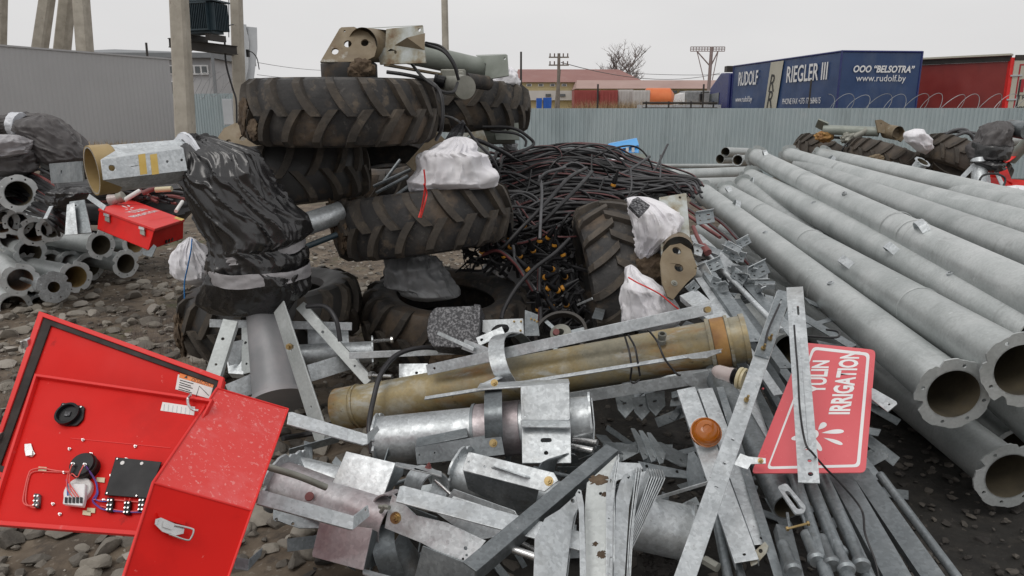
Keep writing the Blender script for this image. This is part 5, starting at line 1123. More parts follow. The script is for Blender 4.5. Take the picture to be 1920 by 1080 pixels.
# ---------------- white sacks and film
t = sack([(766, 358), (765, 340), (786, 318), (792, 290), (800, 284), (832, 264), (852, 256), (872, 258), (889, 270), (890, 285), (898, 288), (914, 292), (920, 316), (930, 334), (930, 350), (905, 352), (880, 352), (840, 360), (800, 360), (780, 362)], 4.42, .20,
     'white cloth sack tied with a red cord, lying on the middle tyre', 3, nr=90, nc=120, amp=.035, fold=(3, 1.5), dirn=-1.6)
cable([P(795, 318, 4.0), P(797, 340, 4.02), P(795, 365, 4.05), P(790, 392, 4.1), P(785, 408, 4.1)], .005, 'bagprint', name='red_cord', parent=t, seg=6)
cable([P(795, 345, 4.0), P(800, 362, 4.05), P(797, 380, 4.05), P(789, 408, 4.1)], .005, 'bagprint', name='red_cord', parent=t, seg=6)
t = sack([(1175, 372), (1190, 368), (1215, 372), (1245, 382), (1268, 398), (1276, 415), (1272, 436), (1252, 450), (1232, 465), (1215, 485), (1208, 502), (1200, 500), (1196, 470), (1190, 430), (1180, 400)], 4.25, .16,
     'white cloth sack hanging on the right side of the upright tyre', 5, nr=90, nc=120, amp=.032, fold=(3, 1.5), dirn=1.5)
pl = Plane((1182, 385, 3.95), (1215, 395, 3.95), (1196, 372, 4.0)); mb = MB(); pl.plate(mb, [(1196, 369), (1219, 385), (1200, 405), (1180, 385), (1186, 374)], [(1193, 379, .018, .007, -.6), (1204, 386, .018, .007, -.6), (1199, 395, .018, .007, -.6)], t=.02); mb.build('slotted_plate', 'cover', None, 'small black slotted plate lying on the sack beside the upright tyre', 'plate')
t = sack([(1167, 612), (1166, 560), (1170, 540), (1176, 528), (1176, 504), (1183, 496), (1193, 505), (1200, 515), (1220, 524), (1240, 540), (1254, 545), (1256, 556), (1272, 578), (1276, 600), (1260, 615), (1200, 622)], 3.86, .13,
     'white cloth sack with a red hem standing behind the yellow stained pipe', 8, nr=90, nc=110, amp=.026, fold=(3, 1.2), dirn=.6)
cable([P(1178, 520, 3.72), P(1195, 530, 3.70), P(1212, 538, 3.68), P(1238, 552, 3.68), P(1255, 566, 3.68), P(1272, 580, 3.7)], .004, 'bagprint', name='red_hem', parent=t, seg=6)
t = sack([(322, 490), (330, 470), (345, 452), (356, 444), (366, 452), (380, 470), (395, 492), (400, 505), (395, 525), (375, 536), (350, 532), (330, 512)], 4.45, .14,
     'pale sack with a blue cord behind the black wrapped elbow', 9, nr=60, nc=90, amp=.024)
cable([P(360, 448, 4.2), P(358, 470, 4.18), P(352, 500, 4.2), P(346, 530, 4.22), P(346, 560, 4.22)], .004, 'blue_rope', name='blue_cord', parent=t, seg=6)
sack([(720, 482), (725, 478), (818, 480), (828, 502), (845, 530), (862, 555), (845, 558), (800, 566), (770, 560), (752, 552), (745, 540), (722, 535)], 4.55, .16,
     'grey plastic sheet crumpled between the middle tyre and the lowest tyre', 13, 'film', 'plastic_sheet', 'sheet', nr=60, nc=100, amp=.03, fold=(2, 1.2))
sack([(918, 150), (930, 140), (945, 128), (955, 124), (966, 132), (974, 148), (972, 166), (945, 166), (925, 160)], 6.0, .12, 'small white sack tucked between the axle end plate and the rear tyre', 14, nr=40, nc=60, amp=.02)
sack([(1008, 278), (1025, 273), (1045, 276), (1052, 290), (1048, 300), (1015, 300), (1006, 290)], 8.2, .2, 'dirty white sack lying on the cables left of the distant tyre', 15, nr=30, nc=50, amp=.03)
sack([(1146, 294), (1158, 290), (1170, 296), (1170, 310), (1146, 310)], 8.0, .12, 'small white sack under the bright blue case', 16, nr=30, nc=40, amp=.02)
sack([(940, 268), (955, 266), (968, 270), (970, 282), (950, 284)], 6.4, .1, 'scrap of clear plastic below the rear tyre', 17, 'film', 'plastic_scrap', 'scrap', nr=30, nc=40, amp=.02)
# bright blue case
t = thing('blue_case', 'bright blue sheet metal case tilted on the cables near the fence', 'case', P(1168, 285, 8.6))
hexa('case_body', [P(1146, 286, 8.4), P(1198, 287, 8.3), P(1198, 272, 8.35), P(1146, 280, 8.45)], Vector((0, .3, 0)), 'cyan', None, None, parent=t)
mb = MB(); mb.add([P(1140, 284, 8.35), P(1140, 270, 8.5), P(1194, 259, 8.6), P(1198, 272, 8.3)], [(0, 3, 2, 1)]); mb.add([P(1140, 270, 8.5), P(1194, 259, 8.6), P(1196, 258, 9.0), P(1144, 268, 9.0)], [(0, 1, 2, 3)]); mb.build('case_lid', 'cyan', t)
for px in (1176, 1187):
    mb = MB(); mb.box((.03, .02, .05), Matrix.Translation(P(px, 281, 8.28))); mb.build('clasp', 'label', t)
pl = Plane((1172, 292, 8.0), (1212, 288, 8.0), (1172, 310, 8.0)); mb = MB(); pl.plate(mb, [(1170, 292), (1210, 288), (1212, 312), (1172, 314)], t=.05); mb.build('steel_panel', 'greygreen', None, 'grey-green steel panel standing under the blue case', 'panel')

# ---------------- cable heap
rn = random.Random(21); GC = 'black cables of the heap behind the upright tyre'
def heapY(t): return 7.2 - 1.9 * t
n_c = 120
for i in range(n_c):
    t_ = i / n_c; j = rn.uniform(-1, 1); zc = 6.9 - 1.75 * t_ + .12 * j
    y0 = 285 + 150 * t_ + rn.uniform(-22, 22); crest = 276 + 128 * t_ + rn.uniform(-15, 15); xr_ = rn.uniform(1235, 1300); yr = 330 + 34 * t_ + rn.uniform(-10, 12)
    x0 = rn.uniform(905, 950) + (10 if t_ > .5 else 0)
    pts = [(x0 - 8, y0 + 26, zc - .15), (x0 + 4, y0 + 4, zc), (x0 + 60, crest + 14 + rn.uniform(-5, 5), zc), (x0 + 130, crest + rn.uniform(-6, 6), zc), (x0 + 205, crest + 10 + rn.uniform(-8, 8), zc - .03), (1195 + rn.uniform(-20, 20), (crest + yr) / 2 + 4 + rn.uniform(-8, 8), zc - .05), (xr_, yr, zc - .2), (xr_ + 20, yr + 14, zc - .3)]
    if t_ > .62: pts = pts[:5] + [(1150 + rn.uniform(-10, 30), crest + 34, zc + .1)]
    red = rn.random() < .26
    cable([PP(p) for p in pts], rn.choice([.009, .011, .013]), ['cable', 'cable_red'] if red else rn.choice(['cable', 'cable', 'cable_grey']), label='black cable with a dull red stripe in the heap behind the upright tyre' if red else 'plain dark cable in the heap behind the upright tyre', group=GC + (' with red stripe' if red else ''), n=7, seg=7, stripe=(6, 0))
for i in range(30):
    x, y = rn.uniform(925, 1215), rn.uniform(292, 425); zc = 6.75 - (y - 285) / 150 * 1.75 - .22; a_ = rn.uniform(-.9, .9); L_ = rn.uniform(50, 95); bo = rn.choice((-1, 1)) * rn.uniform(22, 50); ca, sa = math.cos(a_), math.sin(a_)
    pts = [(x + u * L_ * ca - v * bo * sa, y + u * L_ * sa * .7 + v * bo * ca, zc + (.12 if abs(u) == 1 else 0)) for u, v in ((-1, -.6), (-.5, .4), (0, .8), (.5, .4), (1, -.6))]
    cable([PP(p) for p in pts], rn.choice([.008, .010, .013]), rn.choice(['cable', 'cable', 'cable_grey', ['cable', 'cable_red']]), label='loose cable curling across the top of the cable heap', group='loose cables curling over the heap', n=6, seg=6, stripe=(6, 0))
# loose cables crossing in front
FC = [([(1012, 330, 4.9), (1016, 360, 4.7), (1014, 405, 4.5), (1012, 448, 4.4)], 'cable_grey', 'grey cable hanging straight down from the heap to a yellow ringed plug'),
      ([(1100, 315, 5.2), (1065, 335, 4.9), (1020, 385, 4.6), (975, 430, 4.5), (945, 462, 4.5), (925, 475, 4.6)], ['cable', 'cable_red'], 'red striped cable running diagonally across the front of the heap'),
      ([(1110, 322, 5.2), (1085, 350, 4.9), (1050, 385, 4.7), (1020, 415, 4.6), (998, 430, 4.6)], ['cable', 'cable_red'], 'second diagonal cable ending among the plugs'),
      ([(1010, 340, 4.8), (1022, 325, 4.8), (1045, 318, 4.9), (1060, 314, 5)], 'cable_grey', 'short grey cable arching over the crest of the heap'),
      ([(1068, 448, 4.5), (1040, 475, 4.4), (1000, 505, 4.3), (968, 540, 4.2), (945, 580, 4.1), (940, 600, 4.0)], ['cable', 'cable_red'], 'red striped cable running from the upright tyre down over the lowest tyre'),
      ([(905, 478, 4.6), (935, 470, 4.5), (965, 492, 4.4), (985, 520, 4.3), (1000, 545, 4.3)], ['cable', 'cable_red'], 'cable arching right of the middle tyre among the plugs'),
      ([(1012, 500, 4.5), (1011, 540, 4.3), (1013, 580, 4.1), (1014, 612, 4.0)], ['cable', 'cable_red'], 'cable hanging vertically to the ground left of the upright tyre'),
      ([(962, 460, 4.6), (968, 495, 4.5), (985, 520, 4.4), (1005, 545, 4.3)], 'cable_grey', 'thin grey cable curving down among the plugs')]
for pts, m_, lab in FC: cable([PP(p) for p in pts], .013 if isinstance(m_, list) else .010, m_, label=lab, n=8)
# dark filler: uncountable tangle of thin leads behind and below
mb = MB()
for i in range(900):
    x, y = rn.uniform(870, 1230), rn.uniform(375, 610); zc = 5.6 - (y - 375) / 235 * 1.0 + rn.uniform(-.15, .25)
    if x > 1085: zc += .7
    if x < 1005 and y > 500: continue
    p = P(x, y, zc); d = Vector((rn.uniform(-1, 1), rn.uniform(-.5, .5), rn.uniform(-1, 1))).normalized() * rn.uniform(.05, .16); e = Vector((rn.uniform(-1, 1), rn.uniform(-1, 1), rn.uniform(-1, 1))) * .05
    mb.tube(spline([p - d, p + e, p + d], 4), rn.choice([.004, .006, .010, .014]), 6)
mb.build('lead_tangle', 'cable', None, 'tangle of thin black leads and plugs between the middle and upright tyres', 'tangle', kind='stuff')
mb = blob([(925, 440), (905, 330), (935, 300), (1010, 288), (1100, 290), (1200, 325), (1270, 350), (1280, 420), (1240, 620), (1000, 640), (900, 600)], 7.0, .9, nr=40, nc=60, amp=.1); mb.build('cable_heap_core', 'cable', None, 'dark mass of buried cables inside the heap', 'heap', kind='stuff')
GK = 'plugs with a yellow ring in the lead tangle'
kp = [(983, 423), (956, 447), (957, 463), (1012, 452), (1027, 446), (903, 472), (989, 505), (1056, 478), (1036, 505), (1060, 519), (1028, 541), (1024, 557), (1062, 571), (1045, 590), (1150, 347), (1010, 580), (1035, 575), (1046, 545), (1000, 470), (1040, 460), (975, 480), (945, 480), (1055, 540), (1022, 520)]
for i, (x, y) in enumerate(kp):
    zc = 5.25 - (y - 375) / 235 * 1.0 if i != 14 else 5.2; c = P(x, y, zc - .25); d = Vector((rn.uniform(-.6, .6), rn.uniform(-.7, .1), rn.uniform(.2, 1))).normalized()
    if i == 3: d = Vector((0, -.1, 1)).normalized()
    t = thing('cable_plug', 'black cable plug with a yellow ring lying in the tangle of leads', 'plug', c, GK); fr = axisframe(c, d)
    mb = MB(); mb.lathe([(.0, .012), (.017, .012), (.019, .03), (.016, .05), (.010, .08), (.007, .11), (0, .11)], fr, 14); mb.build('plug_body', 'black', t)
    mb = MB(); mb.lathe([(.009, -.010), (.015, -.010), (.018, -.006), (.018, .007), (.014, .010)], fr, 8); mb.build('ring', 'orange', t)

# ---------------- bracket right of the upright tyre
t = thing('wheel_bracket', 'tan stained bracket with two drop shaped holes right of the upright tyre', 'bracket', P(1270, 480, 4.1))
pl = Plane((1240, 470, 3.95), (1306, 490, 3.95), (1270, 380, 4.15)); mb = MB()
pl.plate(mb, [(1238, 492), (1242, 474), (1256, 460), (1276, 456), (1296, 468), (1300, 480), (1307, 500), (1305, 515), (1290, 528), (1275, 545), (1262, 562), (1252, 556), (1242, 530)], [(1269, 470, .026), (1273, 502, .026), (1305, 503, .005)], t=.012); mb.build('bracket_plate', 'brown', t, bevel=.002)
pl2 = Plane((1238, 365, 4.3), (1290, 365, 4.3), (1260, 470, 4.15)); mb = MB(); pl2.plate(mb, [(1236, 370), (1284, 362), (1287, 362), (1292, 420), (1296, 470), (1262, 460), (1240, 480)], [(1275, 370, .008)], t=.014); mb.build('arm_plate', 'mottled', t, bevel=.002)
mb = MB(); mb.cyl(P(1272, 472, 4.0), P(1270, 450, 4.5), .085, seg=28, caps=False); mb.build('pivot_drum', 'brown', t)
mb = MB(); pl.bolt(mb, 1264, 531, .012, .01); mb.build('bolt', 'motor', t)
mb = MB(); mudblob(mb, P(1222, 505, 4.3), .10, 6, (1, .7, 1)); mb.build('mud_cake', 'mud', t, angle=60)

# ================================================================ WRAPPED ELBOW ON ITS STAND
t = thing('wrapped_elbow', 'large pipe elbow wrapped in black film and tape, standing on four steel legs', 'wrapped pipe', P(500, 745, 3.8))
# mouth of the elbow
A, B = P(172, 320, 3.45), P(352, 302, 3.75); d = (B - A).normalized()
pipe_body(A - d * .0, B + d * .1, .112, .005).build('elbow_tube', ['galv', 'pipe_yellow'], t, angle=40)
mb = MB(); mb.lathe([(.112, 0), (.119, 0), (.119, .09), (.112, .10)], axisframe(A, d), 44); mb.build('mouth_band', 'pipe_yellow', t)
pl = Plane((190, 288, 3.27), (345, 264, 3.55), (197, 335, 3.27)); mb = MB()
pl.plate(mb, [(189, 299), (344, 278), (352, 320), (194, 338)], [(210, 315, .014), (272, 309, .003), (314, 303, .006), (341, 300, .006)], t=.008); mb.build('side_plate', 'galv', t, bevel=.0015)
mb = MB(); mb.add([P(189, 299, 3.27), P(344, 278, 3.55), P(330, 270, 3.65), P(222, 279, 3.42)], [(0, 1, 2, 3)]); mb.add([P(194, 338, 3.27), P(352, 320, 3.55), P(350, 338, 3.62), P(232, 352, 3.4)], [(3, 2, 1, 0)]); mb.build('plate_return', 'galv', t, smooth=False)
for px in (267, 289):
    mb = MB(); q0, q1, q2, q3 = (px - 8, 290), (px + 5, 288), (px + 9, 326), (px - 4, 328); pl.plate(mb, [q0, q1, q2, q3], t=.0012, off=.0018); mb.build('paint_mark', 'ochre', t)
pl = Plane((92, 307, 3.9), (150, 304, 3.6), (94, 340, 3.9)); mb = MB(); pl.plate(mb, [(92, 307), (152, 302), (156, 340), (96, 344)], [(115, 323, .012)], t=.008); mb.build('far_plate', 'galv_dark', t)
# wrap body
body = [(338, 262), (352, 254), (375, 253), (410, 262), (450, 275), (482, 287), (492, 300), (498, 318), (508, 345), (525, 372), (548, 395), (566, 410), (573, 425), (573, 444), (560, 456), (545, 462), (566, 474), (572, 486), (566, 500), (574, 508), (574, 524), (578, 540), (568, 556), (552, 566), (540, 584), (505, 590), (470, 595), (420, 592), (392, 585), (372, 566), (378, 552), (392, 536), (402, 520), (402, 506), (396, 492), (398, 480), (404, 470), (392, 440), (378, 420), (370, 395), (362, 370), (352, 345), (348, 320), (344, 290)]
mb = blob(body, 3.82, .235, nr=210, nc=200, amp=.036, fold=(3.0, 1.0), seed=2.3, dirn=-2.4, pw=2.2); mb.build('plastic_film', 'wrap', t, angle=75)
# neck sleeve over the tube
def sleeve(pts, rad, amp, seed, nc=100):
    pts = spline(pts, 10); mb = MB(); rings = []; n = len(pts); rs = [rad[0] + (rad[1] - rad[0]) * i / (n - 1) for i in range(n)]
    for i, p in enumerate(pts):
        dd = (pts[min(n - 1, i + 1)] - pts[max(0, i - 1)]).normalized(); fr = axisframe(p, dd); ring = []
        for k in range(nc):
            a = 2 * PI * k / nc; ca, sa = math.cos(a), math.sin(a); u = i / n
            ds = amp * (ridge(nz(ca * 3 + seed, sa * 3, u * 1.2)) + .5 * ridge(nz(ca * 7, sa * 7 + seed, u * 2.5)) - .8)
            ring.append(fr @ Vector(((rs[i] + ds) * ca, (rs[i] + ds) * sa, 0)))
        rings.append(ring)
    mb.loft(rings); return mb
sleeve([P(351, 305, 3.73), P(372, 308, 3.78), P(405, 325, 3.84), P(430, 350, 3.9)], (.122, .19), .03, 5).build('film_sleeve', 'wrap', t, angle=75)
sleeve([P(344, 304, 3.715), P(350, 304, 3.728), P(357, 303, 3.742)], (.142, .150), .004, 7).build('neck_tape', 'whitetape', t, angle=60)
def band(poly, Y, dep, mat, seed): blob(poly, Y, dep, nr=16, nc=120, amp=.012, fold=(3, 1), seed=seed, pw=2.2).build('tape_band', mat, t, angle=60)
def bandring(cx, cy, hw, hh, zc, dep, mat, seed, tilt=0):
    mb = MB(); rings = []; q = P(cx, cy, zc); nc = 120
    for i in range(7):
        v = (i / 6 - .5); ring = []
        for k in range(nc):
            a = 2 * PI * k / nc; ca, sa = math.cos(a), math.sin(a); w_ = .007 * nz(ca * 3 + seed, sa * 3, v * 3) + .004 * nz(ca * 9, sa * 9, v * 6 + seed)
            ring.append(q + Vector(((hw / F * zc + w_) * ca, (dep + w_) * sa, -v * 2 * hh / F * zc + tilt * ca + .012 * nz(ca * 2, sa * 2, seed + v))))
        rings.append(ring)
    mb.loft(rings, 0, False, False); mb.build('tape_band', mat, t, angle=60)
bandring(486, 507, 93, 11, 3.93, .285, 'tape', 3)
bandring(482, 470, 88, 9, 3.93, .27, 'tape', 8, .04)
# tube continuing to the right behind the wrap
pipe((560, 425, 4.3), (640, 398, 4.45), .068, 'cross_pipe', 'short bright pipe passing between the wrapped elbow and the middle tyre', 'pipe', None, (0, 0), ('galv', 'pipe_inside'))
pipe((565, 466, 4.3), (632, 440, 4.4), .018, 'cross_rod', 'thin dark blue tube under the short bright pipe', 'rod', None, (0, 0), ('trafo', 'pipe_inside'))
# stand
mb = MB(); mb.cyl(P(524, 748, 3.78), P(492, 575, 3.97), .135, .088, 40); mb.build('riser_cone', 'galv_mid', t)
mb = MB(); mb.cyl(P(525, 754, 3.77), P(524, 747, 3.78), .16, seg=40); mb.build('base_ring', 'galv_mid', t)
def angle_iron(mb, a, b, n, w_=.06, t_=.006, side=1, holes=(), mi=0, w2=None, taper=None):
    fr = frame(a, b, n); L = (b - a).length; w2 = w2 or w_
    out_ = [(0, -w_ / 2), (L, -w_ / 2), (L, w_ / 2), (0, w_ / 2)] if taper is None else [(0, -w_ / 2), (L, -w_ / 2 * taper[0]), (L + taper[1], 0), (L, w_ / 2 * taper[0]), (0, w_ / 2)]
    hs = [circ(h[0] * L, h[1] * w_, h[2], 10) if len(h) == 3 else slot(h[0] * L, h[1] * w_, h[2], h[3], h[4]) for h in holes]
    mb.plate(fr, out_, hs, t_, mi)
    if side: mb.box((L, t_, w2), fr, mi, (L / 2, side * (w_ / 2 - t_ / 2 + .0004), -w2 / 2 - .0006))
    return fr
vn = Vector((0, -1, .25))
LG = [((522, 575, 3.70), (600, 815, 3.35), .10, 1, 'front right leg of the stand, pointed, with a gold bolt', (.35, .05)), ((432, 600, 3.62), (398, 705, 3.45), .07, 1, None, None), ((462, 612, 3.9), (462, 700, 3.8), .06, -1, None, None), ((562, 572, 3.95), (692, 716, 3.8), .055, 1, None, None)]
for a, b, w_, sd_, lab, tp in LG:
    mb = MB(); angle_iron(mb, PP(a), PP(b), vn + (Vector((-.75, 0, 0)) if tp else Vector((.2, 0, 0)) * sd_), w_, .007, -1 if tp else sd_, ((.35, -.1, .008), (.8, 0, .006)), 0, .085 if tp else None, taper=(1, .05) if tp else None); mb.build('leg', 'galv_pipe', t, bevel=.001)
mb = MB(); q = P(545, 650, 3.42); mb.cyl(q, q + Vector((0, -.03, .01)), .016, seg=6); mb.cyl(q + Vector((0, -.03, .01)), q + Vector((0, -.05, .015)), .008, seg=8); mb.build('leg_bolt', 'brass', t)
for a, b, w_ in (((393, 606, 4.0), (660, 612, 4.1), .045), ((430, 738, 3.7), (505, 705, 3.85), .10), ((580, 700, 3.75), (672, 672, 3.95), .09), ((470, 655, 3.9), (425, 665, 3.8), .12)):
    mb = MB(); mb.beam(PP(a), PP(b), w_, .007, vn); mb.build('brace', 'galv', t, bevel=.001)
t = None
pl = Plane((575, 612, 4.15), (650, 604, 4.15), (580, 690, 4.1)); mb = MB(); pl.plate(mb, [(576, 606), (652, 604), (655, 660), (652, 690), (580, 700)], t=.008); mb.build('leaning_sheet', 'galv', None, 'smooth grey steel panel behind the right legs of the stand', 'panel')
cable([P(575, 575, 3.8), P(610, 575, 3.75), P(630, 600, 3.7), P(638, 640, 3.7)], .012, 'cable', label='black cable bowing over the right leg of the stand')

# pipes behind the stand, at ground level
pipe((430, 672, 4.0), (700, 660, 4.15), .062, 'flanged_pipe', 'bright flanged pipe lying behind the stand legs at ground level', 'pipe', None, (0, 1), ('galv', 'pipe_yellow'), .095)
mb = MB(); mb.cyl(P(700, 640, 4.05), P(733, 637, 4.0), .010, seg=10); mb.cyl(P(733, 637, 4.0), P(737, 637, 4.0), .02, seg=10); mb.build('long_bolt', 'steel', None, 'long bolt sticking out beside the flanged pipe behind the stand', 'bolt')
mb = MB(); mb.cyl(P(735, 706, 3.7), P(700, 704, 3.75), .010, seg=10); mb.cyl(P(700, 704, 3.75), P(695, 704, 3.76), .022, seg=12); mb.build('long_bolt', 'steel', None, 'long bolt lying at the end of the right stand leg', 'bolt')
def bar(name, a, b, w_, label, n=vn, t_=.007, side=0, mat='galv', holes=(), cat='bar', w2=None, **k):
    mb = MB(); angle_iron(mb, PP(a), PP(b), n, w_, t_, side, holes, 0, w2); return mb.build(name, mat, None, label, cat, bevel=.001, **k)
bar('angle_bar', (655, 667, 3.75), (872, 658, 3.85), .034, 'narrow level angle bar between the stand and the yellow stained pipe', side=1)
# ================================================================ FOREGROUND METAL
def cc(pts, ox, oy, s): return [(ox + x / s, oy + y / s) for x, y in pts]
def pp(name, anchors, pts, label, holes=(), t=.006, mat='galv', cat='plate', parent=None, off=0, bev=.0012, bolts=(), group=None):
    pl = Plane(*anchors); mb = MB(); pl.plate(mb, pts, holes, t, 0, off)
    o = mb.build(name, mat, parent, label, cat if parent is None else None, group, bevel=bev)
    for b in bolts:
        mb = MB(); pl.bolt(mb, b[0], b[1], b[2] if len(b) > 2 else .010, off=off); mb.build('bolt', b[3] if len(b) > 3 else 'brass', parent or o)
    return o, pl
def strap(name, path, wdir, w_, t_, mat, label=None, cat='strap', parent=None):
    """flat band bent along a path; wdir = direction of its width"""
    pts = spline(path, 6); mb = MB(); rings = []; wv = wdir.normalized()
    for i, p in enumerate(pts):
        d = (pts[min(len(pts) - 1, i + 1)] - pts[max(0, i - 1)]).normalized(); n = d.cross(wv).normalized()
        rings.append([p - wv * w_ / 2, p + wv * w_ / 2, p + wv * w_ / 2 + n * t_, p - wv * w_ / 2 + n * t_])
    mb.loft(rings); return mb.build(name, mat, parent, label, cat if parent is None else None, angle=40)
# ---------------- yellow stained pipe
t, A, B, d = pipe((635, 768, 3.66), (1400, 634, 3.20), .104, 'stained_pipe', 'long yellow stained pipe lying across the middle of the scrap', 'pipe', None, (0, 0), ('gold', 'pipe_yellow'))
L = (B - A).length
def coll(u0, u1, h, mat):
    mb = MB(); mb.lathe([(.104, 0), (.104 + h, 0), (.104 + h, (u1 - u0)), (.104, (u1 - u0))], axisframe(A + d * u0, d), 44); mb.build('collar', mat, t)
coll(L - .145, L - .085, .010, 'rustband'); coll(L - .165, L - .148, .014, 'gold'); coll(L - .082, L - .068, .014, 'gold'); coll(L - .018, L + .003, .008, 'gold'); coll(.0, .10, .004, 'gold'); coll(.115, .122, .008, 'gold')
def rail(pa, pb, w_, name, holes=(), n=vn, side=0, mat='galv', t_=.007): 
    mb = MB(); angle_iron(mb, PP(pa), PP(pb), n, w_, t_, side, holes); return mb.build(name, mat, t, bevel=.001)
rail((800, 694, 3.40), (1335, 578, 3.02), .050, 'upper_rail', ((.03, 0, .006), (.975, 0, .008)), Vector((0, -1, .35)), 1)
rail((796, 746, 3.38), (1352, 657, 3.00), .020, 'lower_rail', (), Vector((0, -.5, 1)), 0)
rail((1010, 757, 3.3), (1330, 706, 3.14), .055, 'bottom_rail', ((.9, 0, .006),), Vector((0, -1, .1)), 0)
pl = Plane((1280, 720, 3.16), (1345, 700, 3.14), (1300, 740, 3.16)); mb = MB(); pl.plate(mb, [(1268, 698), (1345, 690), (1358, 706), (1350, 722), (1318, 729), (1290, 722)], t=.006); mb.build('rounded_gusset', 'galv', t)
mb = MB(); q = P(1324, 581, 2.99); mb.cyl(q, q + Vector((0, -.03, .01)), .013, seg=16); mb.build('rail_bolt', 'brass', t)
q = P(1241, 636, 3.17) ; up_ = Vector((-.05, -.35, .93)).normalized(); mb = MB(); mb.lathe([(.020, 0), (.020, .02), (.016, .022), (.016, .035), (.019, .037), (.019, .05), (.012, .052), (.012, .02)], axisframe(q - up_ * .02, up_), 18); mb.build('outlet_nozzle', 'motor', t)
mb = MB(); mb.add([P(1278, 668, 3.0), P(1352, 655, 2.97), P(1338, 668, 2.94), P(1300, 674, 2.94)], [(0, 3, 2, 1)]); pl = Plane((1278, 665, 3.0), (1355, 655, 2.97), (1300, 680, 2.99)); mb = MB(); pl.plate(mb, [(1278, 666), (1355, 654), (1345, 663), (1325, 671), (1296, 673)], t=.007); mb.build('side_ear', 'galv', t)
for i, pts in enumerate(([(1172, 632, 3.2), (1180, 660, 3.13), (1184, 690, 3.12), (1182, 712, 3.14), (1188, 718, 3.13), (1200, 712, 3.13)], [(1178, 628, 3.2), (1190, 650, 3.12), (1196, 680, 3.10), (1200, 705, 3.12)], [(1215, 618, 3.2), (1232, 640, 3.10), (1246, 672, 3.06), (1268, 700, 3.06), (1276, 704, 3.06)])):
    cable([PP(p) for p in pts], .0045, 'cable', name='control_wire', parent=t, seg=6)
cable([P(1174, 628, 3.14), P(1100, 640, 3.20), P(1020, 655, 3.26)], .0035, 'cable', name='control_wire', parent=t, seg=6)
# clamp strap round it
strap('clamp_strap', [P(960, 628, 3.42), P(944, 628, 3.36), P(932, 640, 3.28), P(932, 668, 3.20), P(940, 695, 3.17), P(952, 716, 3.20)], d, .075, .006, 'galv', 'curved grey clamp strap over the yellow stained pipe')
strap('clamp_strap', [P(954, 630, 3.40), P(968, 626, 3.46), P(980, 634, 3.54), P(988, 645, 3.6)], d, .05, .005, 'galv_dark', 'back half of the clamp strap standing behind the yellow stained pipe')
cable([P(842, 655, 3.8), P(790, 652, 3.75), P(745, 665, 3.65), P(715, 700, 3.5), P(700, 750, 3.4), P(692, 800, 3.3), P(697, 850, 3.25)], .013, ['cable', 'cable_red'], label='black cable with red stripe arching over the left end of the stained pipe', n=8)
bar('pointed_strip', (905, 722, 3.12), (950, 701, 3.2), .018, 'small pointed grey strip lying over the stained pipe', Vector((0, -.6, 1)))
# ---------------- box profile and bits behind the stained pipe
pp('end_bracket', ((748, 684, 3.7), (800, 684, 3.7), (748, 710, 3.66)), [(748, 682), (802, 681), (806, 700), (790, 706), (748, 710)], 'small drilled end bracket behind the left part of the stained pipe', [(781, 699, .007)], .05)
t = thing('motor_cover', 'pitted dark grey round ended motor cover behind the stained pipe', 'cover', P(850, 645, 3.75))
pl = Plane((800, 600, 3.72), (895, 575, 3.72), (800, 650, 3.68)); mb = MB(); 
o2 = [(803, 598), (806, 588), (813, 579), (820, 576), (890, 573), (889, 650), (860, 652), (812, 650), (804, 640), (800, 620)]
pl.plate(mb, o2, t=.20); mb.build('cover_shell', 'cover', t, bevel=.03, angle=70)
mb = MB(); pl.plate(mb, [(889, 570), (901, 572), (897, 656), (887, 654)], t=.22, off=.008); mb.build('cover_flange', 'cover', t, bevel=.004)
pp('bolted_plate', ((905, 600, 3.75), (980, 596, 3.75), (905, 625, 3.73)), [(905, 600), (981, 597), (983, 630), (930, 632), (904, 622)], 'pale bolted plate right of the pitted motor cover', (), .01, bolts=((964, 603, .004), (977, 603, .004), (976, 620, .004)))
pp('shield_plate', ((983, 583, 3.72), (1010, 590, 3.7), (985, 625, 3.7)), [(984, 581), (1009, 590), (1008, 600), (1012, 630), (983, 630)], 'grey shield plate with brass screws behind the stained pipe', (), .006, 'galv_dark', bolts=((996, 598, .004), (1002, 600, .004), (1007, 603, .004)))
pp('drilled_tab', ((893, 632, 3.5), (945, 612, 3.5), (898, 648, 3.47)), [(892, 633), (941, 612), (947, 626), (898, 649)], 'light drilled tab resting against the dark round lobe', [(903, 637, .007)], .005)
mb = blob([(912, 628), (915, 616), (930, 606), (945, 602), (953, 604), (960, 616), (964, 628), (950, 640), (925, 645), (912, 642)], 3.62, .05, nr=24, nc=40, amp=.0, pw=3); mb.build('rubber_lobe', 'black', None, 'dark rounded rubber lobe behind the drilled tab', 'pad')
bar('grey_bar', (820, 624, 3.5), (888, 655, 3.4), .018, 'slim light bar leaning on the pitted motor cover', t_=.02)
bar('flat_strip', (868, 645, 3.45), (940, 672, 3.4), .05, 'light flat strip lying under the pitted motor cover')
t = thing('cast_wheel', 'grey cast ring wheel lying behind the stained pipe left of the upright tyre', 'wheel', P(1050, 630, 3.8))
fr = axisframe(P(1052, 628, 3.75), Vector((-.2, -.62, .75))); mb = MB(); mb.lathe([(.125, -.02), (.14, -.02), (.14, .02), (.125, .02)], fr, 40, 0, True); mb.build('rim_ring', 'darksteel', t)
for k in range(3):
    a = 2 * PI * k / 3 + .4; mb = MB(); mb.beam(fr @ Vector((.03 * math.cos(a), .03 * math.sin(a), 0)), fr @ Vector((.128 * math.cos(a), .128 * math.sin(a), 0)), .02, .012, fr.to_3x3() @ Vector((0, 0, 1))); mb.build('spoke', 'galv_dark', t)
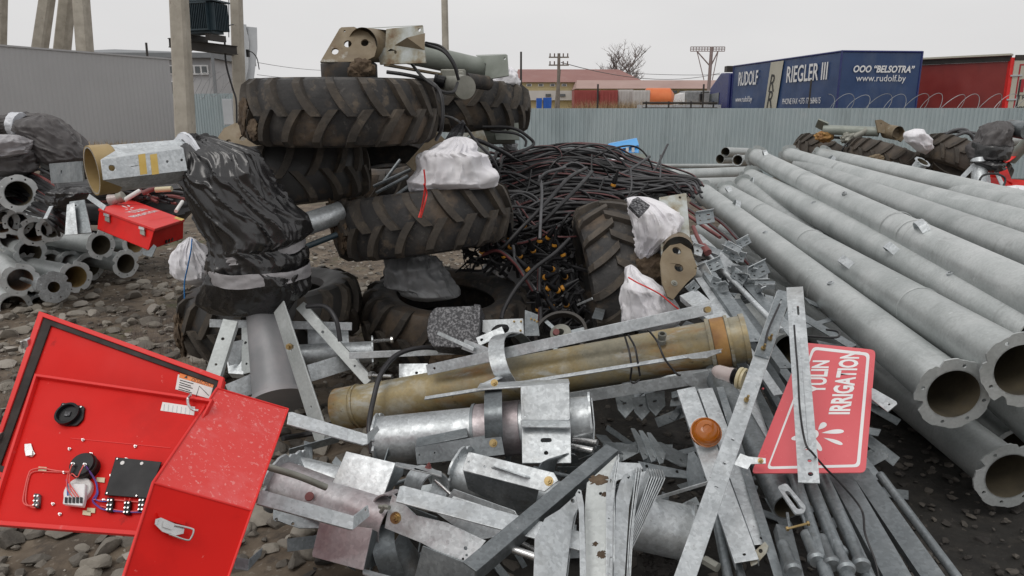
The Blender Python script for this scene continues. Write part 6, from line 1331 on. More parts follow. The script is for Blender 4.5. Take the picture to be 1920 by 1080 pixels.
mb = MB(); mb.lathe([(.02, -.03), (.05, -.03), (.055, .02), (.03, .035), (.02, .03)], fr, 24, 0, True); mb.build('hub', 'motor', t)
mb = MB(); mb.cyl(P(1042, 624, 3.6), P(1043, 622, 3.57), .016, seg=14); mb.build('red_cap', 'redhose', t)
bar('flat_strip', (1082, 572, 4.0), (1110, 560, 3.9), .012, 'short dark strip beside the spoked ring wheel')

# ---------------- second pipe (front of the stained one)
t, A, B, d = pipe((712, 826, 3.10), (1112, 788, 2.98), .102, 'flanged_pipe', 'bright flanged pipe in front of the stained pipe, wearing a brown collar', 'pipe', None, (1, 1), ('galv', 'pipe_inside'), .120)
L = (B - A).length; mb = MB(); mb.lathe([(.102, 0), (.113, 0), (.113, .20), (.102, .20)], axisframe(A + d * .42, d), 44); mb.build('collar', 'pinkgalv', t)
mb = MB(); mb.lathe([(.113, 0), (.117, 0), (.117, .012), (.113, .012)], axisframe(A + d * .42, d), 44); mb.build('collar_edge', 'galv_dark', t)
n_ = Vector((0, -1, .2))
pp('angle_bracket', ((778, 839, 2.90), (940, 811, 2.86), (782, 871, 2.88)), [(778, 839), (939, 811), (946, 852), (782, 871)], 'grey angle bracket with two small holes lying on the bright flanged pipe', [(786, 853, .0035), (815, 849, .0035)], .006, 'galv_dark', bolts=((925, 831, .011),))
pp('angle_leg_strip', ((778, 839, 2.90), (875, 819, 2.88), (786, 806, 3.04)), [(786, 806), (873, 791), (877, 818), (778, 838)], 'upper leg of the grey angle bracket on the bright flanged pipe', (), .006, 'galv_dark')
strap('clamp_strap', [P(925, 730, 3.06), P(925, 745, 2.90), P(925, 780, 2.83), P(926, 815, 2.86), P(926, 835, 2.90)], d, .072, .006, 'galv_dark', 'dull clamp strap around the brown collar of the bright pipe')
pp('flat_strip', ((895, 727, 3.0), (1067, 717, 2.93), (895, 722, 3.1)), [(893, 730), (1068, 718), (1066, 710), (900, 718)], 'flat strip along the top of the two square plates', (), .006)
pp('square_plate', ((976, 723, 2.86), (1067, 719, 2.84), (976, 787, 2.82)), [(976, 724), (1067, 719), (1069, 785), (1066, 788), (979, 788), (977, 784)], 'blank square plate standing above the slotted plate', [(984, 781, .003)], .006, bolts=((927, 718, .010),))
pp('slotted_plate', ((978, 798, 2.80), (1070, 800, 2.78), (980, 867, 2.70)), [(978, 799), (1070, 802), (1071, 868), (979, 868)], 'bright plate with a slot and a burnt hole in front of the bright pipe', [(1024, 825, .042, .017, .05), (1024, 849, .008)], .006)
pp('fold_plate', ((976, 788, 2.81), (1069, 788, 2.80), (978, 799, 2.76)), [(976, 788), (1069, 787), (1070, 801), (978, 799)], 'narrow folded strip between the blank and the slotted plate', (), .006)
pp('end_flange', ((1100, 745, 3.0), (1112, 750, 2.9), (1104, 850, 2.92)), [(1101, 744), (1108, 746), (1113, 795), (1112, 835), (1104, 850), (1106, 800)], 'thin flange edge at the right end of the bright pipe', (), .006)
for i, (a, b) in enumerate((((1060, 835, 2.85), (1112, 845, 2.8)), ((1075, 825, 2.9), (1120, 830, 2.85)))):
    mb = MB(); mb.cyl(PP(a), PP(b), .013, seg=12); mb.build('round_rod', 'steel', None, ('lower', 'upper')[i] + ' short bright rod sticking out under the right end flange', 'rod')
# ---------------- third pipe with channel
t, A, B, d = pipe((862, 888, 2.80), (1060, 950, 2.62), .082, 'flanged_pipe', 'flanged pipe stub under the bright channel with the welded vane', 'pipe', None, (1, 0), ('galv', 'pipe_inside'), .112)
o, pl = pp('channel', ((876, 850, 2.60), (1047, 900, 2.48), (867, 882, 2.58)), [(878, 848), (884, 848), (1038, 886), (1047, 901), (1021, 922), (867, 882), (870, 868)], 'bright channel with a welded vane and a gold bolt', [(879, 866, .0035), (909, 875, .0035)], .006, cat='channel', bolts=((1029, 902, .011),))
pp('channel_web', ((869, 884, 2.58), (1010, 921, 2.50), (876, 917, 2.62)), [(868, 883), (1010, 920), (1001, 955), (970, 962), (960, 956), (877, 918)], None, (), .006, 'galv_dark', parent=o)
mb = MB(); a, b = pl.w(921, 878, .0), pl.w(995, 896, .0); mb.add([a, b, pl.w(988, 897, .03), pl.w(934, 879, .04)] + [p + Vector((0, .005, .002)) for p in (a, b, pl.w(988, 897, .03), pl.w(934, 879, .04))], [(0, 1, 2, 3), (7, 6, 5, 4), (0, 4, 5, 1), (2, 6, 7, 3), (1, 5, 6, 2), (3, 7, 4, 0)]); mb.build('welded_vane', 'galv', o, smooth=False)
# band ring
fr = axisframe(P(800, 912, 2.62), Vector((.62, -.72, .1))); mb = MB(); mb.lathe([(.060, -.05), (.066, -.05), (.066, .05), (.060, .05)], fr, 36, 0, True); mb.build('ring_band', 'galv', None, 'short open ring band left of the bright channel', 'ring', angle=40)
strap('clamp_strap', [P(1022, 895, 2.7), P(1030, 868, 2.66), P(1045, 855, 2.68), P(1062, 856, 2.72), P(1070, 868, 2.78)], Vector((.8, .5, 0)), .08, .006, 'galv_dark', 'curved band right of the gold bolt under the long angle')
# ---------------- long angle lying diagonally
mb = MB(); a, b = P(1148, 838, 2.62), P(880, 1062, 2.05); angle_iron(mb, a, b, Vector((-.3, -.6, .75)), .052, .006, 1, (), 0, .05); mb.build('angle_bar', 'galv_dark', None, 'long weathered angle bar lying diagonally over the bottom centre', 'bar', bevel=.001)
o, pl = pp('flat_bar', ((742, 928, 2.32), (1112, 1020, 2.20), (740, 945, 2.29)), [(749, 912), (756, 910), (1110, 1002), (1112, 1008), (1108, 1034), (1096, 1034), (742, 940)], 'bright flat bar with one hole crossing under the diagonal angle bar', [(1100, 1017, .0045)], .006, cat='bar')
mb = MB(); mb.cyl(P(940, 1022, 2.2), P(1020, 1050, 2.15), .0125, seg=16); mb.cyl(P(1018, 1049, 2.15), P(1026, 1052, 2.14), .022, seg=18); mb.build('round_headed_pin', 'steel', None, 'bright steel pin with a round head under the flat bar', 'pin')
# lower channel
o, pl = pp('channel', ((728, 950, 2.38), (911, 1013, 2.26), (721, 989, 2.36)), [(736, 925), (744, 932), (780, 966), (838, 980), (911, 1014), (872, 1062), (790, 1018), (721, 990), (726, 962)], 'wide channel with a gold nut and burnt holes at the bottom centre', [(873, 1028, .006), (875, 1041, .004), (868, 1048, .004)], .006, cat='channel', bolts=((742, 971, .013),))
pp('channel_side', ((792, 1026, 2.30), (900, 1070, 2.22), (780, 1080, 2.32)), [(792, 1024), (905, 1068), (895, 1110), (770, 1110), (780, 1070)], None, (), .006, 'galv_dark', parent=o)
pp('bright_plate', ((820, 965, 2.42), (935, 990, 2.36), (850, 1010, 2.38)), [(818, 962), (838, 944), (850, 930), (975, 970), (940, 1005), (905, 1012), (850, 985)], 'bright wavy plate showing between the flat bar and the wide channel', (), .006)
pp('small_tongue', ((838, 930, 2.5), (935, 960, 2.45), (840, 915, 2.5)), [(838, 934), (850, 917), (965, 958), (972, 970), (930, 968)], 'bright tongue plate above the flat bar', (), .006)
strap('clamp_strap', [P(722, 985, 2.42), P(718, 1010, 2.38), P(722, 1040, 2.36), P(735, 1075, 2.38), P(745, 1110, 2.42)], Vector((.9, .3, 0)), .075, .006, 'galv_dark', 'dull wide strap hanging under the gold nut')
pipe((715, 1005, 2.55), (800, 1120, 2.6), .07, 'pipe_stub', 'dark pipe stub behind the hanging strap', 'pipe stub', None, (0, 0), ('galv_dark', 'pipe_inside'))
# curved collar left of nut
strap('clamp_strap', [P(706, 960, 2.5), P(714, 935, 2.44), P(728, 925, 2.42), P(742, 926, 2.44)], Vector((.4, .8, -.2)), .07, .005, 'pinkgalv', 'small curved collar piece behind the gold nut')
mb = MB(); mb.cyl(P(712, 950, 2.36), P(730, 952, 2.33), .008, seg=6); mb.cyl(P(714, 960, 2.36), P(722, 948, 2.34), .007, seg=8); mb.build('hex_bolt', 'motor', None, 'small dull hex bolt beside the curved collar piece', 'bolt')
# ---------------- fourth pipe (pinkish)
t, A, B, d = pipe((528, 905, 2.62), (735, 985, 2.42), .078, 'flanged_pipe', 'pink stained flanged pipe at the bottom left of the scrap', 'pipe', None, (1, 0), ('pinkgalv', 'pipe_inside'), .11)
mb = MB(); q = P(580, 931, 2.46); mb.lathe([(0, .004), (.014, .004), (.016, 0)], axisframe(q, Vector((0, -.75, .6))), 16); mb.build('plug', 'redhose', t)
t, A, B, d = pipe((556, 885, 2.78), (720, 925, 2.7), .06, 'flanged_pipe', 'small bright flanged pipe behind the pink stained one', 'pipe', None, (1, 0), ('galv', 'pipe_inside'), .088)
o, pl = pp('square_plate', ((648, 847, 2.55), (742, 868, 2.50), (622, 910, 2.50)), [(649, 846), (742, 868), (717, 936), (700, 934), (622, 908)], 'bright square plate welded on the pink stained pipe', (), .006, cat='plate')
pp('side_web', ((742, 868, 2.50), (756, 878, 2.6), (717, 935, 2.5)), [(742, 868), (758, 872), (756, 890), (730, 925), (718, 936)], None, (), .005, 'galv_dark', parent=o)
pp('top_edge', ((742, 868, 2.49), (826, 888, 2.47), (744, 874, 2.46)), [(742, 866), (800, 876), (828, 884), (828, 893), (812, 888), (742, 873)], None, (), .005, parent=o, bolts=((803, 877, .008, 'redhose'),))
o, pl = pp('square_plate', ((599, 980, 2.30), (698, 992, 2.26), (585, 1044, 2.26)), [(600, 978), (698, 991), (681, 1069), (675, 1068), (586, 1044), (585, 1038)], 'pink stained square plate at the bottom left of the scrap', (), .006, 'pinkgalv')
pp('side_web', ((698, 992, 2.26), (712, 1005, 2.4), (681, 1069, 2.26)), [(698, 992), (714, 1000), (708, 1060), (682, 1069)], None, (), .005, 'galv_dark', parent=o)
pp('bottom_edge', ((680, 1068, 2.24), (760, 1085, 2.2), (680, 1074, 2.22)), [(680, 1066), (770, 1090), (770, 1100), (680, 1075)], None, (), .005, parent=o)
# rod and bent flat bars holding the case
mb = MB(); mb.tube(spline([P(480, 866, 2.3), P(505, 876, 2.3), P(560, 893, 2.33), P(612, 914, 2.38)]), .011, 12); mb.build('pipe_rod', 'motor', None, 'brown grey rod lying over the pink stained pipe', 'rod')
def bentbar(pts, w_, label, n, name='bent_bar', mat='galv', holes=0):
    mb = MB()
    for a, b in zip(pts[:-1], pts[1:]): mb.plate(frame(PP(a), PP(b), n), [(-.0, -w_ / 2), ((PP(b) - PP(a)).length, -w_ / 2), ((PP(b) - PP(a)).length, w_ / 2), (0, w_ / 2)], [], .007)
    return mb.build(name, mat, None, label, 'bar', bevel=.001)
o, pl = pp('bent_bar', ((490, 920, 2.05), (664, 968, 2.10), (480, 944, 2.02)), [(486, 922), (492, 918), (664, 967), (662, 993), (655, 992), (481, 945)], 'lower bent flat bar fixed to the side of the red control box', (), .007, cat='bar')
pp('bent_end', ((662, 992, 2.10), (664, 967, 2.12), (692, 960, 2.2)), [(663, 968), (690, 947), (693, 962), (693, 968), (661, 994)], None, [(686, 957, .005)], .006, parent=o)
o, pl = pp('bent_bar', ((540, 775, 2.55), (687, 815, 2.60), (536, 792, 2.52)), [(541, 773), (548, 772), (689, 814), (690, 832), (680, 834), (538, 795)], 'upper bent flat bar running from the red control box to the bright pipe', (), .007, cat='bar')
pp('bent_end', ((687, 815, 2.60), (688, 833, 2.58), (712, 800, 2.8)), [(688, 815), (708, 798), (712, 806), (690, 833)], None, (), .006, parent=o)
o, pl = pp('small_angle', ((445, 1045, 2.3), (470, 1050, 2.3), (448, 1065, 2.28)), [(440, 1044), (468, 1048), (465, 1070), (440, 1066)], 'small bent steel scrap on the stones right of the red control box', (), .006, 'galv_dark', cat='scrap')
pp('bent_end', ((467, 1049, 2.3), (465, 1070, 2.28), (492, 1030, 2.36)), [(467, 1049), (493, 1026), (490, 1042), (465, 1071)], None, (), .006, 'galv_dark', parent=o)
pp('dark_plate', ((512, 955, 2.55), (600, 985, 2.5), (512, 980, 2.52)), [(512, 948), (606, 972), (600, 990), (560, 990), (512, 974)], 'dark drilled plate under the lower bent bar', [(518, 974, .006), (549, 982, .006)], .006, 'galv_dark')

# ---------------- nested pressed plates
GT = 'nested pressed plates standing on edge at the bottom centre'
TPL = [([(1000, 1110), (1003, 1010), (1022, 972), (1050, 955), (1083, 925), (1086, 930), (1083, 955), (1074, 972), (1058, 1110)], 2.20, 'leftmost pressed plate, bright and widest at its foot', [(1074, 939, .007)], 'galv', (-.3, -.6)),
       ([(1096, 950), (1100, 905), (1157, 853), (1156, 880), (1150, 905), (1146, 960), (1148, 1110), (1100, 1110)], 2.23, 'tall pressed plate with rust patches near its slotted top', [(1126, 925, .005)], 'galv_pipe', (.25, -.6)),
       ([(1149, 1110), (1155, 930), (1162, 905), (1170, 890), (1188, 880), (1193, 884), (1187, 915), (1180, 950), (1170, 1110)], 2.25, 'bright pressed plate just right of the rusty one', [(1179, 894, .014, .007, .9)], 'galv', (-.2, -.6))]
for i, (pts, zc, lab, h, m_, tl) in enumerate(TPL):
    o, pl = pp('pressed_plate', ((1000 + 50 * i, 1080, zc - .12 + tl[0] * .1), (1100 + 50 * i, 1080, zc - .12 - tl[0] * .1), (1080 + 30 * i, 900, zc + .10)), pts, lab, h, .004, m_, group=GT)
    if i == 1:
        for q_, r_ in (((1121, 900), .020), ((1128, 1040), .013), ((1116, 1020), .008), ((1133, 927), .009)):
            x0, y0 = pl.l(*q_); n = 26; mb = MB()
            mb.plate(pl.fr @ Matrix.Translation((0, 0, .0008)), [(x0 + r_ * (1 + 1.1 * nz(k * 1.3, i, r_ * 90)) * math.cos(2 * PI * k / n) * (1.5 if r_ == .02 else 1), y0 + r_ * (1 + 1.1 * nz(k * 1.3, 4)) * math.sin(2 * PI * k / n)) for k in range(n)], t=.0006); mb.build('rust_patch', 'mud', o)
LIPS = [([(1079, 926), (1084, 917), (1090, 919), (1095, 945), (1101, 1110), (1088, 1110), (1086, 960)], 2.17, 'narrow bright lipped strip between the leftmost and the rusty pressed plate', [(1086, 923, .004)]),
        ([(1137, 912), (1146, 885), (1156, 856), (1159, 858), (1157, 890), (1150, 950), (1149, 1110), (1136, 1110)], 2.19, 'raised bright edge strip with a slot along the rusty pressed plate', [(1146, 902, .014, .006, 1.5), (1142, 972, .002), (1146, 1045, .002)]),
        ([(1192, 895), (1205, 884), (1222, 882), (1217, 912), (1200, 925), (1192, 945), (1187, 965), (1184, 940)], 2.36, 'bent bright pressed corner with a small slot at the head of the fan', [(1209, 896, .012, .004, .7)])]
for pts, zc, lab, h in LIPS: pp('pressed_strip', ((1080, 1080, zc - .12), (1130, 1080, zc - .11), (1100, 900, zc + .10)), pts, lab, h, .004, cat='strip', group=None)
for x0, x1, x2, z_ in ((1159, 1151, 1149, 2.25), (1156, 1147, 1146, 2.24), (1191, 1184, 1172, 2.27), (1196, 1188, 1175, 2.28), (1201, 1190, 1178, 2.29), (1083, 1070, 1056, 2.19), (1086, 1073, 1059, 2.20)):
    yt = {1159: 855, 1156: 858, 1191: 882, 1196: 880, 1201: 880, 1083: 928, 1086: 930}[x0]
    strap('pressed_plate', [P(x0, yt, z_ + .1), P(x1, yt + 62, z_ + .06), P((x1 + x2) / 2, yt + 120, z_), P(x2, 1115, z_ - .12)], FW + Vector((.12, 0, .05)), .05, .0035, 'galv', 'thin pressed plate seen edge-on between the wider nested plates')['group'] = 'thin nested plates seen edge-on'
for k in range(7):
    u = k / 6; strap('pressed_plate', [P(1215 + 28 * u, 885 + 3 * u, 2.44), P(1209 + 26 * u, 902 + 4 * u, 2.43), P(1203 + 22 * u, 921 + 5 * u, 2.41), P(1195 + 10 * u, 944 + 26 * u, 2.38), P(1186 - 5 * u, 968 + 52 * u, 2.34)], FW + Vector((.10, 0, .05)), .09, .0035, 'galv', 'thin pressed plate seen edge-on in the fan left of the wide bright stub')['group'] = 'fan of thin nested pressed plates'
pp('pressed_plate', ((1150, 860, 2.6), (1205, 870, 2.6), (1155, 900, 2.55)), [(1152, 866), (1200, 868), (1206, 878), (1190, 890), (1160, 900), (1152, 905)], 'bright pressed plate lying behind the tops of the nested plates', (), .005)
# ---------------- wide bright stub
t, A, B, d = pipe((1180, 975, 2.62), (1290, 1000, 2.62), .098, 'flanged_pipe', 'wide bright pipe stub right of the fan of nested plates', 'pipe', None, (0, 1), ('galv', 'pipe_inside'), .115)
mb = MB(); mudblob(mb, P(1236, 1055, 2.7), .055, 3, (1.2, .8, .9)); mb.build('pale_stone', 'stone', None, 'pale stone lying under the wide bright stub', 'stone', angle=25)
mb = MB(); q = P(1322, 1050, 2.3); mb.cyl(q, q + Vector((.03, -.04, 0)), .016, seg=6); mb.cyl(q, q + Vector((-.05, .06, 0)), .008, seg=10); mb.build('hex_bolt', 'motor', None, 'dull bolt end beside the foot of the long perforated bar', 'bolt')
# cluster of small drilled plates
GD = 'small drilled plates clustered below the stained pipe'
for k, (x, y) in enumerate(((1183, 802), (1198, 806), (1213, 810), (1232, 828))):
    pts = [(x, y), (x + 7, y + 1), (x + 36, y + 40), (x + 31, y + 58), (x + 24, y + 60)]
    if k == 3: pts = [(x, y), (x + 8, y + 1), (x + 68, y + 30), (x + 60, y + 48), (x + 46, y + 46), (x + 14, y + 30)]
    pp('drilled_plate', ((x, y, 2.95), (x + 30, y + 60, 2.75), (x + 40, y + 40, 2.85)), pts, ('leftmost', 'second', 'third', 'widest, rightmost')[k] + ' small drilled plate leaning below the stained pipe', [(x + 28, y + 50, .0055)] if k < 3 else [(x + 46, y + 35, .007)], .006, 'galv_dark', group=GD)
pp('drilled_plate', ((1200, 870, 2.7), (1300, 890, 2.7), (1205, 885, 2.68)), [(1196, 864), (1295, 884), (1300, 898), (1210, 890)], 'long drilled plate lying level under the leaning drilled plates', [(1213, 874, .006), (1270, 884, .006)], .006, 'galv_dark')
pp('drilled_plate', ((1295, 850, 2.7), (1332, 905, 2.6), (1300, 920, 2.65)), [(1290, 850), (1300, 846), (1334, 898), (1330, 908), (1318, 905), (1292, 920), (1286, 890)], 'upright drilled plate left of the long perforated bar', [(1322, 895, .006)], .006, 'galv_dark')
bar('flat_strip', (1130, 835, 2.95), (1195, 842, 2.9), .03, 'grey strip behind the leaning drilled plates', mat='galv_dark')
bar('flat_strip', (1230, 935, 2.6), (1330, 905, 2.5), .012, 'narrow strip above the wide bright stub')
# brackets seen in the dark hollow
for k, (x, y) in enumerate(((1165, 742), (1196, 746), (1222, 738))):
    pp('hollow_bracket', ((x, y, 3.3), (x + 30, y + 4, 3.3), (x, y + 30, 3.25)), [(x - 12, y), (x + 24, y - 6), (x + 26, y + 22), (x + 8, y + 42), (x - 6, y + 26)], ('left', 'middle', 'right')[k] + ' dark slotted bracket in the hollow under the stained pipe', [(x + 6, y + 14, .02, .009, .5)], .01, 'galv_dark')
# ---------------- amber and clear lamps
t = thing('amber_lamp', 'round amber lamp lens lying on the long channels', 'lamp', P(1323, 812, 2.62)); fr = axisframe(P(1323, 812, 2.66), Vector((-.05, -.68, .72)))
mb = MB(); mb.lathe([(.057, 0), (.057, .012), (.054, .013), (.053, .018), (.049, .026), (.048, .024), (.043, .032), (.041, .030), (.034, .037), (.018, .042), (.016, .039), (0, .040)], fr, 36); mb.build('lens', 'amber', t, angle=50)
mb = MB(); mb.lathe([(0, .005), (.05, .005), (.055, 0), (0, -.002)], fr, 30); mb.build('lamp_base', 'black', t)
mb = MB(); mb.lathe([(.012, .006), (.012, .035), (0, .038)], fr, 14); mb.build('bulb', 'cream', t)
t = thing('clear_lamp', 'milky capped lamp with a cream ring at the end of the stained pipe', 'lamp', P(1370, 700, 2.9))
d_ = (P(1400, 712, 2.78) - P(1340, 694, 2.86)).normalized(); fr = axisframe(P(1338, 694, 2.86), d_)
mb = MB(); mb.lathe([(0, -.004), (.012, -.003), (.021, .006), (.027, .02), (.029, .065), (.031, .07), (.031, .08)], fr, 28); mb.build('lens', 'clearlens', t)
mb = MB(); mb.lathe([(0, .075), (.030, .078), (.033, .085), (.029, .09), (.033, .095), (.029, .10), (.033, .105), (.030, .11), (.0, .112)], fr, 28); mb.build('threaded_plug', 'black', t)
mb = MB(); mb.lathe([(.030, .104), (.042, .104), (.044, .110), (.042, .116), (.036, .118), (.044, .122), (.042, .130), (0, .130)], fr, 28); mb.build('ring_nut', 'cream', t)
cable([P(1400, 700, 2.75), P(1420, 690, 2.72), P(1432, 660, 2.74), P(1440, 620, 2.8), P(1462, 570, 2.9)], .004, 'cable', label='thin black lead running up the long perforated bar from the milky lamp', seg=6)
for i, (a, b, r_, m_) in enumerate((((1055, 1060, 2.2), (965, 1010, 2.5), .008, 'steel'), ((640, 945, 2.5), (760, 900, 2.7), .007, 'galv_dark'), ((1000, 878, 2.7), (1120, 905, 2.75), .008, 'galv_dark'), ((815, 900, 2.6), (868, 948, 2.55), .006, 'steel'), ((700, 905, 2.6), (690, 960, 2.5), .007, 'galv_dark'))):
    mb = MB(); A_b, B_b = PP(a), PP(b); mb.cyl(A_b, B_b, r_, seg=12); n_b = int((B_b - A_b).length / .006)
    for k in range(n_b // 3): c = A_b.lerp(B_b, k / n_b); mb.cyl(c, A_b.lerp(B_b, (k + .5) / n_b), r_ * 1.18, seg=10)
    mb.build('threaded_rod', m_, None, ('bright threaded rod under the flat bar at the bottom centre', 'dull threaded rod between the bright square plate and the bright pipe', 'dull threaded rod below the slotted plate', 'short bright threaded rod left of the bright channel', 'short dull threaded rod crossing the pink stained pipe')[i], 'rod')
# ---------------- long perforated bar
mb = MB(); a, b = P(1470, 548, 3.02), P(1278, 1100, 2.02); L_ = (b - a).length
angle_iron(mb, a, b, Vector((-.25, -.75, .6)), .058, .006, 0, ((.60, -.0, .012, .007, 1.5), (.675, 0, .012, .007, 1.5), (.745, 0, .012, .007, 1.5)))
o = mb.build('perforated_bar', 'galv', None, 'long perforated flat bar crossing the channels from the sign to the bottom edge', 'bar', bevel=.001)
pl = Plane((1470, 548, 3.02), (1278, 1100, 2.02), (1500, 560, 3.05))
fr = frame(a, b, Vector((-.25, -.75, .6)))
mb = MB(); mb.plate(fr @ Matrix.Translation((0, 0, .0065)), [(.0, -.026), (L_ * .30, -.026), (L_ * .30, .026), (0, .026)], [slot(L_ * .06, 0, .06, .008, 0)], .006); mb.build('overlap_bar', 'galv_dark', o)
for u, yy in ((.225, .008), (.27, -.004), (.47, 0)):
    mb = MB(); c = fr @ Vector((u * L_, yy, .006)); mb.cyl(c, c + fr.to_3x3() @ Vector((0, 0, .01)), .009, seg=6); mb.cyl(c, c + fr.to_3x3() @ Vector((0, .004, .028)), .0045, seg=8); mb.build('bolt', 'brass', o)
# bracket to the sign
o, pl = pp('sign_bracket', ((1385, 852, 2.36), (1436, 862, 2.34), (1390, 875, 2.34)), [(1388, 850), (1404, 856), (1436, 859), (1436, 869), (1408, 870), (1402, 880), (1376, 871)], 'small bracket joining the perforated bar to the red sign', (), .006, cat='bracket', bolts=((1426, 864, .006),))
# ---------------- the red sign
SG = Plane((1411, 888, 2.36), (1623, 886, 2.42), (1507, 643, 2.92))
def rounded(corners, r=10):
    out_ = []; n = len(corners)
    for i in range(n):
        p, q, s_ = Vector(corners[i - 1]), Vector(corners[i]), Vector(corners[(i + 1) % n]); a = q + (p - q).normalized() * r; b = q + (s_ - q).normalized() * r
        for k in range(5): u = k / 4; out_.append(tuple((a * (1 - u) ** 2 + q * 2 * u * (1 - u) + b * u * u)))
    return out_
cor = [(1409, 887), (1623, 886), (1642, 656), (1507, 642)]
mb = MB(); SG.plate(mb, rounded(cor, 10), [(1431, 728, .004)], t=.004); sg = mb.build('irrigation_sign', 'signred', None, 'red irrigation sign with white lettering lying across the channels', 'sign')
inner = rounded([(1437, 880), (1612, 876), (1631, 662), (1524, 650)], 9); inner2 = rounded([(1442, 875), (1606, 871), (1625, 667), (1527, 656)], 7)
mb = MB(); xy = [SG.l(*p) for p in inner]; xy2 = [SG.l(*p) for p in inner2]; mb.plate(SG.fr @ Matrix.Translation((0, 0, .0008)), xy, [xy2], .0006); mb.build('white_border', 'white', sg)
def signtext(s, pa, pb, hpx, par, pln, mat='white', bold=.0, off=.0009, up=None):
    a, b = pln.w(*pa, off), pln.w(*pb, off); fr = frame(a, b, pln.n)
    if up: u_ = pln.w(pa[0] + up[0], pa[1] + up[1], off) - a; hpx = u_.length; u_.normalize(); fr = Matrix([[fr[i][0], u_[i] if i < 3 else 0, fr[i][2], fr[i][3]] for i in range(4)])
    o = text(s, 1., mat, par, Matrix.Identity(4), name='lettering', bold=bold, depth=0)
    for v in o.data.vertices: v.co += Vector(par['wl'])
    xs = [v.co.x for v in o.data.vertices]; ys = [v.co.y for v in o.data.vertices]; x0, x1, y0, y1 = min(xs), max(xs), min(ys), max(ys); W = (b - a).length
    for v in o.data.vertices: v.co = fr @ Vector(((v.co.x - x0) / (x1 - x0) * W, ((v.co.y - y0) / (y1 - y0) - .5) * hpx, 0)) - Vector(par['wl'])
    return o
signtext('IRRIGATION', (1573, 777), (1595, 659), .072, sg, SG, bold=.035, up=(-41, 0))
signtext('YULIN', (1530, 738), (1540, 676), .058, sg, SG, bold=.035, up=(-34, 0))
# star of drops
def drop(par, pln, tip, end, w_, mat='white'):
    a, b = Vector(pln.l(*tip)), Vector(pln.l(*end)); d_ = b - a; L_ = d_.length; d_.normalize(); n_ = Vector((-d_.y, d_.x)); pts = []
    for k in range(20):
        u = 2 * PI * k / 20; x = L_ * (.5 - .5 * math.cos(u)); y = w_ * math.sin(u) * math.sin(u / 2) ** 1.1 * (1 if u < PI else 1)
        y = w_ * math.sin(u) * ((x / L_) ** .6); pts.append(tuple(a + d_ * x + n_ * y))
    mb = MB(); mb.plate(pln.fr @ Matrix.Translation((0, 0, .0009)), pts, t=.0005); mb.build('water_drop_mark', mat, par)
for tip, end in (((1540, 812), (1582, 808)), ((1544, 821), (1580, 833)), ((1534, 806), (1548, 793)), ((1530, 824), (1538, 846)), ((1520, 814), (1484, 824)), ((1524, 806), (1510, 790)), ((1524, 822), (1508, 842))): drop(sg, SG, tip, end, .013)
mb = MB(); pts_ = [(1541 + 9 * math.cos(a / 3 * PI), 815 + 9 * math.sin(a / 3 * PI)) for a in range(6)]
mb = MB(); SG.plate(mb, [(1527 + 8 * math.cos(k * PI / 6), 814 + 8 * math.sin(k * PI / 6)) for k in range(12)], t=.0005, off=.001); mb.build('star_centre_mark', 'white', sg)
# angle irons over it
mb = MB(); a, b = P(1490, 538, 2.80), P(1517, 905, 2.16); fr = angle_iron(mb, a, b, Vector((-.35, -.7, .62)), .060, .005, -1, ((.15, .1, .05, .008, 0), (.86, 0, .006), (.91, .1, .006), (.965, .1, .008)), 0, .05)
mb.build('angle_bar', 'galv', None, 'upright angle bar with holes lying over the red sign', 'bar', bevel=.001)
mb = MB(); a2, b2 = P(1496, 538, 2.78), P(1526, 895, 2.17); 
cable([P(1489, 610, 2.58), P(1492, 650, 2.50), P(1496, 700, 2.40), P(1500, 770, 2.30), P(1510, 830, 2.22), P(1524, 850, 2.2), P(1550, 880, 2.3), P(1575, 905, 2.3), P(1615, 955, 2.28), P(1622, 1000, 2.2), P(1640, 1050, 2.15), P(1652, 1100, 2.1)], .0035, 'cable', label='thin black wire lying along the angle bar over the sign and down the channels', seg=6)
cable([P(1468, 575, 2.96), P(1455, 620, 2.86), P(1450, 650, 2.8), P(1440, 660, 2.76), P(1425, 690, 2.70), P(1405, 722, 2.64)], .0035, 'cable', label='thin black wire following the upper end of the perforated bar', seg=6)
pp('bar_end', ((1634, 728, 2.7), (1682, 755, 2.6), (1630, 745, 2.68)), [(1634, 727), (1640, 729), (1680, 752), (1682, 757), (1664, 772), (1634, 748)], 'drilled bar end poking out from under the right side of the sign', [(1667, 758, .004)], .006, cat='bar')

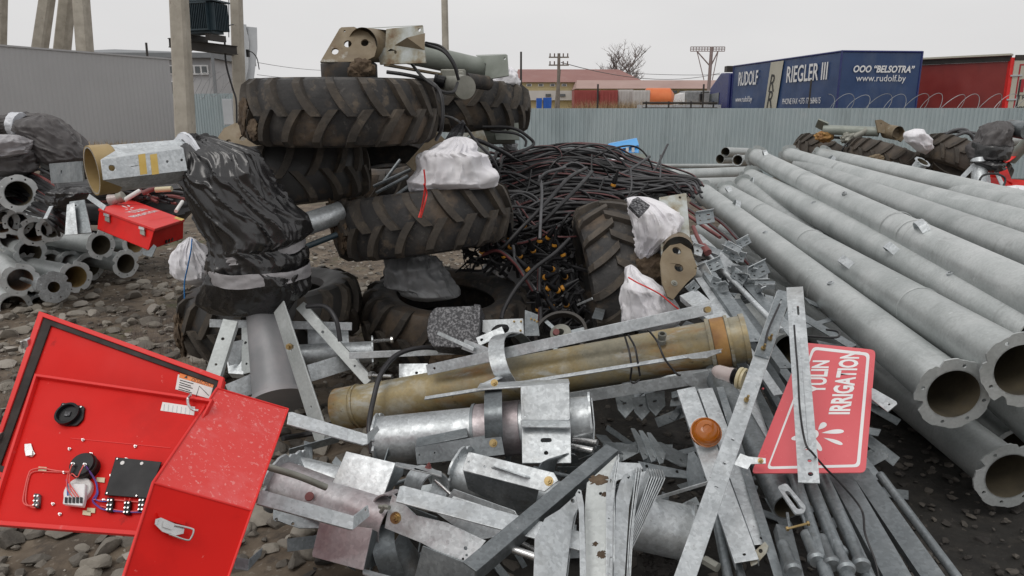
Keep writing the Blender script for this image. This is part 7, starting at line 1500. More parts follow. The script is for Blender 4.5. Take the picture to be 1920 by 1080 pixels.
# ---------------- long channels and tubes running to the lower right
GL = 'long channels and tubes running to the lower right corner'
CH = [ # x0,y0,z0, x1,y1,z1, kind, w, label
 (1286, 728, 2.95, 1400, 1052, 2.22, 'c', .075, 'galv', 'leftmost long channel under the perforated bar, ending in a notched tip'),
 (1322, 728, 2.95, 1432, 1020, 2.28, 'c', .060, 'galv', 'second long channel with a rusty drilled end plate'),
 (1350, 725, 2.95, 1470, 1110, 2.1, 'a', .03, 'galv_dark', 'narrow angle edge right of the second long channel'),
 (1330, 900, 2.55, 1370, 1110, 2.2, 't', .016, 'galv_dark', 'thin dull tube low between the channels'),
 (1350, 960, 2.5, 1400, 1110, 2.2, 't', .014, 'galv_dark', 'thin dull tube beside the low one under the left channel'),
 (1340, 700, 3.2, 1478, 950, 2.42, 'T', .052, 'galv_dark', 'thick dull tube with an open end under the foot of the sign'),
 (1485, 880, 2.5, 1560, 1110, 2.05, 't', .020, 'galv_dark', 'tube with a capped end right of the thick open tube'),
 (1515, 895, 2.5, 1600, 1110, 2.05, 't', .022, 'galv_dark', 'second capped tube below the sign'),
 (1540, 890, 2.55, 1640, 1110, 2.08, 't', .022, 'galv_dark', 'third capped tube below the sign'),
 (1470, 985, 2.3, 1500, 1110, 2.05, 'c', .05, 'galv_dark', 'short channel under the open slotted clevis'),
 (1570, 880, 2.6, 1700, 1110, 2.12, 'c', .085, 'galv_dark', 'broad flat channel right of the capped tubes'),
 (1610, 880, 2.7, 1770, 1110, 2.2, 'c', .07, 'galv_dark', 'broad channel at the right side of the bundle'),
 (1650, 890, 2.8, 1815, 1110, 2.3, 't', .016, 'galv_dark', 'outermost thin tube of the bundle at the right'),
 (1392, 735, 3.1, 1440, 880, 2.7, 'T', .045, 'galv', 'bright tube showing between the perforated bar and the sign'),
 (1378, 560, 3.7, 1475, 690, 3.1, 'c', .06, 'galv_dark', 'channel above the sign left of the upright angle bar'),
 (1330, 510, 3.9, 1420, 640, 3.3, 'c', .07, 'galv_dark', 'channel running down beside the tan bracket'),
 (1290, 548, 3.75, 1400, 640, 3.35, 'c', .10, 'galv', 'broad pale plate strip behind the right end of the stained pipe'),
 (1320, 470, 4.2, 1465, 620, 3.3, 't', .014, 'galv', 'round bright rod running down among the brackets'),
 (1345, 470, 4.3, 1500, 640, 3.2, 'a', .05, 'galv_dark', 'long angle running down behind the round rod'),
 (1300, 440, 4.5, 1390, 520, 3.9, 'c', .09, 'galv', 'box channel ending in a perforated end cap'),
 (1310, 520, 3.9, 1460, 740, 3.0, 'a', .04, 'galv', 'long light angle between the stained pipe end and the sign'),
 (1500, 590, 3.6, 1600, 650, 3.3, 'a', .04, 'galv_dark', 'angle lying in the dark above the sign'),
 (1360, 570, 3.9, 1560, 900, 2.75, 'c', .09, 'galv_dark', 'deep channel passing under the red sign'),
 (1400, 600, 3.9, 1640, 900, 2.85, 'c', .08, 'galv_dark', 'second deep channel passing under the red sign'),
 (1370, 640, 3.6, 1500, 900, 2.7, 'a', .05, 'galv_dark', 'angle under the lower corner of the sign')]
for (x0, y0, z0, x1, y1, z1, kd, w_, m_, lab) in CH:
    a, b = P(x0, y0, z0), P(x1, y1, z1); n_ = Vector((random.uniform(-.25, .05), -.55, .8)); mb = MB(); nm = 'long_channel'
    if kd == 'c':
        angle_iron(mb, a, b, n_, w_, .004, 0, ((.97, 0, .005),)); fr = frame(a, b, n_); L_ = (b - a).length
        for s_ in (-1, 1): mb.box((L_, .004, .03), fr, 0, (L_ / 2, s_ * (w_ / 2 - .0022), -.0192))
        nm = 'long_channel'
    elif kd == 'a': angle_iron(mb, a, b, n_, w_, .005, 1, (), 0, w_); nm = 'long_angle'
    elif kd == 't':
        mb.cyl(a, b, w_, seg=14); d_ = (b - a).normalized()
        nm = 'long_tube'
    if kd == 'T':
        pipe(a, b, w_, 'long_tube', lab, 'tube', GL, (0, 0), (m_, 'pipe_inside')); continue
    mb.build(nm, m_, None, lab, {'c': 'channel', 'a': 'angle', 't': 'tube'}[kd], GL, bevel=.001 if kd != 't' else 0)
# end plates and caps
pp('end_plate', ((1408, 1045, 2.24), (1440, 1010, 2.24), (1418, 1062, 2.22)), [(1402, 1040), (1418, 1030), (1434, 1015), (1441, 1024), (1438, 1036), (1418, 1058), (1408, 1062)], 'rusty drilled end plate closing the second long channel', [(1426, 1033, .006)], .005, 'mottled')
for i, (x, y, z) in enumerate(((1532, 1052, 2.14), (1560, 1060, 2.12), (1588, 1070, 2.1), (1616, 1062, 2.12), (1488, 1072, 2.1), (1575, 1040, 2.18))):
    c = P(x, y, z); d_ = (P(x + 12, y + 30, z - .06) - c).normalized(); fr = axisframe(c, d_); mb = MB(); mb.lathe([(.018, -.12), (.018, -.03), (.024, -.02), (.027, -.005), (.022, .004), (0, .004)], fr, 22); mb.lathe([(0, -.12), (.018, -.12)], fr, 22)
    mb.build('capped_rod_end', 'galv_dark', None, ('leftmost large', 'second', 'third', 'rightmost', 'lone', 'rear')[i] + ' flattened rod end in the row at the bottom right', 'rod', 'flattened rod ends in a row at the bottom right')
# clevis in the open tube
o, pl = pp('slotted_clevis', ((1470, 910, 2.36), (1505, 955, 2.28), (1480, 905, 2.37)), rounded([(1457, 912), (1474, 905), (1512, 950), (1508, 962), (1492, 964)], 6), 'slotted clevis plate sticking out of the thick open tube', [(1487, 937, .075, .016, -.02)], .008, cat='clevis')
mb = MB(); mb.beam(P(1476, 962, 2.32), P(1480, 990, 2.27), .008, .008); mb.beam(P(1502, 962, 2.3), P(1510, 982, 2.27), .008, .008); mb.build('clevis_arm', 'galv_dark', o)
mb = MB(); mb.cyl(P(1474, 992, 2.25), P(1516, 981, 2.23), .004, seg=8); mb.cyl(P(1513, 982, 2.23), P(1517, 981, 2.23), .008, seg=6); mb.cyl(P(1474, 992, 2.25), P(1478, 991, 2.25), .008, seg=6); mb.build('clevis_bolt', 'brass', o)
# ---------------- perforated brackets by the tan bracket
GB = 'perforated galvanised brackets heaped beside the tan bracket'
BK = [((1322, 408), 4.55, 34, 22, -.15, 'upper perforated bracket touching the front long pipe'), ((1372, 470), 4.0, 30, 18, .5, 'perforated end cap of the box channel'),
      ((1382, 482), 3.95, 28, 14, .25, 'bright lipped bracket just below the box channel end'), ((1340, 498), 3.95, 30, 18, -.4, 'perforated bracket left of the box channel end'),
      ((1422, 508), 3.85, 38, 24, -.45, 'flat bracket with two long slots near the front pipe'), ((1385, 520), 3.85, 28, 14, .6, 'tilted lipped bracket in the middle of the heap'),
      ((1340, 532), 3.8, 16, 16, .4, 'small square bracket with one hole'), ((1356, 540), 3.75, 18, 16, -.2, 'second small square bracket with one hole'),
      ((1308, 470), 4.1, 20, 16, .3, 'dark bracket half hidden by the tan bracket'), ((1322, 508), 3.95, 16, 26, -.5, 'narrow bracket under the left end of the round rod'),
      ((1395, 455), 4.2, 26, 12, -.5, 'bracket wedged against the front long pipe'), ((1300, 540), 3.8, 22, 12, -.7, 'dark bracket beside the foot of the tan bracket')]
for (x, y), zc, w_, h_, rot, lab in BK:
    ca, sa = math.cos(rot), math.sin(rot)
    def rp(u, v): return (x + u * ca - v * sa, y + u * sa + v * ca)
    dz = random.uniform(-.06, .06); A3_ = [rp(-w_ / 2, -h_ / 2) + (zc,), rp(w_ / 2, -h_ / 2) + (zc - dz,), rp(-w_ / 2, h_ / 2) + (zc - .05,)]
    o, pl = pp('perforated_bracket', A3_, [rp(-w_ / 2, -h_ / 2), rp(w_ / 2, -h_ / 2), rp(w_ / 2, h_ / 2), rp(-w_ / 2, h_ / 2)], lab,
       [rp(-w_ * .28, -h_ * .2) + (.006,), rp(-w_ * .28, h_ * .2) + (.006,), rp(w_ * .2, -h_ * .22) + (.026, .009, rot * 0), rp(w_ * .2, h_ * .2) + (.026, .009, 0)] if w_ > 24 else [rp(0, 0) + (.008,)], .004, random.choice(['galv', 'galv_dark', 'galv_dark']), cat='bracket', group=GB)
    mb = MB(); a, b = pl.w(*rp(-w_ / 2, -h_ / 2)), pl.w(*rp(w_ / 2, -h_ / 2)); mb.beam(a, b, .035, .004, (b - a).cross(pl.n)); mb.build('folded_lip', 'galv', o)
rb_ = random.Random(12)
for k in range(26):
    u = rb_.random(); x = 1296 + 150 * u + rb_.uniform(-14, 14); y = 425 + 150 * u + rb_.uniform(-45, 60); zc = 4.45 - .9 * u + rb_.uniform(.05, .25)
    w_, h_, rot = rb_.uniform(18, 44), rb_.uniform(9, 18), rb_.uniform(-.9, .9); ca, sa = math.cos(rot), math.sin(rot)
    q_ = [(x + a * w_ * ca - b * h_ * sa, y + a * w_ * sa + b * h_ * ca) for a, b in ((-.5, -.5), (.5, -.5), (.5, .5), (-.5, .5))]
    o, pl = pp('perforated_bracket', (q_[0] + (zc,), q_[1] + (zc + rb_.uniform(-.2, .2),), q_[3] + (zc - .04,)), q_, 'small drilled bracket jumbled under the larger brackets beside the front long pipe', [(x, y, .007)], .004, rb_.choice(['galv', 'galv_dark']), cat='bracket', group='small drilled brackets under the larger ones')
    mb = MB(); mb.beam(pl.w(*q_[3]), pl.w(*q_[2]), .03, .004, (pl.w(*q_[3]) - pl.w(*q_[2])).cross(pl.n)); mb.build('folded_lip', 'galv', o)
mb = MB(); mb.tube(spline([P(1300, 425, 4.3), P(1308, 445, 4.2), P(1322, 470, 4.1)]), .012, 10); mb.cyl(P(1318, 462, 4.1), P(1328, 474, 4.05), .022, seg=14); mb.build('hose_coupling', 'redhose', None, 'dull red hose end with a coupling beside the tan bracket', 'hose')
for i, pts in enumerate(([(1290, 392, 5.2), (1330, 420, 4.9), (1370, 452, 4.6), (1400, 490, 4.3), (1430, 520, 4.1)], [(1285, 400, 5.1), (1320, 425, 4.8), (1350, 445, 4.6)], [(1295, 380, 5.4), (1350, 415, 5.0), (1385, 450, 4.6)])):
    cable([PP(p) for p in pts], .012, ['cable', 'cable_red'] if i != 1 else 'redhose', label=('long', 'short red', 'upper')[i] + ' hose lying in the gap between the brackets and the front long pipe', cat='hose')
cable([P(1490, 628, 3.2), P(1540, 632, 3.1), P(1570, 632, 3.05), P(1572, 622, 3.1), P(1550, 618, 3.2)], .005, 'cable', label='thin black wire curling above the top edge of the sign')
mb = MB(); rn = random.Random(5)
for i in range(80):   # uncountable small offcuts deep inside the pile
    x, y = rn.uniform(1120, 1640), rn.uniform(560, 1000); zc = 4.1 - (y - 560) / 440 * 1.15 + rn.uniform(0, .25); c = P(x, y, zc)
    d_ = Vector((rn.uniform(-1, 1), rn.uniform(-1, .2), rn.uniform(-.5, .5))).normalized(); mb.beam(c - d_ * .12, c + d_ * .16, rn.uniform(.03, .06), .004, Vector((rn.uniform(-.4, .4), rn.uniform(-1, 0), 1)))
for i in range(60):
    x, y = rn.uniform(560, 1160), rn.uniform(830, 1100); zc = 3.0 - (y - 830) / 270 * .35 + rn.uniform(0, .2); c = P(x, y, zc)
    d_ = Vector((rn.uniform(-1, 1), rn.uniform(-1, .2), rn.uniform(-.5, .5))).normalized(); mb.beam(c - d_ * .1, c + d_ * .12, rn.uniform(.02, .05), .004, Vector((rn.uniform(-1, 1), rn.uniform(-1, 1), rn.uniform(0, 1))))
mb.build('metal_offcuts', 'galv_dark', None, 'jumble of small steel offcuts deep under the bars and pipes', 'offcuts', kind='stuff', angle=20)

# ================================================================ RED CONTROL BOX (front left)
CB = thing('control_box', 'open red control box with its doors swung out to the left', 'control box', P(330, 1080, 1.9))
A_, A2 = P(407, 728, 1.95), P(540, 767, 2.08); B_, B2 = P(287, 905, 1.60), P(472, 957, 1.72); C_, C2 = P(231, 1082, 1.50), P(428, 1082, 1.62)
C2 = Plane((287, 905, 1.60), (472, 957, 1.72), (231, 1082, 1.50)).w(428, 1082); lowL = C_ + (C_ - B_) * 2.1; lowR = C2 + (C2 - B2) * 2.1; bk = Vector((.03, .34, -.12)); DL = P(322, 850, 2.22); DR = P(455, 880, 2.30); lowL2 = lowL + Vector((-.06, .26, .05)); lowR2 = lowR + Vector((-.14, .26, .05))
def face(name, pts, mat, inn=Vector((0, 0, 0)), par=CB, th=.0025, bev=.001):
    n = (pts[1] - pts[0]).cross(pts[2] - pts[0]).normalized(); 
    if n.dot(CAM - pts[0]) < 0: n = -n
    mb = MB(); k = len(pts); mb.add(list(pts) + [p - n * th for p in pts], [tuple(range(k)), tuple(reversed(range(k, 2 * k)))] + [(i, k + i, k + (i + 1) % k, (i + 1) % k) for i in range(k)]); return mb.build(name, mat, par, smooth=False, bevel=bev)
mb = MB()
prof_l, prof_r = [A_, B_, lowL, lowL2, DL], [A2, B2, lowR, lowR2, DR]
mb.add([A_, B_, B2, A2], [(0, 1, 2, 3)]); mb.build('sloped_top', 'red_dusty', CB, smooth=False)
mb = MB(); mb.add(prof_l + prof_r, [(1, 2, 7, 6), (2, 3, 8, 7), (3, 4, 9, 8), (4, 0, 5, 9), (5, 6, 7, 8, 9)]); bx_ = mb.build('box_shell', 'red', CB, smooth=False)
mb = MB(); mb.tube([A_, B_, lowL], .0035, 8); mb.tube([B_, B2], .003, 8); mb.tube([A2, B2, lowR], .003, 8); mb.tube([A_, A2], .003, 8); mb.build('edge_fold', 'redlight', CB, angle=60)
mb = MB(); k_ = .02; mb.loft([[p + (q - p).normalized() * k_ * 0 for p, q in zip(prof_l, prof_r)], [p + (q - p).normalized() * .004 for p, q in zip(prof_l, prof_r)]], cap0=False, cap1=False); mb.build('opening_lip', 'redlight', CB, smooth=False)
# latch
LP = Plane((287, 905, 1.60), (472, 957, 1.72), (231, 1082, 1.50))
mb = MB(); LP.plate(mb, rounded([(292, 962), (297, 962), (346, 976), (344, 986), (296, 972)], 2), t=.012, off=.010); mb.build('latch_base', 'red', CB, bevel=.002)
mb = MB(); LP.plate(mb, [(288, 975), (298, 972), (330, 986), (342, 992), (340, 1002), (322, 1006), (300, 998), (288, 986)], t=.004, off=.014); LP.plate(mb, rounded([(302, 978), (322, 986), (318, 996), (300, 990)], 2), t=.006, off=.020); mb.build('latch_plate', 'steel', CB, bevel=.001)
mb = MB(); mb.tube(spline([LP.w(322, 986, .02), LP.w(352, 993, .02), LP.w(357, 998, .02), LP.w(353, 1010, .018), LP.w(345, 1014, .016), LP.w(312, 1003, .016)], 5), .0022, 8); mb.cyl(LP.w(291, 977, .012), LP.w(290, 985, .012), .004, seg=10); mb.build('latch_bail', 'steel', CB)
# outer door
OD = Plane((80, 589, 2.10), (419, 712, 2.04), (-12, 880, 1.90))
od = [(80, 590), (86, 591), (418, 711), (410, 724), (330, 1010), (-16, 895), (-16, 878)]
mb = MB(); OD.plate(mb, [(79, 589), (420, 712), (345, 1000), (-22, 886)], t=.022); dr = mb.build('outer_door', 'red', CB, bevel=.002)
mb = MB(); o_in = [(84, 597), (412, 716), (338, 992), (-15, 880)]; i_in = [(97, 612), (402, 722), (330, 975), (3, 873)]
mb.plate(OD.fr @ Matrix.Translation((0, 0, .007)), [OD.l(*p) for p in o_in], [[OD.l(*p) for p in i_in]], .0065); mb.build('rubber_gasket', 'gasket', dr, bevel=.001)
mb = MB(); mb.plate(OD.fr @ Matrix.Translation((0, 0, .012)), [OD.l(*p) for p in [(77, 586), (422, 710), (345, 1003), (-25, 888)]], [[OD.l(*p) for p in o_in]], .014); mb.build('door_return', 'redlight', dr, bevel=.001)
mb = MB(); OD.plate(mb, [(334, 702), (404, 722), (394, 748), (329, 730)], t=.0006, off=.001); lb = mb.build('warning_label', 'label', dr)
mb = MB(); OD.plate(mb, [(338, 700), (405, 720), (401, 728), (336, 708)], t=.0006, off=.0018); ob = mb.build('warning_band', 'orangelabel', dr)
signtext('ОПАСНО', (360, 712), (396, 722), .010, lb, OD, 'darksteel', off=.0022)
mb = MB()
for k in range(5): a, b = OD.w(338 - k * .8, 713 + k * 4.2, .0018), OD.w(363 - k * .8 - (k % 2) * 4, 720 + k * 4.2, .0018); mb.beam(a, b, .0022, .0004, OD.n)
for q_ in ((350, 707),): x0, y0 = OD.l(*q_); mb.plate(OD.fr @ Matrix.Translation((0, 0, .0024)), [(x0 - .005, y0 - .004), (x0 + .005, y0 - .004), (x0, y0 + .005)], t=.0003)
a, b, c = OD.w(368, 744, .0018), OD.w(374, 724, .0018), OD.w(392, 742, .0018); mb.tube([a, b, c], .0008, 5); mb.build('label_print', 'darksteel', lb)
mb = MB(); OD.plate(mb, [(33, 814), (46, 818), (29, 876), (16, 872)], t=.0006, off=.001); l2 = mb.build('narrow_label', 'label', dr)
mb = MB(); OD.plate(mb, [(36, 806), (48, 809), (46, 817), (33, 813)], t=.0006, off=.001); mb.build('label_band', 'orangelabel', dr)
mb = MB()
for k in range(9): a, b = OD.w(36 - k * 1.8, 822 + k * 5.6, .0018), OD.w(42 - k * 1.8, 824 + k * 5.6, .0018); mb.beam(a, b, .002, .0004, OD.n)
mb.build('label_print', 'darksteel', l2)
for (x, y) in ((56, 645), (2, 822)):
    mb = MB(); q = OD.w(x, y, .004); mb.box((.012, .03, .03), Matrix.Translation(q)); mb.cyl(q + Vector((-.014, -.01, .01)), q + Vector((-.014, -.01, -.012)), .004, seg=8); mb.build('door_clasp', 'steel', dr, bevel=.001)
# inner panel
IP = Plane((72, 707, 1.93), (385, 752, 1.88), (0, 975, 1.70))
mb = MB(); IP.plate(mb, [(72, 709), (398, 757), (270, 1000), (-14, 980), (0, 930)], t=.003); pn = mb.build('inner_panel', 'red', CB)
mb = MB(); mb.plate(IP.fr @ Matrix.Translation((0, 0, .014)), [IP.l(*p) for p in [(70, 705), (402, 753), (272, 1008), (-20, 986)]], [[IP.l(*p) for p in [(73, 710), (396, 757), (268, 999), (-12, 978)]]], .016); mb.build('panel_rim', 'redlight', pn, bevel=.0008)
def dots(lst, r, h, mat, name):
    for (x, y) in lst:
        mb = MB(); c = IP.w(x, y); mb.cyl(c, c + IP.n * h, r, seg=6); mb.cyl(c + IP.n * h, c + IP.n * (h + .005), r * .55, seg=8); mb.build(name, mat, pn)
dots([(157, 826), (132, 843), (255, 838), (172, 852), (238, 862), (101, 946), (114, 965), (196, 939), (210, 893), (122, 887)], .0038, .004, 'steel', 'screw')
# round socket with square plate
mb = MB(); IP.plate(mb, rounded([(118, 757), (161, 764), (158, 788), (146, 800), (122, 800), (108, 790)], 4), t=.006, off=.007); s_ = mb.build('socket_plate', 'black', pn, bevel=.001)
c = IP.w(131, 780, .006); mb = MB(); mb.lathe([(.030, 0), (.030, .012), (.024, .014), (.022, .004), (.0, .004)], axisframe(c, IP.n), 28); mb.build('socket_ring', 'black', s_)
mb = MB(); mb.box((.014, .012, .003), axisframe(c + IP.n * .006, IP.n)); mb.build('socket_core', 'cover', s_)
for q_ in ((122, 762), (155, 766)): mb = MB(); mb.cyl(IP.w(*q_, .007), IP.w(*q_, .010), .0022, seg=8); mb.build('rivet', 'steel', s_)
# gauge back
c = IP.w(165, 880, 0); gd = (IP.n + Vector((0, 0, .0))).normalized(); mb = MB(); mb.lathe([(.030, 0), (.030, .030), (.028, .034), (0, .034)], axisframe(c, gd), 36); g = mb.build('gauge_body', 'black', pn)
mb = MB(); mb.lathe([(.0305, .018), (.032, .020), (.032, .026), (.0305, .028)], axisframe(c, gd), 36); mb.build('gauge_ring', 'gasket', g)
for q_ in ((153, 883), (175, 884)): mb = MB(); mb.cyl(IP.w(*q_, .034), IP.w(*q_, .042), .004, seg=10); mb.cyl(IP.w(*q_, .042), IP.w(*q_, .048), .0022, seg=8); mb.build('gauge_terminal', 'steel', g)
# white timer block
c = IP.w(150, 922, 0); mb = MB(); mb.lathe([(.032, 0), (.032, .012), (.030, .014), (0, .014)], axisframe(c, IP.n), 36); g = mb.build('timer_disc', 'label', pn)
mb = MB(); IP.plate(mb, [(131, 925), (136, 914), (170, 914), (168, 942), (165, 956), (127, 952)], t=.014, off=.026); mb.build('timer_block', 'white', g, bevel=.002)
mb = MB()
for k in range(5): x = 133 + k * 7; IP.plate(mb, [(x, 940), (x + 4.5, 940.5), (x + 4, 951), (x - .5, 950.5)], t=.003, off=.0285)
mb.build('timer_contacts', 'black', g)
# black board
mb = MB(); IP.plate(mb, [(220, 860), (306, 869), (280, 937), (199, 931)], t=.003, off=.010); bb = mb.build('relay_board', 'black', pn, bevel=.0008)
for q_, r_ in (((233, 871), .005), ((269, 872), .004)): mb = MB(); mb.lathe([(0, .001), (r_, .0008), (r_, 0)], axisframe(IP.w(*q_, .0101), IP.n), 16); mb.build('white_dot', 'label', bb)
for q_ in ((205, 928), (260, 933), (224, 864)): mb = MB(); mb.cyl(IP.w(*q_, .01), IP.w(*q_, .013), .002, seg=8); mb.build('board_screw', 'steel', bb)
# terminals
for i, (x, y) in enumerate(((74, 942), (211, 950), (243, 955), (270, 950))):
    mb = MB(); w2 = 6 if i else 5; IP.plate(mb, [(x - w2, y - 14), (x + w2, y - 13), (x + w2 - 2, y + 13), (x - w2 - 2, y + 12)], t=.010, off=.012); tb = mb.build('switch_block', 'black' if i else 'cover', pn, bevel=.001)
    for dx, dy in ((-3, -8), (3, -8), (-4, 1), (2, 1), (-5, 9), (1, 9)):
        mb = MB(); mb.cyl(IP.w(x + dx, y + dy, .012), IP.w(x + dx, y + dy, .016), .0022, seg=8); mb.build('contact_screw', 'steel', tb)
for q_ in ((81, 880), (190, 900), (172, 957), (164, 962)):
    mb = MB(); x, y = q_; IP.plate(mb, [(x - 7, y - 4), (x + 8, y - 3), (x + 7, y + 6), (x - 8, y + 4)], t=.003, off=.004); mb.build('wire_clip', 'cream', pn)
mb = MB(); IP.plate(mb, [(48, 834), (60, 833), (64, 846), (68, 852), (62, 858), (50, 856), (48, 846)], t=.003, off=.005); IP.plate(mb, rounded([(52, 846), (64, 846), (64, 857), (52, 857)], 3), t=.004, off=.009); mb.build('panel_catch', 'steel', pn, bevel=.001)
mb = MB(); IP.plate(mb, [(305, 754), (366, 763), (364, 779), (301, 770)], t=.0006, off=.001); l3 = mb.build('strip_label', 'label', pn)
mb = MB()
for k in range(7): IP.plate(mb, [(308 + k * 8, 758 + k * 1.3), (309.4 + k * 8, 758 + k * 1.3), (308 + k * 8, 770 + k * 1.3), (306.6 + k * 8, 770 + k * 1.3)], t=.0003, off=.0015)
mb.build('label_print', 'wire', l3)
mb = MB(); mb.beam(IP.w(133, 822, .001), IP.w(320, 840, .001), .0016, .0008, IP.n); mb.build('pressed_seam', 'redlight', pn)
def pw(pts, mat, r=.0014): cable([IP.w(x, y, o_) for x, y, o_ in pts], r, mat, name='wire', parent=pn, seg=5, n=6)
pw([(140, 885, .004), (122, 886, .006), (100, 883, .006), (82, 880, .008), (62, 883, .006), (56, 892, .006), (50, 915, .006), (46, 940, .006), (54, 950, .01), (70, 952, .015)], 'redwire', .0018)
pw([(138, 888, .004), (100, 886, .004), (64, 886, .004), (54, 905, .004), (50, 940, .004), (60, 952, .01), (72, 956, .014)], 'redwire')
pw([(153, 884, .046), (148, 896, .045), (142, 905, .04), (140, 925, .036), (148, 940, .032)], 'redwire'); pw([(153, 884, .046), (146, 900, .04), (146, 925, .036), (155, 941, .032)], 'redwire')
pw([(175, 884, .046), (170, 898, .05), (162, 908, .045), (150, 900, .04), (144, 915, .036), (160, 941, .032)], 'redwire'); pw([(133, 905, .02), (138, 920, .03), (140, 938, .032)], 'bluewire', .0018); pw([(176, 886, .04), (183, 905, .01), (184, 925, .006), (176, 940, .005), (185, 950, .006), (200, 958, .008), (240, 962, .008), (270, 962, .006)], 'purplewire', .0022)
pw([(182, 900, .012), (186, 925, .006), (182, 938, .006), (198, 942, .006), (210, 940, .014)], 'bluewire'); pw([(190, 950, .004), (230, 960, .008), (262, 960, .008), (272, 952, .012)], 'redwire'); pw([(205, 934, .006), (208, 945, .014)], 'redwire'); pw([(236, 936, .006), (240, 946, .014)], 'redwire'); pw([(246, 936, .006), (246, 946, .014)], 'redwire'); pw([(176, 938, .005), (200, 940, .006), (215, 939, .006), (262, 943, .006)], 'redwire')
# hook and stay
mb = MB(); mb.tube(spline([P(358, 740, 1.86), P(352, 748, 1.86), P(354, 760, 1.84), P(362, 768, 1.82), P(372, 770, 1.82)], 5), .0035, 8); mb.cyl(P(347, 744, 1.88), P(366, 748, 1.88), .003, seg=8); mb.build('door_stay', 'steel', CB)
# legs of the box below the frame
for p_ in (lowL + Vector((.03, .1, .05)), lowR + Vector((-.03, .1, .05))):
    mb = MB(); mb.beam(p_ + Vector((0, .03, .1)), Vector((p_.x, p_.y + .08, 0)), .05, .05, Vector((0, 1, 0))); mb.build('support_leg', 'galv', CB)

# ================================================================ LEFT MIDGROUND
# wrapped elbow at the far left
t = thing('wrapped_elbow', 'pipe elbow wrapped in brownish black film at the far left behind the short pipes', 'wrapped pipe', P(90, 400, 6.6))
sleeve([P(34, 236, 6.7), P(60, 240, 6.7), P(95, 252, 6.7), P(122, 285, 6.7), P(128, 330, 6.7)], (.09, .22), .035, 3, 90).build('plastic_film', 'wrapgrey', t, angle=75)
mb = blob([(62, 218), (80, 216), (102, 226), (126, 252), (152, 284), (156, 296), (150, 312), (120, 322), (88, 318), (76, 300), (66, 280), (56, 262), (34, 246), (36, 226)], 6.55, .22, nr=80, nc=100, amp=.03, fold=(3, 1.2), seed=9, dirn=-2); mb.build('film_bulge', 'wrapgrey', t, angle=75)
sleeve([P(24, 234, 6.6), P(34, 235, 6.6), P(40, 236, 6.6)], (.11, .12), .006, 3).build('neck_tape', 'whitetape', t, angle=60)
sleeve([P(-30, 236, 6.5), P(0, 234, 6.6), P(24, 234, 6.6)], (.08, .085), .008, 4).build('grey_sleeve', 'wrapgrey', t, angle=60)
mb = blob([(-30, 268), (0, 252), (30, 254), (48, 268), (44, 290), (10, 300), (-30, 300)], 6.2, .2, nr=50, nc=70, amp=.03, fold=(3, 1.5), seed=3); mb.build('plastic_sheet', 'tape', None, 'grey white plastic sheet under the far left wrapped elbow', 'sheet', angle=70)
mb = blob([(-30, 296), (20, 285), (48, 268), (60, 290), (64, 322), (40, 332), (-30, 330)], 6.3, .2, nr=50, nc=70, amp=.03, fold=(3, 1.5), seed=13); mb.build('plastic_sheet', 'wrapgrey', None, 'dark plastic sheet hanging left of the cable coil at the far left', 'sheet', angle=70)
sack([(92, 362), (120, 350), (160, 350), (172, 362), (150, 380), (130, 398), (112, 396), (98, 380)], 5.9, .14, 'crumpled black film over the top of the grey left stand', 19, 'wrap', 'plastic_film', 'film', nr=50, nc=70, amp=.035)
# stand
o, pl = pp('stand_leg', ((124, 380, 5.7), (165, 378, 5.7), (122, 440, 5.6)), [(130, 378), (158, 374), (172, 436), (124, 440)], 'broad grey stand leg below the crumpled black film', [(142, 385, .006)], .01, 'galv_dark', cat='stand')
pp('flange_face', ((124, 380, 5.66), (142, 378, 5.66), (122, 440, 5.56)), [(126, 384), (140, 380), (146, 440), (122, 441)], None, (), .006, 'galv', parent=o, off=.004)
bar('flat_bar', (165, 368, 5.6), (196, 390, 5.4), .04, 'light flat bar leaning on the rear corner of the red case'); bar('flat_bar', (96, 386, 5.6), (84, 410, 5.5), .03, 'short light bar beside the crumpled black film')
# cables behind the left heap
rn = random.Random(4)
for i in range(34):
    t_ = i / 34; y0 = 322 + 80 * t_ + rn.uniform(-6, 6)
    pts = [(-30, y0 + rn.uniform(-10, 10), 6.6), (20, y0 - 12 + rn.uniform(-6, 6), 6.5 - t_ * .3), (62, y0 + rn.uniform(-8, 8), 6.3 - t_ * .3), (100, y0 + 16 + rn.uniform(-4, 10), 6.1 - t_ * .3), (120 + rn.uniform(-20, 10), y0 + 40, 6.0)]
    cable([PP(p) for p in pts], .014, rn.choice(['cable', 'cable', 'cable_grey', ['cable', 'cable_red'], 'redhose']), label='cable of the coil lying behind the short flanged pipes', group='cables coiled behind the short flanged pipes', n=5, seg=6)
for i in range(22):
    x0 = rn.uniform(200, 330); y0 = rn.uniform(352, 384); dx = rn.uniform(25, 70)
    pts = [(x0 - dx, y0 + rn.uniform(0, 10), 6.4), (x0, y0 - rn.uniform(0, 10), 6.3), (x0 + dx, y0 + rn.uniform(-6, 8), 6.2)]
    cable([PP(p) for p in pts], rn.choice([.010, .013, .016]), rn.choice(['cable', 'cable', 'cable_grey', 'redhose']), label='cable lying in the strip between the red case and the elbow mouth', group='cables strewn behind the red case', n=5, seg=6)
mb = blob([(150, 352), (200, 348), (300, 344), (350, 350), (352, 400), (340, 420), (180, 415), (60, 410), (0, 400), (0, 350), (60, 330)], 8.2, .6, nr=24, nc=40, amp=.06); mb.build('cable_coil_core', 'cable', None, 'dark mass of buried cables behind the red case and short pipes', 'heap', kind='stuff')
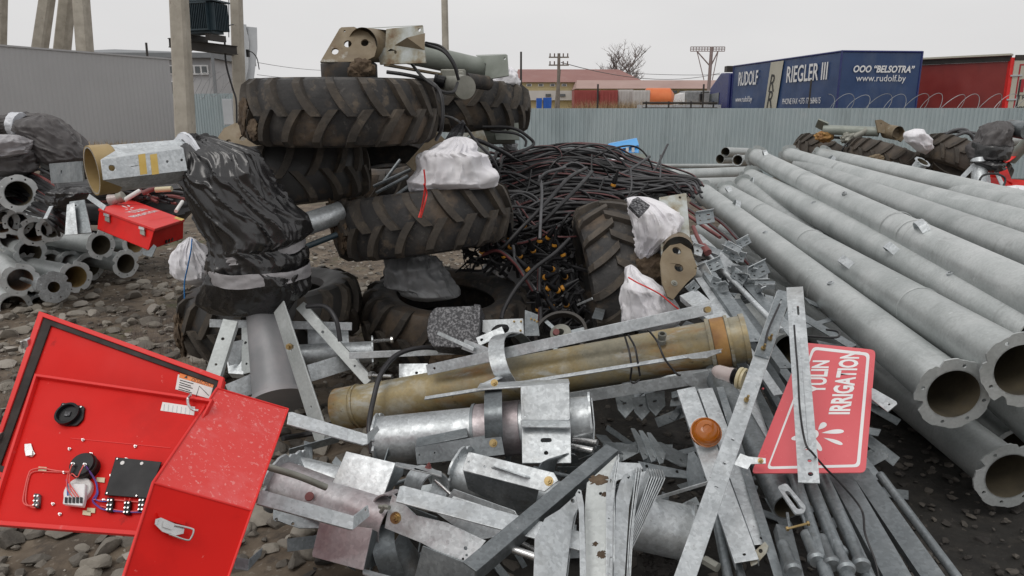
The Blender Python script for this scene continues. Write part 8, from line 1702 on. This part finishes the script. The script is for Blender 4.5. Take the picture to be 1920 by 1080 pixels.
t = thing('plug_socket', 'pale round plug with a coupling lying behind the red case', 'plug', P(217, 378, 6.0)); mb = MB(); mb.cyl(P(206, 376, 6.0), P(222, 372, 6.0), .05, .035, 18); mb.build('plug_body', 'clearlens', t); mb = MB(); mb.cyl(P(222, 372, 6.0), P(232, 368, 6.0), .045, seg=18); mb.build('plug_collar', 'motor', t)
for i, (a, b, r_, m_) in enumerate((((232, 376, 6.0), (262, 358, 6.1), .02, 'label'), ((292, 356, 5.8), (322, 354, 5.8), .022, 'cream'), ((268, 362, 5.9), (292, 352, 5.9), .02, 'redhose'), ((330, 396, 5.6), (342, 378, 5.8), .014, 'label'))):
    mb = MB(); mb.cyl(PP(a), PP(b), r_, seg=12); mb.build('connector_sleeve', m_, None, ('white', 'cream', 'dull red', 'slanted white')[i] + ' connector sleeve behind the red case', 'connector')
# red case with lettering
RC = thing('control_case', 'closed red control case with white lettering lying beside the short pipes', 'case', P(255, 460, 5.8))
a1, a2, a3, a4 = P(186, 393, 5.75), P(290, 429, 5.20), P(345, 414, 5.75), P(247, 377, 6.3)
TPc = Plane((186, 393, 5.75), (290, 429, 5.20), (247, 377, 6.3)); a3 = TPc.w(344, 413)
mb = MB(); dn = Vector((0, 0, -1)); f1, f2, f3, f4 = P(181, 425, 5.66), P(278, 470, 5.16), P(343, 448, 5.68), P(247, 420, 6.2)
mb.add([a1, a2, a3, a4, f1 + dn * .02, f2, f3, f4 + dn * .1], [(0, 1, 2, 3), (0, 4, 5, 1), (1, 5, 6, 2), (2, 6, 7, 3), (3, 7, 4, 0), (7, 6, 5, 4)]); cb_ = mb.build('case_body', 'red', RC, smooth=False, bevel=.006)
mb = MB(); TPc.plate(mb, [(184, 393), (290, 431), (346, 413), (247, 376)], t=.02, off=.008); ld = mb.build('case_lid', 'redlight', RC, bevel=.003)
FS = Plane((186, 393, 5.75), (290, 429, 5.20), (181, 425, 5.66))
for (x, y) in ((203, 407), (269, 432)):
    mb = MB(); FS.plate(mb, [(x - 4, y - 3), (x + 4, y), (x + 4, y + 11), (x - 4, y + 8)], t=.01, off=.012); lt = mb.build('latch', 'motor', RC, bevel=.001)
    mb = MB(); FS.plate(mb, [(x - 5, y - 6), (x + 5, y - 3), (x + 5, y + 2), (x - 5, y - 1)], [[0, 0, .001]] and [], t=.01, off=.018); mb.build('latch_bail', 'steel', lt)
signtext('YULIN', (243, 401), (270, 394), .075, ld, TPc, bold=.02, off=.0095); signtext('IRRIGATION', (246, 409), (294, 397), .055, ld, TPc, bold=.02, off=.0095); signtext('WATER MANAGEMENT', (277, 417), (320, 408), .03, ld, TPc, 'redlight', off=.0095)
for tip, end in (((240, 392), (229, 388)), ((243, 390), (240, 387)), ((244, 393), (250, 391)), ((240, 394), (236, 395)), ((244, 395), (247, 396))): drop(ld, Plane((186, 393, 5.75), (290, 429, 5.20), (247, 377, 6.3)), tip, end, .012)
for ch in ld.children:
    if ch.name.startswith('water'): ch.location = Vector(ch.location) + TPc.n * .0088
mb = MB(); TPc.plate(mb, [(330, 408), (346, 413), (340, 416), (326, 411)], t=.001, off=.0095); mb.build('corner_label', 'ochre', ld)
mb = MB(); RS = Plane((290, 429, 5.20), (345, 414, 5.75), (278, 470, 5.16))
for k in range(6): c = RS.w(306 + k * 5, 452 - k * 2.2, .0); mb.cyl(c, c + RS.n * .03, .014, seg=10)
mb.build('cable_glands', 'black', RC)
o, pl = pp('case_foot', ((268, 468, 5.05), (290, 458, 5.0), (270, 480, 5.0)), [(266, 470), (278, 470), (288, 458), (293, 462), (284, 482), (268, 478)], 'grey bent foot bracket under the near corner of the red case', (), .006, 'galv_dark', cat='bracket')
# small steel bits left of the stand
o, _ = pp('box_bracket', ((425, 655, 3.9), (460, 650, 3.9), (425, 680, 3.85)), [(425, 676), (440, 660), (462, 655), (462, 680), (456, 702), (428, 700)], 'folded box bracket behind the left leg of the stand', (), .05)
mb = MB(); mb.tube(spline([P(530, 822, 3.4), P(570, 815, 3.5), P(610, 808, 3.5)]), .014, 8); mb.build('cable_end', 'cable', None, 'thick black cable end lying on the stones below the pointed leg', 'cable')
for o in bpy.data.objects:
    if 'wl' in o.keys(): del o['wl']
